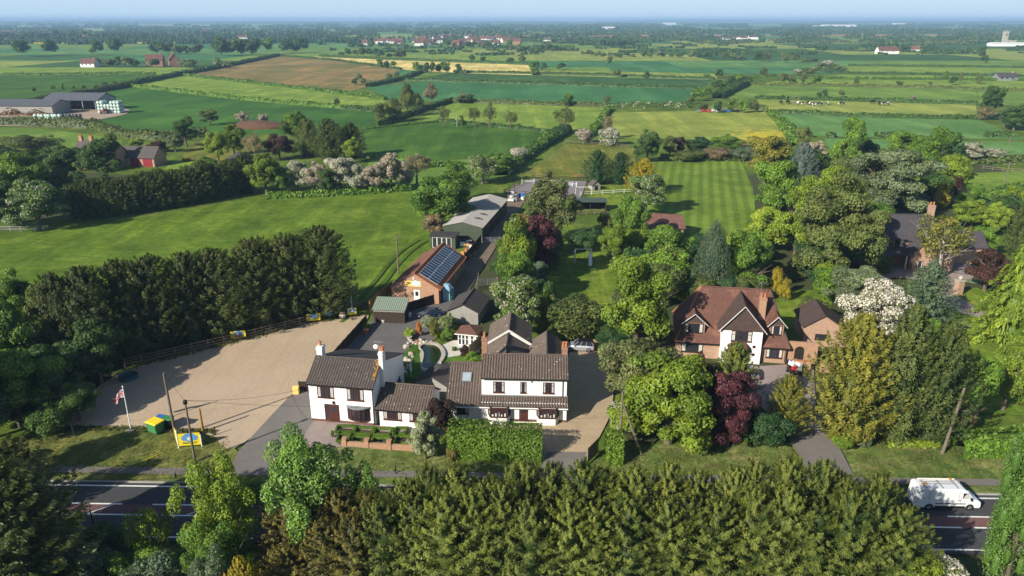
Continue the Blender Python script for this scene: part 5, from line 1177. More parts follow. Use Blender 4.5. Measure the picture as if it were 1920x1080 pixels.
# around the white houses
T('round', 1130, 650, 555, 110, 'mayhalf', 'green flowering bank behind the silver car') if False else None
T('shrub', 1078, 632, 560, 118, 'olive', 'wide rounded olive shrub on the play lawn edge')
T('round', 965, 632, 525, 110, 'mayhalf', 'white-flecked green tree behind the grey timber garage')
T('ley', 996, 590, 525, 36, 'olivegold', 'upright golden-green cypress among the trees behind the white house')
T('ley', 1020, 620, 565, 44, 'olivegold', 'dwarf golden cypress at the edge of the play lawn')
T('open', 905, 520, 455, 40, 'bluegreen', 'small pale bush beside the lane near the field gate') if False else None
T('round', 1010, 548, 492, 56, 'bluegreen', 'blue-green tree above the golden cypress')
T('open', 968, 540, 410, 80, 'fresh', 'feathery green tree beside the lane and the maroon tree')
T('round', 965, 575, 480, 80, 'green', 'green tree between the lane and the golden cypress')
T('round', 1012, 525, 408, 84, 'purple', 'round maroon-leaved tree beside the play lawn')
T('tall', 1028, 460, 318, 108, 'willow', 'tall pale-leaved tree behind the maroon tree')
T('shrub', 1095, 470, 430, 60, 'darkgreen', 'dark green bushes below the field shelter')
T('round', 1150, 500, 420, 62, 'fresh', 'small tree with white blossom beside the play lawn')
T('round', 1180, 470, 365, 70, 'green', 'green tree left of the tiled outbuilding')
T('round', 1210, 402, 330, 82, 'chestnut', 'dark chestnut tree with candles beside the striped lawn')
T('ley', 1205, 365, 300, 66, 'gold', 'golden conifer at the corner of the striped lawn')
T('ley', 1120, 345, 284, 60, 'darkgreen', 'left dark conifer behind the arena')
T('ley', 1162, 345, 288, 56, 'darkgreen', 'right dark conifer behind the arena')
hedge([P(1170, 560), P(1182, 500), P(1190, 440)], 2.6, 3.4, .3, 'deep', 'tall dark hedge between play lawn and outbuilding trees', seed=6)
T('round', 1245, 535, 425, 110, 'green', 'broad green tree in front of the tiled outbuilding')
T('open', 1240, 580, 490, 90, 'olive', 'brownish green tree behind the brick house roof, left')
T('shrub', 1105, 608, 575, 34, 'grey', 'pale grey round bush at the near edge of the play lawn')
T('weep', 1332, 555, 412, 86, 'bluegreen', 'weeping birch behind the brick house')
T('round', 1395, 550, 440, 100, 'green', 'rounded green tree behind the brick house ridge')
T('shrub', 1362, 500, 440, 40, 'lime', 'yellow-green shrub beside the weeping birch')
T('column', 1452, 560, 506, 26, 'gold', 'left one of two golden shrubs behind the chimney'); T('column', 1470, 565, 525, 24, 'gold', 'right one of two golden shrubs behind the chimney')
T('big', 1560, 535, 345, 170, 'olive', 'huge olive-brown oak between the two brick houses')
T('round', 1490, 480, 350, 90, 'fresh', 'yellow-green tree left of the huge olive oak')
T('big', 1548, 470, 325, 130, 'fresh', 'tall light green tree rising behind the olive oak')
T('round', 1440, 470, 395, 90, 'lime', 'lime-green young tree at the foot of the striped lawn')
T('round', 1445, 420, 305, 92, 'green', 'bright green maple on the right edge of the striped lawn')
T('round', 1430, 345, 258, 84, 'olivegold', 'golden-brown tipped tree at the top right corner of the striped lawn')
T('round', 1400, 405, 378, 30, 'deep', 'small dark bush on the striped lawn edge') if False else None
T('ley', 1500, 345, 270, 66, 'blue', 'blue-grey cedar among the bright trees')
T('round', 1527, 305, 262, 36, 'pink', 'pink-white blossoming hawthorn beside the blue cedar')
T('round', 1585, 330, 222, 62, 'green', 'double-topped green tree at the wood edge')
T('big', 1655, 410, 268, 160, 'grey', 'wide silvery willow behind the far brick house')
T('tall', 1740, 345, 245, 90, 'green', 'tall green poplar-like tree behind the silvery willow')
T('round', 1690, 320, 250, 80, 'green', 'green tree in the wood behind the silvery willow')
T('round', 1780, 365, 285, 70, 'fresh', 'yellow-green tree right of the silvery willow')
T('column', 1762, 395, 346, 28, 'gold', 'golden shrub beside the far house chimney')
T('column', 1788, 370, 330, 30, 'maroon', 'dark plum tree behind the far house')
T('round', 1820, 395, 345, 50, 'green', 'small green tree right of the dark plum tree')
T('round', 1820, 430, 370, 70, 'fresh', 'bright round bush behind the far house wing')
T('round', 1862, 440, 375, 50, 'lime', 'lime bush right of the far house wing')
T('weep', 1893, 400, 352, 40, 'bluegreen', 'small silver weeping tree on the right slope')
T('ley', 1905, 480, 385, 60, 'ley', 'dark conifer at the right edge above the golden cedar')
T('cedar', 1885, 640, 440, 150, 'lime', 'golden deodar cedar with layered drooping branches')
T('round', 1845, 545, 470, 84, 'maroon', 'dark copper beech left of the golden cedar')
T('sparse', 1755, 528, 395, 110, 'olivegold', 'thin tree with pale limbs before the far house gable', bark='barkpale')
T('round', 1830, 480, 428, 70, 'green', 'green tree before the far house wing')
T('dense', 1728, 610, 492, 105, 'bluegreen', 'dense blue-green conical conifer on the lawn')
T('round', 1630, 600, 522, 110, 'may', 'blossoming hawthorn behind the white blossoming one') if False else None
T('round', 1636, 648, 530, 125, 'white', 'large white blossoming hawthorn beside the brick garage')
T('round', 1600, 585, 508, 105, 'grey', 'pale green whitebeam behind the white hawthorn')
T('shrub', 1740, 640, 600, 46, 'green', 'green bush at the foot of the blue-green conifer')
T('shrub', 1900, 640, 590, 70, 'lime', 'yellow-green shrub bed under the golden cedar')
T('shrub', 1520, 600, 560, 54, 'olive', 'dark shrub behind the brick garage')
T('shrub', 1805, 620, 605, 24, 'variegated', 'small pale flowering bush at the right lawn edge')
T('shrub', 1825, 530, 548 - 20, 30, 'variegated', 'variegated shrub beside the brick gate pillar')
T('round', 1735, 500, 478, 20, 'green', 'small clipped cone beside the far house door') 
for x, y, tp, w, c, l in ((1725, 475, 452, 22, 'fresh', 'tiny bright shrub against the far house wall'), (1915, 590, 520, 50, 'green', 'green tree cut by the right edge behind the cedar'), (1915, 700, 620, 60, 'fresh', 'bright bush at the right frame edge on the lawn')): T('round', x, y, tp, w, c, l)
UG = [(1200, 1420, 470, 580, 26, 'among the trees behind the brick house'), (1420, 1660, 400, 560, 26, 'under the huge olive oak'), (1440, 1800, 300, 400, 26, 'under the silvery willow'), (1290, 1420, 560, 580, 6, 'close behind the brick house'), (1760, 1900, 400, 520, 10, 'beside the far brick house'), (936, 1030, 450, 600, 12, 'between the lane and the play lawn'), (1130, 1205, 440, 660, 14, 'along the right side of the play lawn'), (1060, 1140, 650, 690, 0, '-')]
for (xa, xb, ya, yb, n_, wh) in UG:
    for k in range(n_):
        x, y = r5.uniform(xa, xb), r5.uniform(ya, yb)
        if 1255 < x < 1500 and 575 < y: continue
        if 1640 < x < 1860 and y > 470 or (1030 < x < 1150 and 470 < y < 640) or (870 < x < 935 and y > 470 - (x - 935) * .9 and y < 600 and x < 905): continue
        if x > 1640 and 430 < y < 500: continue
        T('shrub', x, y, y - r5.uniform(26, 55), r5.uniform(40, 75), r5.choice(['green', 'deep', 'deep', 'fresh', 'olive', 'darkgreen', 'green']), 'leafy undergrowth bush ' + wh, 'undergrowth ' + wh)
# left of the car park: leylandii screen and woodland
LEY = [(612, 588, 434, 112), (550, 598, 448, 92), (490, 610, 455, 106), (418, 628, 476, 110), (365, 640, 482, 86), (300, 655, 490, 112), (245, 668, 497, 90), (185, 690, 510, 96), (130, 700, 522, 80)]
for k, (x, y, tp, w) in enumerate(LEY): T('leyb', x, y, tp, w * 1.18, 'dark', f'{ORD[k]} dark leylandii from the right in the screen beside the car park', 'dark leylandii screen beside the car park')
T('round', 40, 640, 500, 90, 'green', 'green tree at the left end of the leylandii screen')
T('round', 130, 690, 525, 120, 'olive', 'olive-green tree in front of the leylandii screen')
T('round', 20, 730, 570, 130, 'green', 'bright green tree at the left frame edge')
T('round', 190, 720, 605, 110, 'deep', 'dark tree shading the far left corner of the car park')
T('round', 110, 760, 650, 130, 'deep', 'dark tree below the olive-green one')
T('round', 40, 800, 660, 150, 'green', 'large leafy green tree left of the flagpole')
T('round', -40, 830, 640, 160, 'deep', 'dark tree cut by the left frame edge'); T('shrub', 95, 815, 760, 90, 'deep', 'dark undergrowth at the edge of the verge')
T('round', 150, 790, 715, 80, 'deep', 'low dark tree overhanging the blue sheet')
for k in range(16):
    x, y = r5.uniform(-60, 210), r5.uniform(640, 800)
    if y > 830 - .55 * x: continue
    T('shrub', x, y, y - r5.uniform(40, 80), r5.uniform(60, 110), r5.choice(['deep', 'green', 'darkgreen']), 'dark undergrowth bush in the wood left of the car park', 'undergrowth left of the car park')
for k in range(22):
    x, y = r5.uniform(-40, 290), r5.uniform(300, 410)
    if y > 425 - .12 * x or (190 < x and y < 345): continue
    T('shrub', x, y, y - r5.uniform(25, 50), r5.uniform(40, 70), r5.choice(['deep', 'green', 'olive', 'darkgreen']), 'undergrowth bush in the wood round the slate farmhouse', 'undergrowth round the slate farmhouse')
plant('round', -55.0, 56.5, 8.0, 11.0, 'dark', 'tall tree left of the frame shading the road verge'); plant('ley', -47.5, 54.0, 6.0, 9.0, 'dark', 'dark conifer on the near road edge left of the verge')
hedge([P(600, 598), P(660, 578), P(690, 568)], 1.5, .7, .18, 'fresh', 'bank of nettles behind the car park fence', name='nettle_bank', seed=7, cat='plants')
# upper left garden and hedge
HB = [(75, 430, 330, 110, 'chestnut', 'round', 'chestnut tree with white candles above the pale rail fence'), (40, 380, 280, 110, 'green', 'round', 'large green tree at the left edge above the chestnut'), (-5, 430, 330, 90, 'deep', 'round', 'dark tree at the extreme left beside the chestnut'), (120, 350, 275, 90, 'deep', 'round', 'dark green tree before the slate farmhouse'), (200, 352, 258, 75, 'deep', 'tall', 'tall dark tree before the red garage doors'), (60, 300, 252, 120, 'olive', 'open', 'low olive trees behind the farmhouse garden'), (350, 275, 222, 50, 'deep', 'tall', 'dark upright tree beyond the garden lawn'), (410, 302, 250, 50, 'fresh', 'round', 'bright green tree in the garden left of the tall lime tree'), (440, 290, 232, 44, 'fresh', 'tall', 'taller bright lime tree in the garden'), (300, 285, 262, 36, 'maroon', 'round', 'dark red tree at the end of the slate outhouse'), (525, 300, 250, 54, 'maroon', 'round', 'purple-black copper tree in the garden'), (330, 285, 250, 34, 'grey', 'round', 'grey-leaved small tree beside the dark red tree'), (255, 278, 258, 30, 'lime', 'round', 'lime-yellow small tree behind the slate outhouse'), (480, 305, 245, 40, 'twig', 'sparse', 'thin silver birch in the garden'), (560, 270, 205, 60, 'green', 'tall', 'tall green tree at the right of the garden'), (580, 292, 225, 60, 'olive', 'ley', 'left one of the olive pines in the garden clump'), (620, 300, 225, 70, 'ley', 'ley', 'middle dark pine of the garden clump'), (660, 295, 232, 60, 'dark', 'ley', 'right dark pine of the garden clump'), (662, 305, 255, 40, 'fresh', 'round', 'bright green bush at the foot of the dark pines'), (395, 235, 207, 36, 'olive', 'round', 'olive tree beyond the garden near the dung heap'), (455, 232, 208, 26, 'pink', 'round', 'pinkish hawthorn left of the dung heap'), (495, 235, 215, 24, 'pink', 'round', 'small pinkish hawthorn behind the dung heap'), (390, 335, 290, 44, 'green', 'round', 'small green tree beside the garden flowerbed') ]
for x, y, tp, w, c, kd, l in HB: T(kd, x, y, tp, w, c, l)
hk = 0
for k in range(13):
    x = 150 + 26 * k; y = 412 - 3.2 * k - .09 * k * k; T('leyb', x, y, y - 62 - r5.uniform(0, 9), 58, 'ley', f'{ORD[k]} dark conifer from the left in the tall garden hedge row', 'dark conifers of the tall garden hedge')
BL = [(500, 365, 290, 60, 'fresh', 'round', 'bright green tree left of the blossoming hedge'), (535, 362, 315, 46, 'green', 'round', 'green bush in the blossoming hedge, left end'), (560, 360, 302, 52, 'may', 'round', 'pinkish blossoming tree at the left of the hedge'), (595, 362, 300, 44, 'pink', 'round', 'pale blossoming tree beside a dark green bush'), (615, 366, 320, 40, 'deep', 'round', 'dark green bush between blossoming trees'), (640, 360, 297, 60, 'white', 'round', 'whitest blossoming tree in the middle of the hedge'), (672, 362, 310, 44, 'may', 'round', 'half green blossoming tree right of the whitest one'), (700, 362, 312, 44, 'pink', 'round', 'brownish pink blossoming tree in the hedge'), (735, 358, 288, 54, 'pink', 'round', 'tall pink blossoming tree at the right of the hedge'), (762, 350, 318, 30, 'white', 'shrub', 'low white hawthorn at the right end of the blossoming hedge'), (782, 345, 284, 56, 'twig', 'sparse', 'bare grey twiggy tree right of the pink blossom')]
for x, y, tp, w, c, kd, l in BL: T(kd, x, y, tp, w, c, l)
hedge([P(500, 372), P(650, 365), P(770, 356)], 3, 1.6, .35, 'green', 'low bramble hedge under the blossoming trees', seed=8)
T('round', 825, 430, 330, 110, 'green', 'large green tree beside the green barn'); T('open', 855, 385, 310, 90, 'green', 'green tree behind the barn roof'); T('round', 812, 448, 405, 46, 'tan', 'tan flowering bush at the corner of the green barn')
T('open', 905, 345, 290, 70, 'mayhalf', 'hawthorn hedge tree with white flecks above the barn'); T('open', 935, 325, 285, 60, 'green', 'green hedge tree beside the track to the paddock')
T('shrub', 972, 305, 276, 34, 'white', 'white blossoming bush at the field corner above the track')
hedge([P(700, 322), P(850, 310), P(945, 318)], 2.5, 1.3, .4, 'green', 'dark hedge below the rich green pasture', seed=9)
hedge([P(940, 330), P(990, 290), P(1035, 262)], 5, 2.6, .45, 'green', 'thick hedge climbing from the barn to the pollard trees', seed=10)
hedge([P(1035, 262), P(1060, 246)], 6, 3, .45, 'deep', 'dark thicket under the broad pollard tree', seed=11)
hedge([P(1105, 258), P(1122, 235), P(1142, 206)], 3, 2.2, .5, 'green', 'hedge running away between the two light pastures', seed=12)
T('shrub', 1095, 270, 242, 34, 'pink', 'pink-white hawthorn left of the dead tree'); T('shrub', 1142, 273, 243, 42, 'may', 'white hawthorn at the foot of the dead tree'); T('sparse', 1138, 262, 212, 26, 'twig', 'dead pale-trunked tree above the hawthorn', bark='barkpale')
T('sparse', 1060, 250, 197, 44, 'olive', 'broad bare-branched pollard tree by the field corner'); 
for k, (x, y, tp, w, kd) in enumerate(((575, 0, 0, 0, 0),) if False else ((832, 237, 196, 26, 'sparse'), (890, 239, 198, 28, 'sparse'), (918, 240, 194, 30, 'sparse'), (958, 243, 206, 34, 'sparse'))): T(kd, x, y, tp, w, 'olive', f'{ORD[k]} willow pollard from the left along the light green field', 'willow pollards along the light green field')
T('round', 865, 240, 216, 12, 'green', 'small round tree beside the white field pole')
for k, (x, y, tp, w, c) in enumerate(((716, 232, 190, 34, 'olive'), (742, 228, 186, 32, 'olive'), (765, 218, 160, 36, 'olive'), (782, 208, 176, 28, 'olive'), (810, 194, 158, 28, 'twig'))): T('open', x, y, tp, w, c, f'{ORD[k]} loose tree from the left in the row beside the light field', 'loose trees beside the light field')
T('round', 870, 194, 172, 34, 'mayhalf', 'pale flowering bush tree on the teal field hedge'); T('round', 1065, 200, 172, 22, 'green', 'slim green tree on the teal field hedge'); T('sparse', 1137, 200, 176, 16, 'olive', 'thin tree at the right end of the teal field hedge')
hedge([P(715, 236), P(800, 205), P(850, 190)], 3, 2.2, .5, 'deep', 'dark hedge under the loose trees', seed=13)
hedge([P(850, 192), P(1000, 197), P(1140, 201)], 3, 2.2, .45, 'olive', 'hedge on the near side of the teal field', seed=14)
hedge([P(1140, 202), P(1290, 202)], 4, 2.6, .4, 'mayhalf', 'blossoming hedge above the pale pasture', seed=15)
# middle: below the pasture, hedge by the striped lawn
MB_ = [(1213, 305, 240, 52, 'deep', 'round', 'dark round tree at the top left of the striped lawn'), (1255, 295, 255, 34, 'olive', 'round', 'olive tree in the thicket above the striped lawn'), (1272, 292, 258, 26, 'maroon', 'round', 'brown-red tree in the thicket above the striped lawn'), (1310, 290, 258, 50, 'darkgreen', 'round', 'dark green bush in the thicket above the striped lawn'), (1360, 285, 250, 56, 'green', 'round', 'green bush at the right of the thicket'), (1345, 300, 278, 60, 'tan', 'shrub', 'tan scrubby bush above the striped lawn'), (1290, 302, 282, 60, 'olive', 'shrub', 'low olive bramble at the top of the striped lawn'), (1388, 302, 275, 40, 'bluegreen', 'shrub', 'low grey-green bramble at the top right of the striped lawn'), (1385, 275, 262, 30, 'tan', 'shrub', 'tan bush at the far right of the thicket')]
for x, y, tp, w, c, kd, l in MB_: T(kd, x, y, tp, w, c, l)
hedge([P(1240, 300), P(1400, 300)], 5, 1.6, .4, 'olive', 'bramble bank along the top of the striped lawn', name='bramble_bank', seed=16, cat='bramble')
hedge([P(1445, 212), P(1475, 240), P(1495, 275)], 5, 2.0, .5, 'green', 'dark hedge running down right of the buttercup pasture', seed=17)
hedge([P(1450, 212), P(1650, 221), P(1830, 224)], 2.5, 1.8, .6, 'deep', 'long hedge below the pasture with grazing cows', seed=18)
hedge([P(1415, 186), P(1640, 190), P(1832, 197)], 2.5, 1.8, .7, 'deep', 'long hedge above the pasture with grazing cows', seed=19)
for k, (a, b_) in enumerate(((1490, 1525), (1550, 1566), (1640, 1680), (1685, 1700), (1770, 1802), (1845, 1862), (1868, 1905))): hedge([P(a, 256), P(b_, 257.5)], 3, 1.8, .5, 'deep', f'{ORD[k]} short dark hedge piece from the left across the right pasture', seed=20 + k, group='broken hedge pieces in the right pasture')
T('round', 1856, 222, 165, 46, 'deep', 'big dark tree at the right pasture corner'); T('open', 1845, 225, 200, 34, 'twig', 'grey bushy tree at the foot of the big dark tree'); T('round', 1900, 245, 192, 50, 'deep', 'dark tree at the right edge below the pasture corner'); T('round', 1882, 240, 205, 30, 'bluegreen', 'grey-green tree beside the right edge dark tree')
T('round', 1818, 305, 268, 44, 'may', 'white-topped hawthorn in the right pasture'); T('round', 1860, 300, 276, 40, 'may', 'smaller white hawthorn in the right pasture'); hedge([P(1800, 308), P(1925, 300)], 6, 1.5, .5, 'olive', 'rough bramble bank in the right pasture', name='bramble_bank', seed=30, cat='bramble')
hedge([P(1830, 400), P(1870, 370), P(1930, 350)], 5, 1.5, .4, 'green', 'rough green bank below the right pasture', name='bramble_bank', seed=31, cat='bramble')
T('round', 1500, 300, 240, 30, 'olive', 'thin olive tree behind the blue cedar') 
# hedges of the middle distance, one object each
HD = [([(238, 161), (340, 141), (400, 130), (522, 105)], 5, 3.2, 'deep', 'thick hedge from the hamlet up to the brow wood'), ([(60, 195), (238, 163)], 6, 3.0, 'dark', 'dark hedge from the farmyard to the field corner'), ([(238, 162), (460, 188), (702, 209)], 3, 2, 'green', 'long hedge between the dark wheat and the light strip'), ([(345, 142), (500, 160), (640, 176), (722, 187)], 3, 2, 'green', 'hedge along the lower side of the brown crop'), ([(522, 105), (620, 113), (752, 131)], 3, 2, 'deep', 'hedge over the top of the brown crop'), ([(690, 163), (752, 150), (790, 136)], 4, 2.5, 'deep', 'hedge climbing right of the brown crop'), ([(760, 151), (1000, 158), (1315, 168)], 3, 2, 'deep', 'hedge above the teal field'), ([(850, 136), (1100, 141), (1340, 150)], 3, 2, 'deep', 'hedge above the deep green strip'), ([(600, 106), (720, 112), (995, 122)], 4, 2.5, 'deep', 'hedge over the top of the pale cut field'), ([(995, 122), (1003, 141)], 4, 3, 'green', 'hedge at the right end of the pale cut field'), ([(0, 142), (292, 139)], 3, 2, 'green', 'hedge over the top of the left bright field'), ([(170, 238), (240, 258), (300, 262), (390, 255)], 5, 3, 'olive', 'flowering hedge from the farmyard to the garden'), ([(-40, 232), (170, 240)], 5, 3.5, 'olive', 'flowering hedge before the farm bales'), ([(640, 205), (702, 210)], 3, 2, 'deep', 'hedge end beside the loose trees'), ([(1345, 185), (1395, 160)], 6, 4, 'deep', 'dark hedge line below the round trees right of the teal field'), ([(1400, 160), (1620, 163), (1920, 171)], 3, 2, 'olive', 'hedge of scattered trees across the right fields'), ([(1410, 148), (1700, 150), (1930, 152)], 3, 2, 'green', 'hedge above the scattered right field trees'), ([(1560, 138), (1930, 144)], 3, 2, 'deep', 'farther hedge across the right fields'), ([(1590, 124), (1930, 128)], 3, 2, 'deep', 'farthest dark hedge of the right fields'), ([(690, 296), (800, 303)], 2, 1, 'green', 'short hedge below the rich pasture'), ([(822, 228), (940, 240), (1035, 250)], 2.5, 1.5, 'deep', 'hedge under the willow pollards'), ([(690, 242), (820, 229)], 1.5, .7, 'green', 'low hedge over the rich pasture'), ([(1310, 202), (1380, 205), (1440, 207)], 4, 2.2, 'olive', 'scrubby hedge behind the parked machinery')]
for k, (pts, w, h, c, l) in enumerate(HD): hedge(pxs(*pts), w, h, .42 if pts[0][1] > 180 else .7, c, l, seed=40 + k, cover=1.1)
# trees of the middle distance that can be told apart
FT = []
def grp(pts, col, label, group, kind='far', hm=(16, 26), wm=(13, 20)):
    for (x, y) in pts:
        p = P(x, y); pm = px_m(x, y); plant(kind, p.x, p.y, r5.uniform(*wm) / pm, r5.uniform(*hm) / pm, r5.choice(col), label, group, simple=True)
grp([(40, 107), (95, 104), (183, 102), (216, 101)], ['deep'], 'large dark tree standing on the yellow field edge at left', 'large trees along the far left yellow field', hm=(22, 30), wm=(22, 36))
grp([(x, 105 - .03 * (x - 420)) for x in range(415, 470, 9)] + [(480, 103), (505, 102), (540, 100), (565, 99)], ['deep', 'olive', 'green'], 'tree of the wood on the brow of the brown field', 'trees of the wood on the brow', hm=(22, 34), wm=(22, 32))
grp([(290 + 14 * k, 101 + (k % 2)) for k in range(7)], ['deep', 'olive'], 'tree behind the far left hamlet', 'trees behind the far left hamlet', hm=(12, 22), wm=(16, 24))
grp([(178, 124), (190, 124), (208, 125), (225, 125), (240, 126), (255, 126), (292, 126), (345, 126), (352, 128), (360, 127), (410, 128), (425, 128)], ['deep', 'olive', 'mayhalf'], 'garden tree between the far left hamlet houses', 'garden trees of the far left hamlet', hm=(11, 20), wm=(15, 24))
grp([(215, 158), (198, 165), (178, 166), (157, 168), (138, 168), (118, 170), (100, 171), (64, 173)], ['green', 'deep'], 'young tree in the line below the left bright field', 'young trees below the left bright field', hm=(6, 14), wm=(6, 11))
grp([(632, 200), (680, 158), (665, 160), (672, 152), (730, 147), (744, 145)], ['deep', 'mayhalf'], 'single hedge tree right of the brown crop', 'hedge trees right of the brown crop', hm=(9, 16), wm=(10, 16))
grp([(712, 127), (725, 128), (737, 128), (780, 135), (790, 136), (800, 138), (812, 138), (822, 137), (835, 138), (860, 138)], ['deep', 'green', 'deep'], 'tree of the copse in the pale cut field', 'copse in the pale cut field', hm=(13, 22), wm=(11, 20))
grp([(640 + 13 * k, 106 - (k % 3)) for k in range(6)] + [(715, 107), (730, 109), (745, 110), (755, 110)], ['deep', 'olive'], 'tree along the far hedge above the pale cut field', 'trees above the pale cut field', hm=(8, 16), wm=(11, 17))
grp([(957, 120), (980, 118), (1005, 132), (1020, 132), (1045, 132), (1052, 131), (1142, 122), (1156, 145), (1213, 150), (885, 117), (905, 117)], ['olive', 'deep', 'green'], 'scattered hedge tree right of the pale cut field', 'hedge trees right of the pale cut field', hm=(9, 18), wm=(10, 19))
grp([(1330, 178), (1345, 172), (1355, 170), (1370, 165), (1385, 160), (1398, 158), (1320, 186), (1308, 190), (1293, 196)], ['deep', 'olive', 'green'], 'round tree in the diagonal row right of the teal field', 'diagonal tree row right of the teal field', hm=(13, 26), wm=(15, 26))
grp([(1318, 210), (1345, 212), (1370, 211), (1392, 212), (1413, 211)], ['green', 'deep', 'olive'], 'tree behind the parked farm machinery', 'trees behind the parked machinery', hm=(16, 26), wm=(15, 22))
grp([(1325, 147), (1347, 146), (1432, 145), (1448, 147), (1468, 158), (1485, 158), (1505, 158), (1530, 160), (1605, 161), (1685, 162), (1742, 163), (1772, 156), (1785, 160), (1835, 158), (1800, 157)], ['olive', 'deep', 'green'], 'single tree in the scattered line across the right fields', 'scattered trees across the right fields', hm=(8, 24), wm=(8, 20))
grp([(1540, 128), (1552, 128), (1565, 130), (1575, 133), (1500, 140), (1512, 138), (1530, 138), (1548, 136), (1495, 143), (1520, 142)], ['may', 'may', 'mayhalf', 'olive'], 'pale blossoming bush in the hedge right of centre', 'pale blossoming bushes right of centre', hm=(8, 15), wm=(14, 24))
grp([(1577, 182), (1535, 185), (1545, 186)], ['deep', 'olive'], 'lone tree on the hedge above the cows', 'trees on the hedge above the cows', hm=(8, 22), wm=(9, 14))
T('round', 1711, 187, 179, 14, 'pink', 'pale hawthorn on the hedge above the right pasture')
grp([(1295, 110), (1310, 109), (1325, 110), (1360, 111), (1375, 111), (1390, 112), (1420, 116), (1435, 116), (1470, 118), (1490, 118), (1510, 119), (1525, 118)], ['olive', 'deep', 'mayhalf'], 'tree in the loose line left of the poplar farm', 'loose tree line left of the poplar farm', hm=(7, 18), wm=(12, 20))
grp([(1650, 96), (1655, 95), (1664, 97), (1672, 97), (1678, 97), (1682, 96), (1690, 98)], ['darkgreen'], 'slim dark poplar behind the wide white farmhouse', 'slim poplars behind the far white farmhouse', kind='farcon', hm=(16, 26), wm=(5, 7))
grp([(1545, 99), (1695, 97), (1840, 110), (1845, 118), (1838, 104)], ['deep'], 'dark tree near the poplar farm', 'dark trees near the poplar farm', hm=(12, 18), wm=(12, 20))
grp([(1130 + 8 * k, 87.5) for k in range(8)], ['darkgreen'], 'tree of the dark square copse in the far centre', 'dark square copse in the far centre', hm=(10, 13), wm=(10, 14))
grp([(963 + 11 * k + r5.uniform(-3, 3), r5.uniform(94, 98)) for k in range(11)], ['deep', 'olive', 'green'], 'tree in the far line right of the far village', 'far tree line right of the far village', hm=(7, 14), wm=(9, 16))
grp([(1105 + 14 * k + r5.uniform(-4, 4), r5.uniform(103, 109)) for k in range(13)], ['deep', 'olive', 'green', 'mayhalf'], 'tree in the broken far line below the dark square copse', 'broken far line below the dark square copse', hm=(6, 13), wm=(9, 17))
grp([(r5.uniform(640, 960), r5.uniform(84, 92)) for k in range(40)], ['deep', 'olive', 'deep', 'green'], 'tree among the houses of the far village', 'trees among the far village houses', hm=(5, 11), wm=(7, 14))
grp([(12 * k + r5.uniform(-4, 4), r5.uniform(71, 76)) for k in range(24)], ['deep', 'darkgreen', 'olive'], 'tree in the far wood edge above the left yellow field', 'far wood edge above the left yellow field', hm=(8, 14), wm=(11, 19))
# far-off woodland: masses no one could count
def wood(name, n, ymin, ymax, xr, col, size, seed, cl=6, hpx=(4, 8)):
    r = np.random.default_rng(seed); C, N, S, V, cores = [], [], [], [], []
    for k in range(n):
        y = ymin + (ymax - ymin) * r.random() ** .8; x0 = r.uniform(*xr); run = r.uniform(10, 70)
        for j in range(max(1, int(run / 5))):
            x = x0 + j * 5 + r.normal() * 1.5; p = P(x, y + r.normal() * .12 * max(.1, (y - 40) / 20)); pm = px_m(x, y); h = r.uniform(*hpx) / pm; w = r.uniform(5, 9) / pm
            m = 22; dd = rand_dirs(r, m); dd[:, 2] = np.abs(dd[:, 2]); q = np.array([p.x, p.y, h * .35]) + dd * np.array([w / 2, w / 2, h * .62]) * (.75 + .35 * r.random((m, 1)))
            C.append(q); N.append(dd + r.normal(size=(m, 3)) * .4); S.append(np.full(m, w * size)); V.append(np.clip(r.random() * .7 + r.normal(size=m) * .15, 0, 1))
            cores.append(ico((p.x, p.y, h * .3), (w * .4, w * .4, h * .6), 1))
    me = leaf_mesh(name, np.concatenate(C), np.concatenate(N), np.concatenate(S), .8, FM[col], np.concatenate(V), None, None, merge_cores(cores))
    o = bpy.data.objects.new(name, me); COL.objects.link(o); return tag(o, kind='stuff')
wood('far_woodland', 420, 46, 62, (-60, 1960), 'deep', .22, 1, hpx=(2.5, 5))
wood('far_woodland', 300, 58, 80, (-60, 1960), 'deep', .22, 2, hpx=(3.5, 7))
wood('far_woodland', 130, 66, 84, (-60, 640), 'darkgreen', .22, 3, hpx=(5, 10))
wood('far_hedgerows', 150, 76, 104, (620, 1960), 'deep', .22, 4, hpx=(2.2, 5))
wood('far_hedgerows', 110, 62, 84, (900, 1960), 'olive', .22, 5, hpx=(2, 5))

# rough tufts along the roadside verges and the weedy rim of the car park
def tufts(name, polys, n, sz, col, seed):
    r = np.random.default_rng(seed); C = []
    for (xa, xb, ya, yb), k in polys:
        x = r.uniform(xa, xb, k); y = ya(x) if callable(ya) else r.uniform(ya, yb, k); C += [tuple(P(a, b_)) for a, b_ in zip(x, y + r.normal(size=k) * (2 if callable(ya) else 0))]
    C = np.array(C); m = len(C); C = np.repeat(C, 3, 0) + r.normal(size=(m * 3, 3)) * np.array([.08, .08, 0]); C[:, 2] = .16 + sz * .5
    ax = np.array([0, 0, 1.0]) + r.normal(size=(m * 3, 3)) * .35; N = r.normal(size=(m * 3, 3)) * np.array([1, 1, .2]) + np.array([-.3, -.4, .2])
    me = leaf_mesh(name, C, N, sz * r.uniform(.5, 1.3, m * 3), .4, FM[col], np.clip(r.normal(.5, .25, m * 3), 0, 1), None, ax)
    o = bpy.data.objects.new(name, me); COL.objects.link(o); tag(o, kind='stuff')
fol('turf', (.11, .13, .03), (.20, .21, .065), g=1.0); fol('weeds', (.06, .09, .02), (.13, .16, .045), g=1.0)
tufts('verge_grass', [((20, 430, 822, 893), 1300), ((640, 1010, 862, 892), 450), ((1110, 1500, 842, 892), 900), ((1600, 1900, 830, 892), 800)], 0, .08, 'turf', 1)
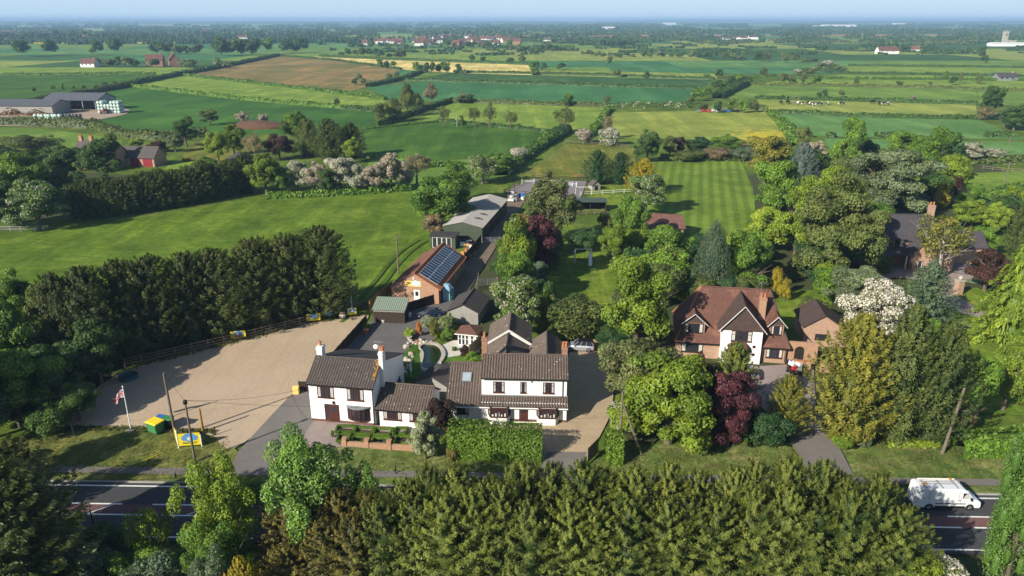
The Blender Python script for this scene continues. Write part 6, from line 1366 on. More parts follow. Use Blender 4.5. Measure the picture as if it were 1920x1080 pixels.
edge = lambda pts: (lambda x: np.interp(x, [p[0] for p in pts], [p[1] for p in pts]))
tufts('car_park_weeds', [((115, 405, edge([(115, 805), (250, 807), (405, 813)]), 0), 700), ((250, 690, edge([(250, 690), (440, 643), (580, 606), (690, 590)]), 0), 900)], 0, .16, 'weeds', 2)
# ------------------------------------------------------------------ vehicles, street furniture, small things
def baked(o):
    dg = bpy.context.evaluated_depsgraph_get(); me = bpy.data.meshes.new_from_object(o.evaluated_get(dg)); o.modifiers.clear(); old = o.data; o.data = me
    return o
def wheel(parent, x, y, r, w=.22):
    b = MB(); b.lathe([(r * .62, -w / 2), (r * .93, -w / 2), (r, -w * .3), (r, w * .3), (r * .93, w / 2), (r * .62, w / 2)], (x, y, r), 20, axis='y'); t = b.build('wheel', M['rubber'], parent)
    b = MB(); s = -1 if y < 0 else 1
    b.lathe([(0, s * w * .35), (r * .2, s * w * .38), (r * .63, s * w * .30), (r * .64, -s * w * .4)], (x, y, r), 20, axis='y')
    for k in range(5): a = k * 1.2566; b.tube([(x, y + s * w * .42, r), (x + r * .58 * math.cos(a), y + s * w * .4, r + r * .58 * math.sin(a))], r * .09, 5)
    b.build('rim', M['alloy'], t)
def car(name, label, x, y, rz, paint_, L=4.6, W=1.85, H=1.5, suv=False, plate='yellow', group=None, blackroof=False):
    t = thing(name, label, 'car', (x, y, GZ + .02), rz, group); r = .38 if suv else .33
    bh = H * (.60 if suv else .62); hl = L / 2
    # body: lofted sections, nose at +x
    st = [(-hl, .42, bh * .72, .80), (-hl + .12, .34, bh * .96, .92), (-hl + .9, .26, bh, 1.0), (-.2, .24, bh, 1.0), (hl * .42, .24, bh * .97, 1.0), (hl - .75, .26, bh * .87, .98), (hl - .2, .30, bh * .76, .90), (hl, .40, bh * .58, .74)]
    b = MB(); rings = []
    for (sx, z0, z1, k) in st:
        w = W / 2 * k; rings.append([(sx, -w * .92, z0), (sx, -w, z0 + .15), (sx, -w, z1 - .18), (sx, -w * .88, z1), (sx, w * .88, z1), (sx, w, z1 - .18), (sx, w, z0 + .15), (sx, w * .92, z0)])
    n = 8
    for i in range(len(rings) - 1):
        for j in range(n): b.face([rings[i][j], rings[i][(j + 1) % n], rings[i + 1][(j + 1) % n], rings[i + 1][j]])
    b.face(rings[0]); b.face(rings[-1][::-1]); b.build('body', M[paint_], t, smooth=False, bevel=.03)
    # glasshouse and roof
    rb, rf_ = (-hl + (.12 if suv else .55), hl * .38); tb, tf = (-hl + (.42 if suv else 1.35), hl * .08)
    wb, wt = W / 2 * .86, W / 2 * .68; zt = H - .06
    base = [(rb, -wb, bh - .03), (rf_, -wb, bh - .04), (rf_, wb, bh - .04), (rb, wb, bh - .03)]; top = [(tb, -wt, zt), (tf, -wt, zt), (tf, wt, zt), (tb, wt, zt)]
    b = MB()
    for i in range(4): b.face([base[i], base[(i + 1) % 4], top[(i + 1) % 4], top[i]])
    b.build('windows', M['glass'], t)
    b = MB(); b.box(tb - .05, tf + .04, -wt - .04, wt + .04, zt - .02, H); b.build('roof', M['black' if blackroof else paint_], t, bevel=.02)
    b = MB()
    for s in (-1, 1):
        for u in (0, .38, .70, 1): b.tube([(rb + (rf_ - rb) * u, s * wb * 1.005, bh - .03), (tb + (tf - tb) * u, s * wt * 1.01, zt)], .035 if u in (0, 1) else .03, 5)
    b.build('pillar', M[paint_], t)
    t.scale = (.86, .86, .86)
    for wx in (-hl + .85, hl - .9):
        for s in (-1, 1): wheel(t, wx, s * (W / 2 - .09), r)
    for s in (-1, 1):
        b = MB(); b.box(hl - .16, hl - .03, s * W * .30 - .2, s * W * .30 + .2, bh * .56, bh * .70); b.build('headlight', M['white'], t)
        b = MB(); b.box(-hl - .01, -hl + .12, s * W * .36 - .14, s * W * .36 + .14, bh * .62, bh * .85); b.build('tail_light', M['red'], t)
        b = MB(); b.box(hl * .28, hl * .28 + .18, s * (W / 2 + .06) - .1, s * (W / 2 + .06) + .1, bh - .05, bh + .12); b.build('wing_mirror', M[paint_], t)
    b = MB(); b.box(hl - .01, hl + .015, -.26, .26, .42, .54); b.build('number_plate', M['white'], t); b = MB(); b.box(-hl - .02, -hl + .005, -.26, .26, .55, .67); b.build('number_plate', M[plate], t)
    return t
a, c = P(1062, 664), P(1112, 668)
car('parked_suv', 'silver estate off-roader with dark roof parked on the gravel drive', (a.x + c.x) / 2 + .1, a.y + 1.1, rad(172), 'car_silver', 4.6, 1.95, 1.75, True, blackroof=True)
a = P(806, 598); car('parked_car', 'dark navy saloon car parked on the tarmac yard by the shed', a.x, a.y + .6, rad(200), 'car_blue', 4.5, 1.8, 1.42)
a = P(1412, 706); car('parked_car', 'grey car half hidden by the conifer before the brick house', a.x - .6, a.y, rad(95), 'car_grey', 4.3, 1.8, 1.5)
# trailer loaded with household junk beside the brick house
p0 = P(1490, 700); tr = thing('loaded_trailer', 'dark open trailer piled with white and red junk by the garden wall', 'trailer', (p0.x, p0.y, GZ), rad(80))
b = MB(); b.box(-1.6, 1.6, -.85, .85, .45, .55); [b.box(*q) for q in ((-1.6, 1.6, -.9, -.85, .5, 1.0), (-1.6, 1.6, .85, .9, .5, 1.0), (-1.65, -1.6, -.9, .9, .5, 1.0), (1.6, 1.65, -.9, .9, .5, 1.0))]; b.tube([(1.6, 0, .5), (2.6, 0, .45)], .05); b.build('bed', M['darkwood'], tr)
for s in (-1, 1): wheel(tr, 0, s * .98, .3, .18)
rj = random.Random(9)
for k in range(11):
    q = MB(); d = [rj.uniform(.25, .8) for _ in range(3)]; q.cbox((0, 0, 0), d, T=Matrix.Rotation(rj.uniform(0, 3), 4, 'Z') @ Matrix.Rotation(rj.uniform(-.4, .4), 4, 'X'))
    o = q.build('junk_box', M[rj.choice(['white', 'offwhite', 'red', 'bluepaint', 'white', 'grey'])], None, bevel=.04); o.location = (p0.x + rj.uniform(-.6, .6), p0.y + rj.uniform(-1.3, 1.3), GZ + .75 + rj.random() * .45)
    tag(o, 'discarded box or bag heaped in the open trailer', 'box', 'junk heaped in the open trailer')
# white van on the road, driver at the open window
VX = P(1826, 950); VS = .84; V = thing('white_van', 'long white panel van with roof tube driving on the main road', 'van', (VX.x - 3.45 * VS, 57.75, .17), rad(-1.5)); V.scale = (VS, VS, VS)
def arch(xc, r=.47): return [(xc + r * math.cos(math.pi * (1 - i / 8)), .34 + r * math.sin(math.pi * (1 - i / 8)) * .98) for i in range(9)]
low = [(-3.45, .34)] + arch(-2.0) + arch(2.35) + [(3.36, .34), (3.45, .55), (3.40, 1.0), (3.15, 1.25), (2.55, 1.44), (-3.5, 1.44), (-3.5, .9)]
b = MB(); b.prism(low, 'y', -.98, .98); b.build('body', M['car_white'], V, bevel=.03)
b = MB(); b.prism([(-3.5, 1.43), (1.30, 1.43), (1.30, 2.62), (-3.25, 2.66), (-3.42, 2.5)], 'y', -.97, .97); b.build('cargo_body', M['car_white'], V, bevel=.06)
b = MB(); b.prism([(1.26, 2.30), (1.74, 2.24), (1.80, 2.36), (1.42, 2.60), (1.26, 2.61)], 'y', -.94, .94); b.build('cab_roof', M['car_white'], V, bevel=.04)
b = MB()
for s_ in (-1, 1): b.tube([(1.74, s_ * .92, 2.34), (2.62, s_ * .94, 1.42)], .055, 6); b.tube([(1.32, s_ * .95, 2.5), (1.32, s_ * .96, 1.42)], .06, 6); b.box(1.28, 2.4, s_ * .95 - .03, s_ * .95 + .03, 1.40, 1.48); b.box(1.28, 1.85, s_ * .93 - .04, s_ * .93 + .04, 2.16, 2.36)
b.build('pillar', M['car_white'], V)
b = MB(); b.prism([(1.78, 2.36), (2.64, 1.45), (2.60, 1.43), (1.74, 2.33)], 'y', -.88, .88); b.build('windscreen', M['glass'], V)
b = MB(); b.box(1.32, 2.5, -.9, .9, 1.36, 1.40); b.box(1.30, 1.33, -.9, .9, 1.4, 2.4); b.build('cab_lining', M['black'], V)
b = MB(); b.prism([(3.415, .62), (3.43, .62), (3.40, .88), (3.385, .88)], 'y', -.6, .6); b.build('grille', M['black'], V, T=Matrix.Translation((.04, 0, 0)))
for (x0, x1, z0, z1, nm, mt) in ((-1.45, 1.8, .36, .56, 'sill_trim', 'black'), (-1.45, 1.8, .80, .90, 'rubbing_strip', 'black')):
    b = MB(); b.box(x0, x1, -1.005, -.97, z0, z1); b.box(x0, x1, .97, 1.005, z0, z1); b.build(nm, M[mt], V)
b = MB(); [b.box(x, x + .02, -1.003 + .012, -.975, .9, 2.3) for x in (-2.2, -.7, .95, 1.22)]; b.build('panel_joint', M['grey'], V)
b = MB(); b.box(1.0, 1.2, -1.02, -.975, 1.25, 1.32); b.build('door_handle', M['black'], V)
for s in (-1, 1):
    for x in (2.35, -2.0): wheel(V, x, s * .87, .37, .26)
    b = MB(); b.cbox((2.25, s * 1.12, 1.5), (.12, .2, .34)); b.build('wing_mirror', M['black'], V); b = MB(); b.box(3.22, 3.44, s * .72 - .2, s * .72 + .2, .9, 1.12); b.build('headlight', M['glass'], V)
for x in (-2.6, -.9, .7): b = MB(); b.box(x, x + .06, -.85, .85, 2.66, 2.76); b.build('roof_bar', M['grey'], V)
b = MB(); b.tube([(-2.9, .62, 2.86), (1.0, .62, 2.86)], .11, 10); b.build('pipe_tube', M['offwhite'], V); b = MB(); b.tube([(-2.9, -.15, 2.8), (.8, -.15, 2.8)], .04, 6); b.tube([(-2.9, .2, 2.8), (.8, .2, 2.8)], .04, 6); b.build('ladder', M['grey'], V)
for q in ((.55, .62, 2.9), (-2.5, -.2, 2.84)): b = MB(); b.cbox(q, (.3, .3, .14)); b.build('orange_strap', M['orangewood'], V)
b = MB(); b.box(1.15, 1.75, -.75, .75, .95, 1.12); b.box(1.05, 1.2, -.75, .75, 1.0, 1.85); b.build('cab_seat', M['black'], V)
# driver: one continuous skinned body, seated, right arm on the window ledge
skin_m = plain('skin', (.50, .30, .22), .6, 0, .05); shirt = plain('dark_red_shirt', (.30, .05, .05), .9)
sk = [((0, 0, .0), .15, -1), ((0, 0, .25), .17, 0), ((0, 0, .46), .16, 1), ((0, 0, .56), .065, 2), ((.03, 0, .66), .085, 3), ((.04, 0, .78), .09, 4), ((.0, -.22, .46), .075, 2), ((.10, -.36, .26), .055, 6), ((.32, -.34, .30), .042, 7), ((.42, -.30, .32), .035, 8), ((.0, .22, .46), .075, 2), ((.16, .28, .24), .055, 10), ((.42, .18, .34), .042, 11), ((.50, .16, .36), .035, 12), ((.42, -.1, .02), .10, 0), ((.5, -.1, -.35), .07, 14), ((.42, .12, .02), .10, 0), ((.5, .12, -.35), .07, 16)]
for base_i, root in ((9, (.42, -.30, .32)), (13, (.50, .16, .36))):
    for f in range(5): sk.append(((root[0] + (.09 if f else .05), root[1] + (f - 2) * .022 + (.03 if f == 0 else 0), root[2] - .005 * f), .009, base_i)); sk.append(((root[0] + (.13 if f else .08), root[1] + (f - 2) * .024 + (.04 if f == 0 else 0), root[2] - .03), .008, len(sk) - 1))
me = bpy.data.meshes.new('person'); me.from_pydata([q[0] for q in sk], [(i, q[2]) for i, q in enumerate(sk) if q[2] >= 0], []); pr = bpy.data.objects.new('person', me); COL.objects.link(pr)
m = pr.modifiers.new('s', 'SKIN'); 
for i, q in enumerate(sk): me.skin_vertices[0].data[i].radius = (q[1], q[1])
me.skin_vertices[0].data[0].use_root = True
m2 = pr.modifiers.new('d', 'SUBSURF'); m2.levels = 1; bpy.context.view_layer.update(); baked(pr); pr.data.materials.clear(); pr.data.materials.append(skin_m); pr.data.materials.append(shirt)
for f in pr.data.polygons: f.material_index = 1 if (f.center.z < .50 and not (f.center.x > .2 and f.center.z > .2)) else 0
pr.matrix_world = V.matrix_world if False else Matrix.Identity(4)
vm = Matrix.Translation(V.location) @ Matrix.Rotation(rad(-1.5), 4, 'Z'); pr.scale = (VS,) * 3; pr.location = vm @ (Vector((1.42, -.56, 1.14)) * VS); pr.rotation_euler = (0, 0, rad(-1.5))
b = MB(); b.lathe([(0, .0), (.07, .0), (.1, -.06), (.098, -.13), (.08, -.14)], (.02, 0, .885), 12); b.build('hair', M['darkwood'], pr); b = MB(); b.cbox((.135, 0, .77), (.04, .025, .04)); b.cbox((.125, -.035, .80), (.02, .02, .015)); b.cbox((.125, .035, .80), (.02, .02, .015)); b.cbox((.125, 0, .72), (.015, .05, .012)); b.build('face_features', plain('face_dark', (.22, .11, .09), .6), pr)
tag(pr, 'person in red shirt driving the white van with an arm at the open window', 'person')

# poles
def pole(name, label, x, y, top, r, m, lean=0.0, cat='pole', cross=0, h=None, xoff=0, yoff=0, group=None):
    p = P(x, y); H_ = h or height_at(x, y, top); t = thing(name, label, cat, (p.x, p.y, 0), 0, group)
    b = MB(); b.tube([(0, 0, 0), (lean * H_, 0, H_)], [r, r * .72], 10); b.build('post', M[m], t)
    if cross:
        b = MB(); b.box(lean * H_ - cross / 2, lean * H_ + cross / 2, -.06, .06, H_ - .35, H_ - .22); c_ = b.build('crossarm', M[m], t)
        for s in (-1, 0, 1): q = MB(); q.lathe([(.05, 0), (.07, .06), (.04, .14), (0, .16)], (lean * H_ + s * cross * .42, 0, H_ - .22 if s else H_), 8); q.build('insulator', M['white'], t)
    return t, Vector((p.x + lean * H_, p.y, H_))
pA, topA = pole('utility_pole', 'taller of two utility poles, behind the yellow sign board', 330, 822, 699, .15, 'pole', -.015)
pB, topB = pole('utility_pole', 'shorter utility pole on the verge in front of the yellow sign board', 366, 868, 751, .13, 'pole', .0)
b = MB(); b.lathe([(.0, 0), (.2, 0), (.22, .25), (.14, .4), (0, .42)], (0, 0, topB.z - .35), 10); b.build('pole_cap', M['black'], pB)
pole('gate_post', 'thick ochre wooden gate post at the car park entrance', 381, 812, 766, .16, 'ochrewood', cat='post')
pC, topC = pole('utility_pole', 'leaning pale utility pole beside the right-hand hedge', 1766, 853, 727, .17, 'pole', .10)
pD, topD = pole('utility_pole', 'upright utility pole with diagonal brace among the bright shrubs', 1161, 852, 734, .13, 'pole', .0)
a = P(1203, 853); b = MB(); b.tube([(a.x - topD.x, a.y - topD.y, 0), (.05, 0, topD.z * .84)], [.14, .1], 8); b.build('brace', M['pole'], pD); b = MB(); b.tube([(.1, 0, 2.6), (1.1, 0, 2.7)], .03, 6); b.build('tie_rod', M['grey'], pD)
pole('utility_pole', 'lone utility pole in the meadow behind the brick workshop', 747, 513, 440, .14, 'pole'); pole('lamp_post', 'short pale lamp post with small head by the car park fence', 661, 588, 553, .05, 'white', cat='lamp post'); pole('utility_pole', 'thin pale pole before the rich green pasture', 857, 238, 213, .2, 'grey')
pole('utility_pole', 'utility pole with wide crossarm on the right slope', 1880, 358, 306, .16, 'pole', .03, cross=3.2); pole('utility_pole', 'utility pole in the right pasture beside the hawthorns', 1888, 288, 257, .16, 'pole'); pole('utility_pole', 'leaning grey pole in the garden below the red garage doors', 302, 340, 310, .16, 'pole', -.12)
pole('utility_pole', 'crossarm pole above the striped lawn woodland', 1502, 258, 245, .16, 'pole', cross=2.4); pole('utility_pole', 'far crossarm pole at the corner of the buttercup pasture', 1463, 228, 217, .16, 'pole', cross=2.2); pole('utility_pole', 'far crossarm pole in the cow pasture', 1488, 196, 181, .2, 'pole', cross=2.2)
pole('marker_post', 'thin grey stake on the verge left of the flagpole', 138, 816, 792, .05, 'grey', cat='post'); pole('marker_post', 'short black marker post beside the footpath', 330, 897, 886, .07, 'black', cat='post'); pole('marker_post', 'black and white marker post on the verge before the cottage', 742, 890, 873, .06, 'black', cat='post')
pole('road_post', 'slim dark post at the near edge of the road', 182, 1015, 955, .06, 'black', cat='post')
def wire(a, b_, label, sag=.6):
    w = MB(); w.tube([a.lerp(b_, i / 14) - Vector((0, 0, sag * 4 * (i / 14) * (1 - i / 14))) for i in range(15)], .014, 4); tag(w.build('power_line', M['wire']), label, 'wire', 'overhead wires')
h1 = P(590, 792) + Vector((1.2, .3, 4.6))
wire(topA, topB, 'overhead wire between the two left poles', .1); wire(topB, h1, 'overhead wire from the left pole to the white cottage'); wire(topB, topD, 'overhead wire in front of the white houses between poles', 1.2); wire(topD, topC, 'overhead wire between the braced pole and the leaning right pole', 1.2); wire(topA, P(-80, 880) + Vector((0, 0, 7)), 'overhead wire running left from the taller pole', .8)
# flagpole and torn flag
p0 = P(246, 808); hF = height_at(246, 808, 728); fp = thing('flagpole', 'white flagpole at the edge of the gravel car park', 'flagpole', (p0.x, p0.y, GZ))
b = MB(); b.tube([(0, 0, 0), (0, 0, hF)], [.07, .045], 10); b.lathe([(0, 0), (.09, .05), (.09, .1), (0, .15)], (0, 0, hF), 10); b.build('pole', M['white'], fp); b = MB(); b.lathe([(0, .12), (.5, .1), (.55, 0)], n=14); b.build('base', M['kerb'], fp)
fm = MB(); nx, ny = 30, 20; fc = []
def uj(u, v):
    x, y = u * 2 - 1, (v * 2 - 1)
    if abs(x) < .10 or abs(y) < .16: return 1
    if abs(x) < .18 or abs(y) < .28: return 0
    d = min(abs(y - x), abs(y + x))
    return 1 if d < .10 else (0 if d < .24 else 2)
def fpos(u, v): return (-(u ** .8) * 1.25 - .05, .22 * math.sin(u * 9 + v * 2) * u, hF - .25 - (1 - v) * .95 - u * 1.15 + .1 * math.sin(u * 7))
for i in range(nx):
    for j in range(ny):
        u, v = i / nx, j / ny
        if u > .72 and math.sin(v * 23 + 1) > .55 - (u - .72) * 2.6: continue
        fm.face([fpos(u, v), fpos(u + 1 / nx, v), fpos(u + 1 / nx, v + 1 / ny), fpos(u, v + 1 / ny)], uj(u + .5 / nx, v + .5 / ny))
fo = fm.build('flag', [M['white'], M['red'], plain('flag_blue', (.02, .03, .14), .8)]); fo.location = (p0.x, p0.y, GZ); tag(fo, 'tattered union flag hanging from the white flagpole', 'flag')
# bins
def bin_(name, label, px, py, w, d, h, body, lid, rz, group=None):
    p = P(px, py); t = thing(name, label, 'bin', (p.x, p.y, GZ), rz, group)
    b = MB(); b.add([(-w / 2 * .9, -d / 2 * .85, .15), (w / 2 * .9, -d / 2 * .85, .15), (w / 2 * .9, d / 2 * .85, .15), (-w / 2 * .9, d / 2 * .85, .15), (-w / 2, -d / 2, h), (w / 2, -d / 2, h), (w / 2, d / 2, h), (-w / 2, d / 2, h)], [(3, 2, 1, 0), (0, 1, 5, 4), (1, 2, 6, 5), (2, 3, 7, 6), (3, 0, 4, 7), (4, 5, 6, 7)]); b.build('tub', M[body], t, bevel=.02)
    b = MB(); b.prism([(-d / 2 - .05, h + .01), (d / 2 + .05, h + .01), (d / 2, h + .16), (-d / 2 + .1, h + .1)], 'x', -w / 2 - .05, w / 2 + .05); b.build('lid', M[lid], t)
    for s in (-1, 1): b = MB(); b.lathe([(0, -.03), (.08, -.03), (.08, .03), (0, .03)], (s * w * .38, -d * .3, .08), 8, axis='y'); b.build('castor', M['rubber'], t)
bin_('wheeled_bin', 'large green bin with yellow lid beside the flagpole', 294, 812, 1.5, 1.2, 1.25, 'greenpaint', 'yellow', rad(-28)); bin_('wheeled_bin', 'dark green bin with blue lid behind the yellow-lidded bin', 306, 802, 1.1, .8, 1.2, 'darkgreenbin', 'bluepaint', rad(-15)) if 'darkgreenbin' in M else bin_('wheeled_bin', 'small dark bin with blue lid behind the yellow-lidded bin', 305, 803, 1.0, .8, 1.2, 'greenpaint', 'bluepaint', rad(-15)); bin_('wheeled_bin', 'dark bin with green lid next to the taller pole', 318, 806, 1.0, .8, 1.25, 'black', 'greenpaint', rad(-5))
# yellow sign board and banners: yellow field, blue cloud, dark lettering too small to read
def blob_sign(parent, x0, w, z0, h, T_, nm='picture', sc=1.0):
    b = MB()
    for (u, v, r) in ((.3, .62, .24), (.45, .72, .3), (.6, .74, .3), (.75, .62, .24), (.52, .56, .3)): b.lathe([(0, 0), (h * r * sc, 0), (h * r * sc, .012), (0, .012)], (x0 + w * u, -.05 - .003 * u, z0 + h * v), 14, axis='y')
    b.build(nm, M['blue'], parent, T=T_)
    b = MB(); b.lathe([(0, 0), (h * .16, 0), (h * .16, .012), (0, .012)], (x0 + w * .52, -.075, z0 + h * .55), 12, axis='y'); b.build('emblem', M['offwhite'], parent, T=T_)
    b = MB(); b.box(x0 + w * .18, x0 + w * .86, -.05, -.04, z0 + h * .24, z0 + h * .28); [b.box(x0 + w * (.2 + .08 * k), x0 + w * (.255 + .08 * k), -.05, -.04, z0 + h * .12, z0 + h * .2) for k in range(8)]; b.build('lettering', M['greenpaint'], parent, T=T_)
p0 = P(335, 848); sb = thing('sign_board', 'yellow folding sign board with blue cloud picture on the verge', 'sign', (p0.x - .3, p0.y + .55, GZ - .1), rad(9))
I4 = Matrix.Identity(4)
b = MB(); b.box(.15, 2.35, -.03, .03, .35, 1.75); b.build('front_board', M['yellow'], sb); blob_sign(sb, .15, 2.2, .4, 1.35, I4)
b = MB(); b.add([(.1, -.02, .25), (-.55, 1.5, .3), (-.55, 1.5, 1.7), (.1, -.02, 1.9), (.14, .02, .25), (-.5, 1.53, .3), (-.5, 1.53, 1.7), (.14, .02, 1.9)], [(0, 1, 2, 3), (7, 6, 5, 4), (0, 3, 7, 4), (2, 1, 5, 6), (3, 2, 6, 7)]); b.build('side_board', M['yellow'], sb)
b = MB(); b.tube([(.1, 0, 0), (.1, 0, 2.2)], .07, 8); b.tube([(2.4, 0, 0), (2.4, 0, 1.5)], .06, 8); b.build('post', M['white'], sb); b = MB(); b.box(-.15, .35, -.2, .2, 0, .06); b.build('foot', M['white'], sb)
def rail_fence(label, pts, hgt=1.2, rails=3, gap=2.4, m='wood', name='rail_fence', pr=.06, cat='fence', z=GZ):
    t = thing(name, label, cat, (pts[0].x, pts[0].y, z)); o = Vector((pts[0].x, pts[0].y, 0)); b = MB(); n_ = 0
    for a, c_ in zip(pts[:-1], pts[1:]):
        a, c_ = Vector((a.x, a.y, 0)) - o, Vector((c_.x, c_.y, 0)) - o; L = (c_ - a).length; n = max(1, round(L / gap)); ang = math.atan2(c_.y - a.y, c_.x - a.x)
        for i in range(n + (0 if c_ is not pts[-1] else 1)):
            q = a.lerp(c_, i / n); pm_ = MB(); pm_.box(-pr, pr, -pr, pr, -.1, hgt, T=Matrix.Translation(q) @ Matrix.Rotation(ang, 4, 'Z'))
            if n_ < 100: pm_.build('post', M[m], t)
            n_ += 1
        for k in range(rails): zz = hgt * (k + 1) / (rails + .35); b.box(0, L, -.025 - pr, .02 - pr, zz - .05, zz + .05, T=Matrix.Translation(a) @ Matrix.Rotation(ang, 4, 'Z'))
    b.build('rail', M[m], t); return t
rail_fence('long weathered rail fence along the far side of the gravel car park', pxs((235, 690), (330, 668), (450, 640), (590, 605), (692, 578), (705, 560)), 1.25, 3, 2.3)
def banner(label, px, py, w, h, rz, mat='yellow', z0=.35):
    p = P(px, py); t = thing('banner', label, 'banner', (p.x - w / 2, p.y - .22, GZ), rz); b = MB(); n = 8
    for i in range(n): b.face([(w * i / n, -.02 * math.sin(i * 1.7), z0), (w * (i + 1) / n, -.02 * math.sin((i + 1) * 1.7), z0), (w * (i + 1) / n, -.02 * math.sin((i + 1) * 1.7), z0 + h), (w * i / n, -.02 * math.sin(i * 1.7), z0 + h)])
    b.build('sheet', M[mat], t)
    if mat == 'yellow': blob_sign(t, 0, w, z0, h, I4, sc=.9)
banner('yellow banner with blue picture at the left of the car park fence', 448, 640, 2.0, 1.05, rad(17)); banner('yellow banner with blue picture in the middle of the car park fence', 589, 607, 2.0, 1.05, rad(16)); banner('yellow banner with blue picture below the white lamp post', 661, 595, 1.3, 1.0, rad(16)); banner('small blue notice on the car park fence', 617, 600, .6, .55, rad(16), 'blue', .5)
b = MB(); q0 = P(643, 598); [b.lathe([(0, 0), (.5, .1), (.55, .5), (.3, .85), (0, .9)], (k * 1.1, 0, 0), 10) for k in range(1)]; rk = b.build('pale_boulder', M['stone']); rk.location = (q0.x, q0.y, GZ); tag(rk, 'pale lumpy boulder against the car park fence', 'boulder')
b = MB(); b.cbox((0, 0, .45), (.7, .5, .9)); b.prism([(-.25, .9), (.25, .9), (.2, 1.0), (-.2, 1.0)], 'x', -.4, .4); sx = b.build('grit_box', M['cream_sign'], bevel=.03); q0 = P(556, 740); sx.location = (*q0.xy, GZ); tag(sx, 'yellow letter box post at the corner of the cottage drive', 'box')
def panel_fence(label, pts, h, m, name='panel_fence', th=.05):
    t = thing(name, label, 'fence', (pts[0].x, pts[0].y, GZ)); o = Vector((pts[0].x, pts[0].y, 0))
    for a, c_ in zip(pts[:-1], pts[1:]):
        a, c_ = Vector((a.x, a.y, 0)) - o, Vector((c_.x, c_.y, 0)) - o; L = (c_ - a).length; n = max(1, round(L / 1.9)); TT = Matrix.Translation(a) @ Matrix.Rotation(math.atan2(c_.y - a.y, c_.x - a.x), 4, 'Z')
        for i in range(n):
            b = MB(); x0, x1 = L * i / n + .06, L * (i + 1) / n - .06; k = max(3, int((x1 - x0) / .14))
            for j in range(k): b.box(x0 + (x1 - x0) * j / k, x0 + (x1 - x0) * (j + .93) / k, -th / 2 + .012 * (j % 2), th / 2 + .012 * (j % 2), .05, h - .04, T=TT)
            b.build('panel', M[m], t)
        for i in range(n + 1): b = MB(); b.box(L * i / n - .05, L * i / n + .05, -.06, .06, 0, h + .05, T=TT); b.build('post', M[m], t)
    return t
panel_fence('dark boarded fence between gravel car park and tarmac yard', pxs((578, 738), (625, 685), (688, 612)), 1.7, 'darkwood')
panel_fence('new orange boarded fence behind the green shed', pxs((694, 585), (712, 566), (735, 548)), 1.7, 'orangewood')
panel_fence('dark boarded fence along the front of the brick workshop', pxs((762, 588), (830, 566), (842, 552)), 1.6, 'darkwood'); panel_fence('dark fence along the lane beside the brick workshop', pxs((868, 500), (902, 458)), 1.8, 'darkwood')
panel_fence('weathered fence curving beside the summerhouse', pxs((880, 672), (900, 655), (903, 630)), 1.8, 'wood'); panel_fence('tall timber gate leaf at the mouth of the gravel drive', pxs((1101, 872), (1120, 852)), 1.8, 'wood')
panel_fence('dark fence at the left corner of the white cottage', pxs((562, 735), (584, 735)), 1.3, 'darkwood'); panel_fence('dark fence between yard and cottage garden', pxs((745, 705), (752, 738)), 1.7, 'darkwood')
rail_fence('pale rail fence below the chestnut at the left edge', pxs((-60, 432), (40, 434), (92, 432)), 1.2, 3, 2.2, 'timber_grey', z=0); rail_fence('grey rail fence on the right slope', pxs((1842, 318), (1880, 322), (1990, 330)), 1.3, 2, 2.4, 'wood', z=0)
rail_fence('dark rail fence round the riding arena', pxs((945, 364), (1000, 336), (1103, 341), (1090, 378), (945, 364)), 1.2, 2, 3.2, 'darkwood'); rail_fence('wooden pen rails below the field shelter', pxs((1068, 405), (1130, 402), (1150, 412), (1130, 418)), 1.2, 3, 2.0, 'wood'); rail_fence('low rail fence across the small paddock', pxs((1088, 368), (1190, 362)), 1.1, 2, 3.0, 'offwhite')
rail_fence('rail fence and gate below the white hawthorns', pxs((1060, 268), (1110, 272), (1180, 277)), 1.2, 2, 3, 'wood', z=0)
def metal_gate(label, a, c_, h=1.15):
    t = thing('field_gate', label, 'gate', (a.x, a.y, GZ)); d = Vector((c_.x - a.x, c_.y - a.y, 0)); b = MB()
    for k in range(6): b.tube([Vector((0, 0, .2 + (h - .2) * k / 5)), d + Vector((0, 0, .2 + (h - .2) * k / 5))], .03, 6)
    for u in (0, .5, 1): b.tube([d * u + Vector((0, 0, .2)), d * u + Vector((0, 0, h))], .035, 6)
    b.build('gate_leaf', M['grey'], t)
    for u in (-.03, 1.03): q = MB(); q.tube([d * u, d * u + Vector((0, 0, h + .2))], .07, 8); q.build('post', M['wood'], t)
metal_gate('galvanised field gate across the lane beside the green barn', P(903, 457), P(937, 456)); metal_gate('galvanised gate at the near end of the lane gardens', P(897, 540), P(932, 536), 1.3); metal_gate('second galvanised gate leaf beside the compost heap', P(893, 548), P(897, 528), 1.2)
panel_fence('black iron railing gate at the right of the gateway drive', pxs((1540, 812), (1556, 822), (1562, 806)), 1.5, 'black', name='iron_gate', th=.02)
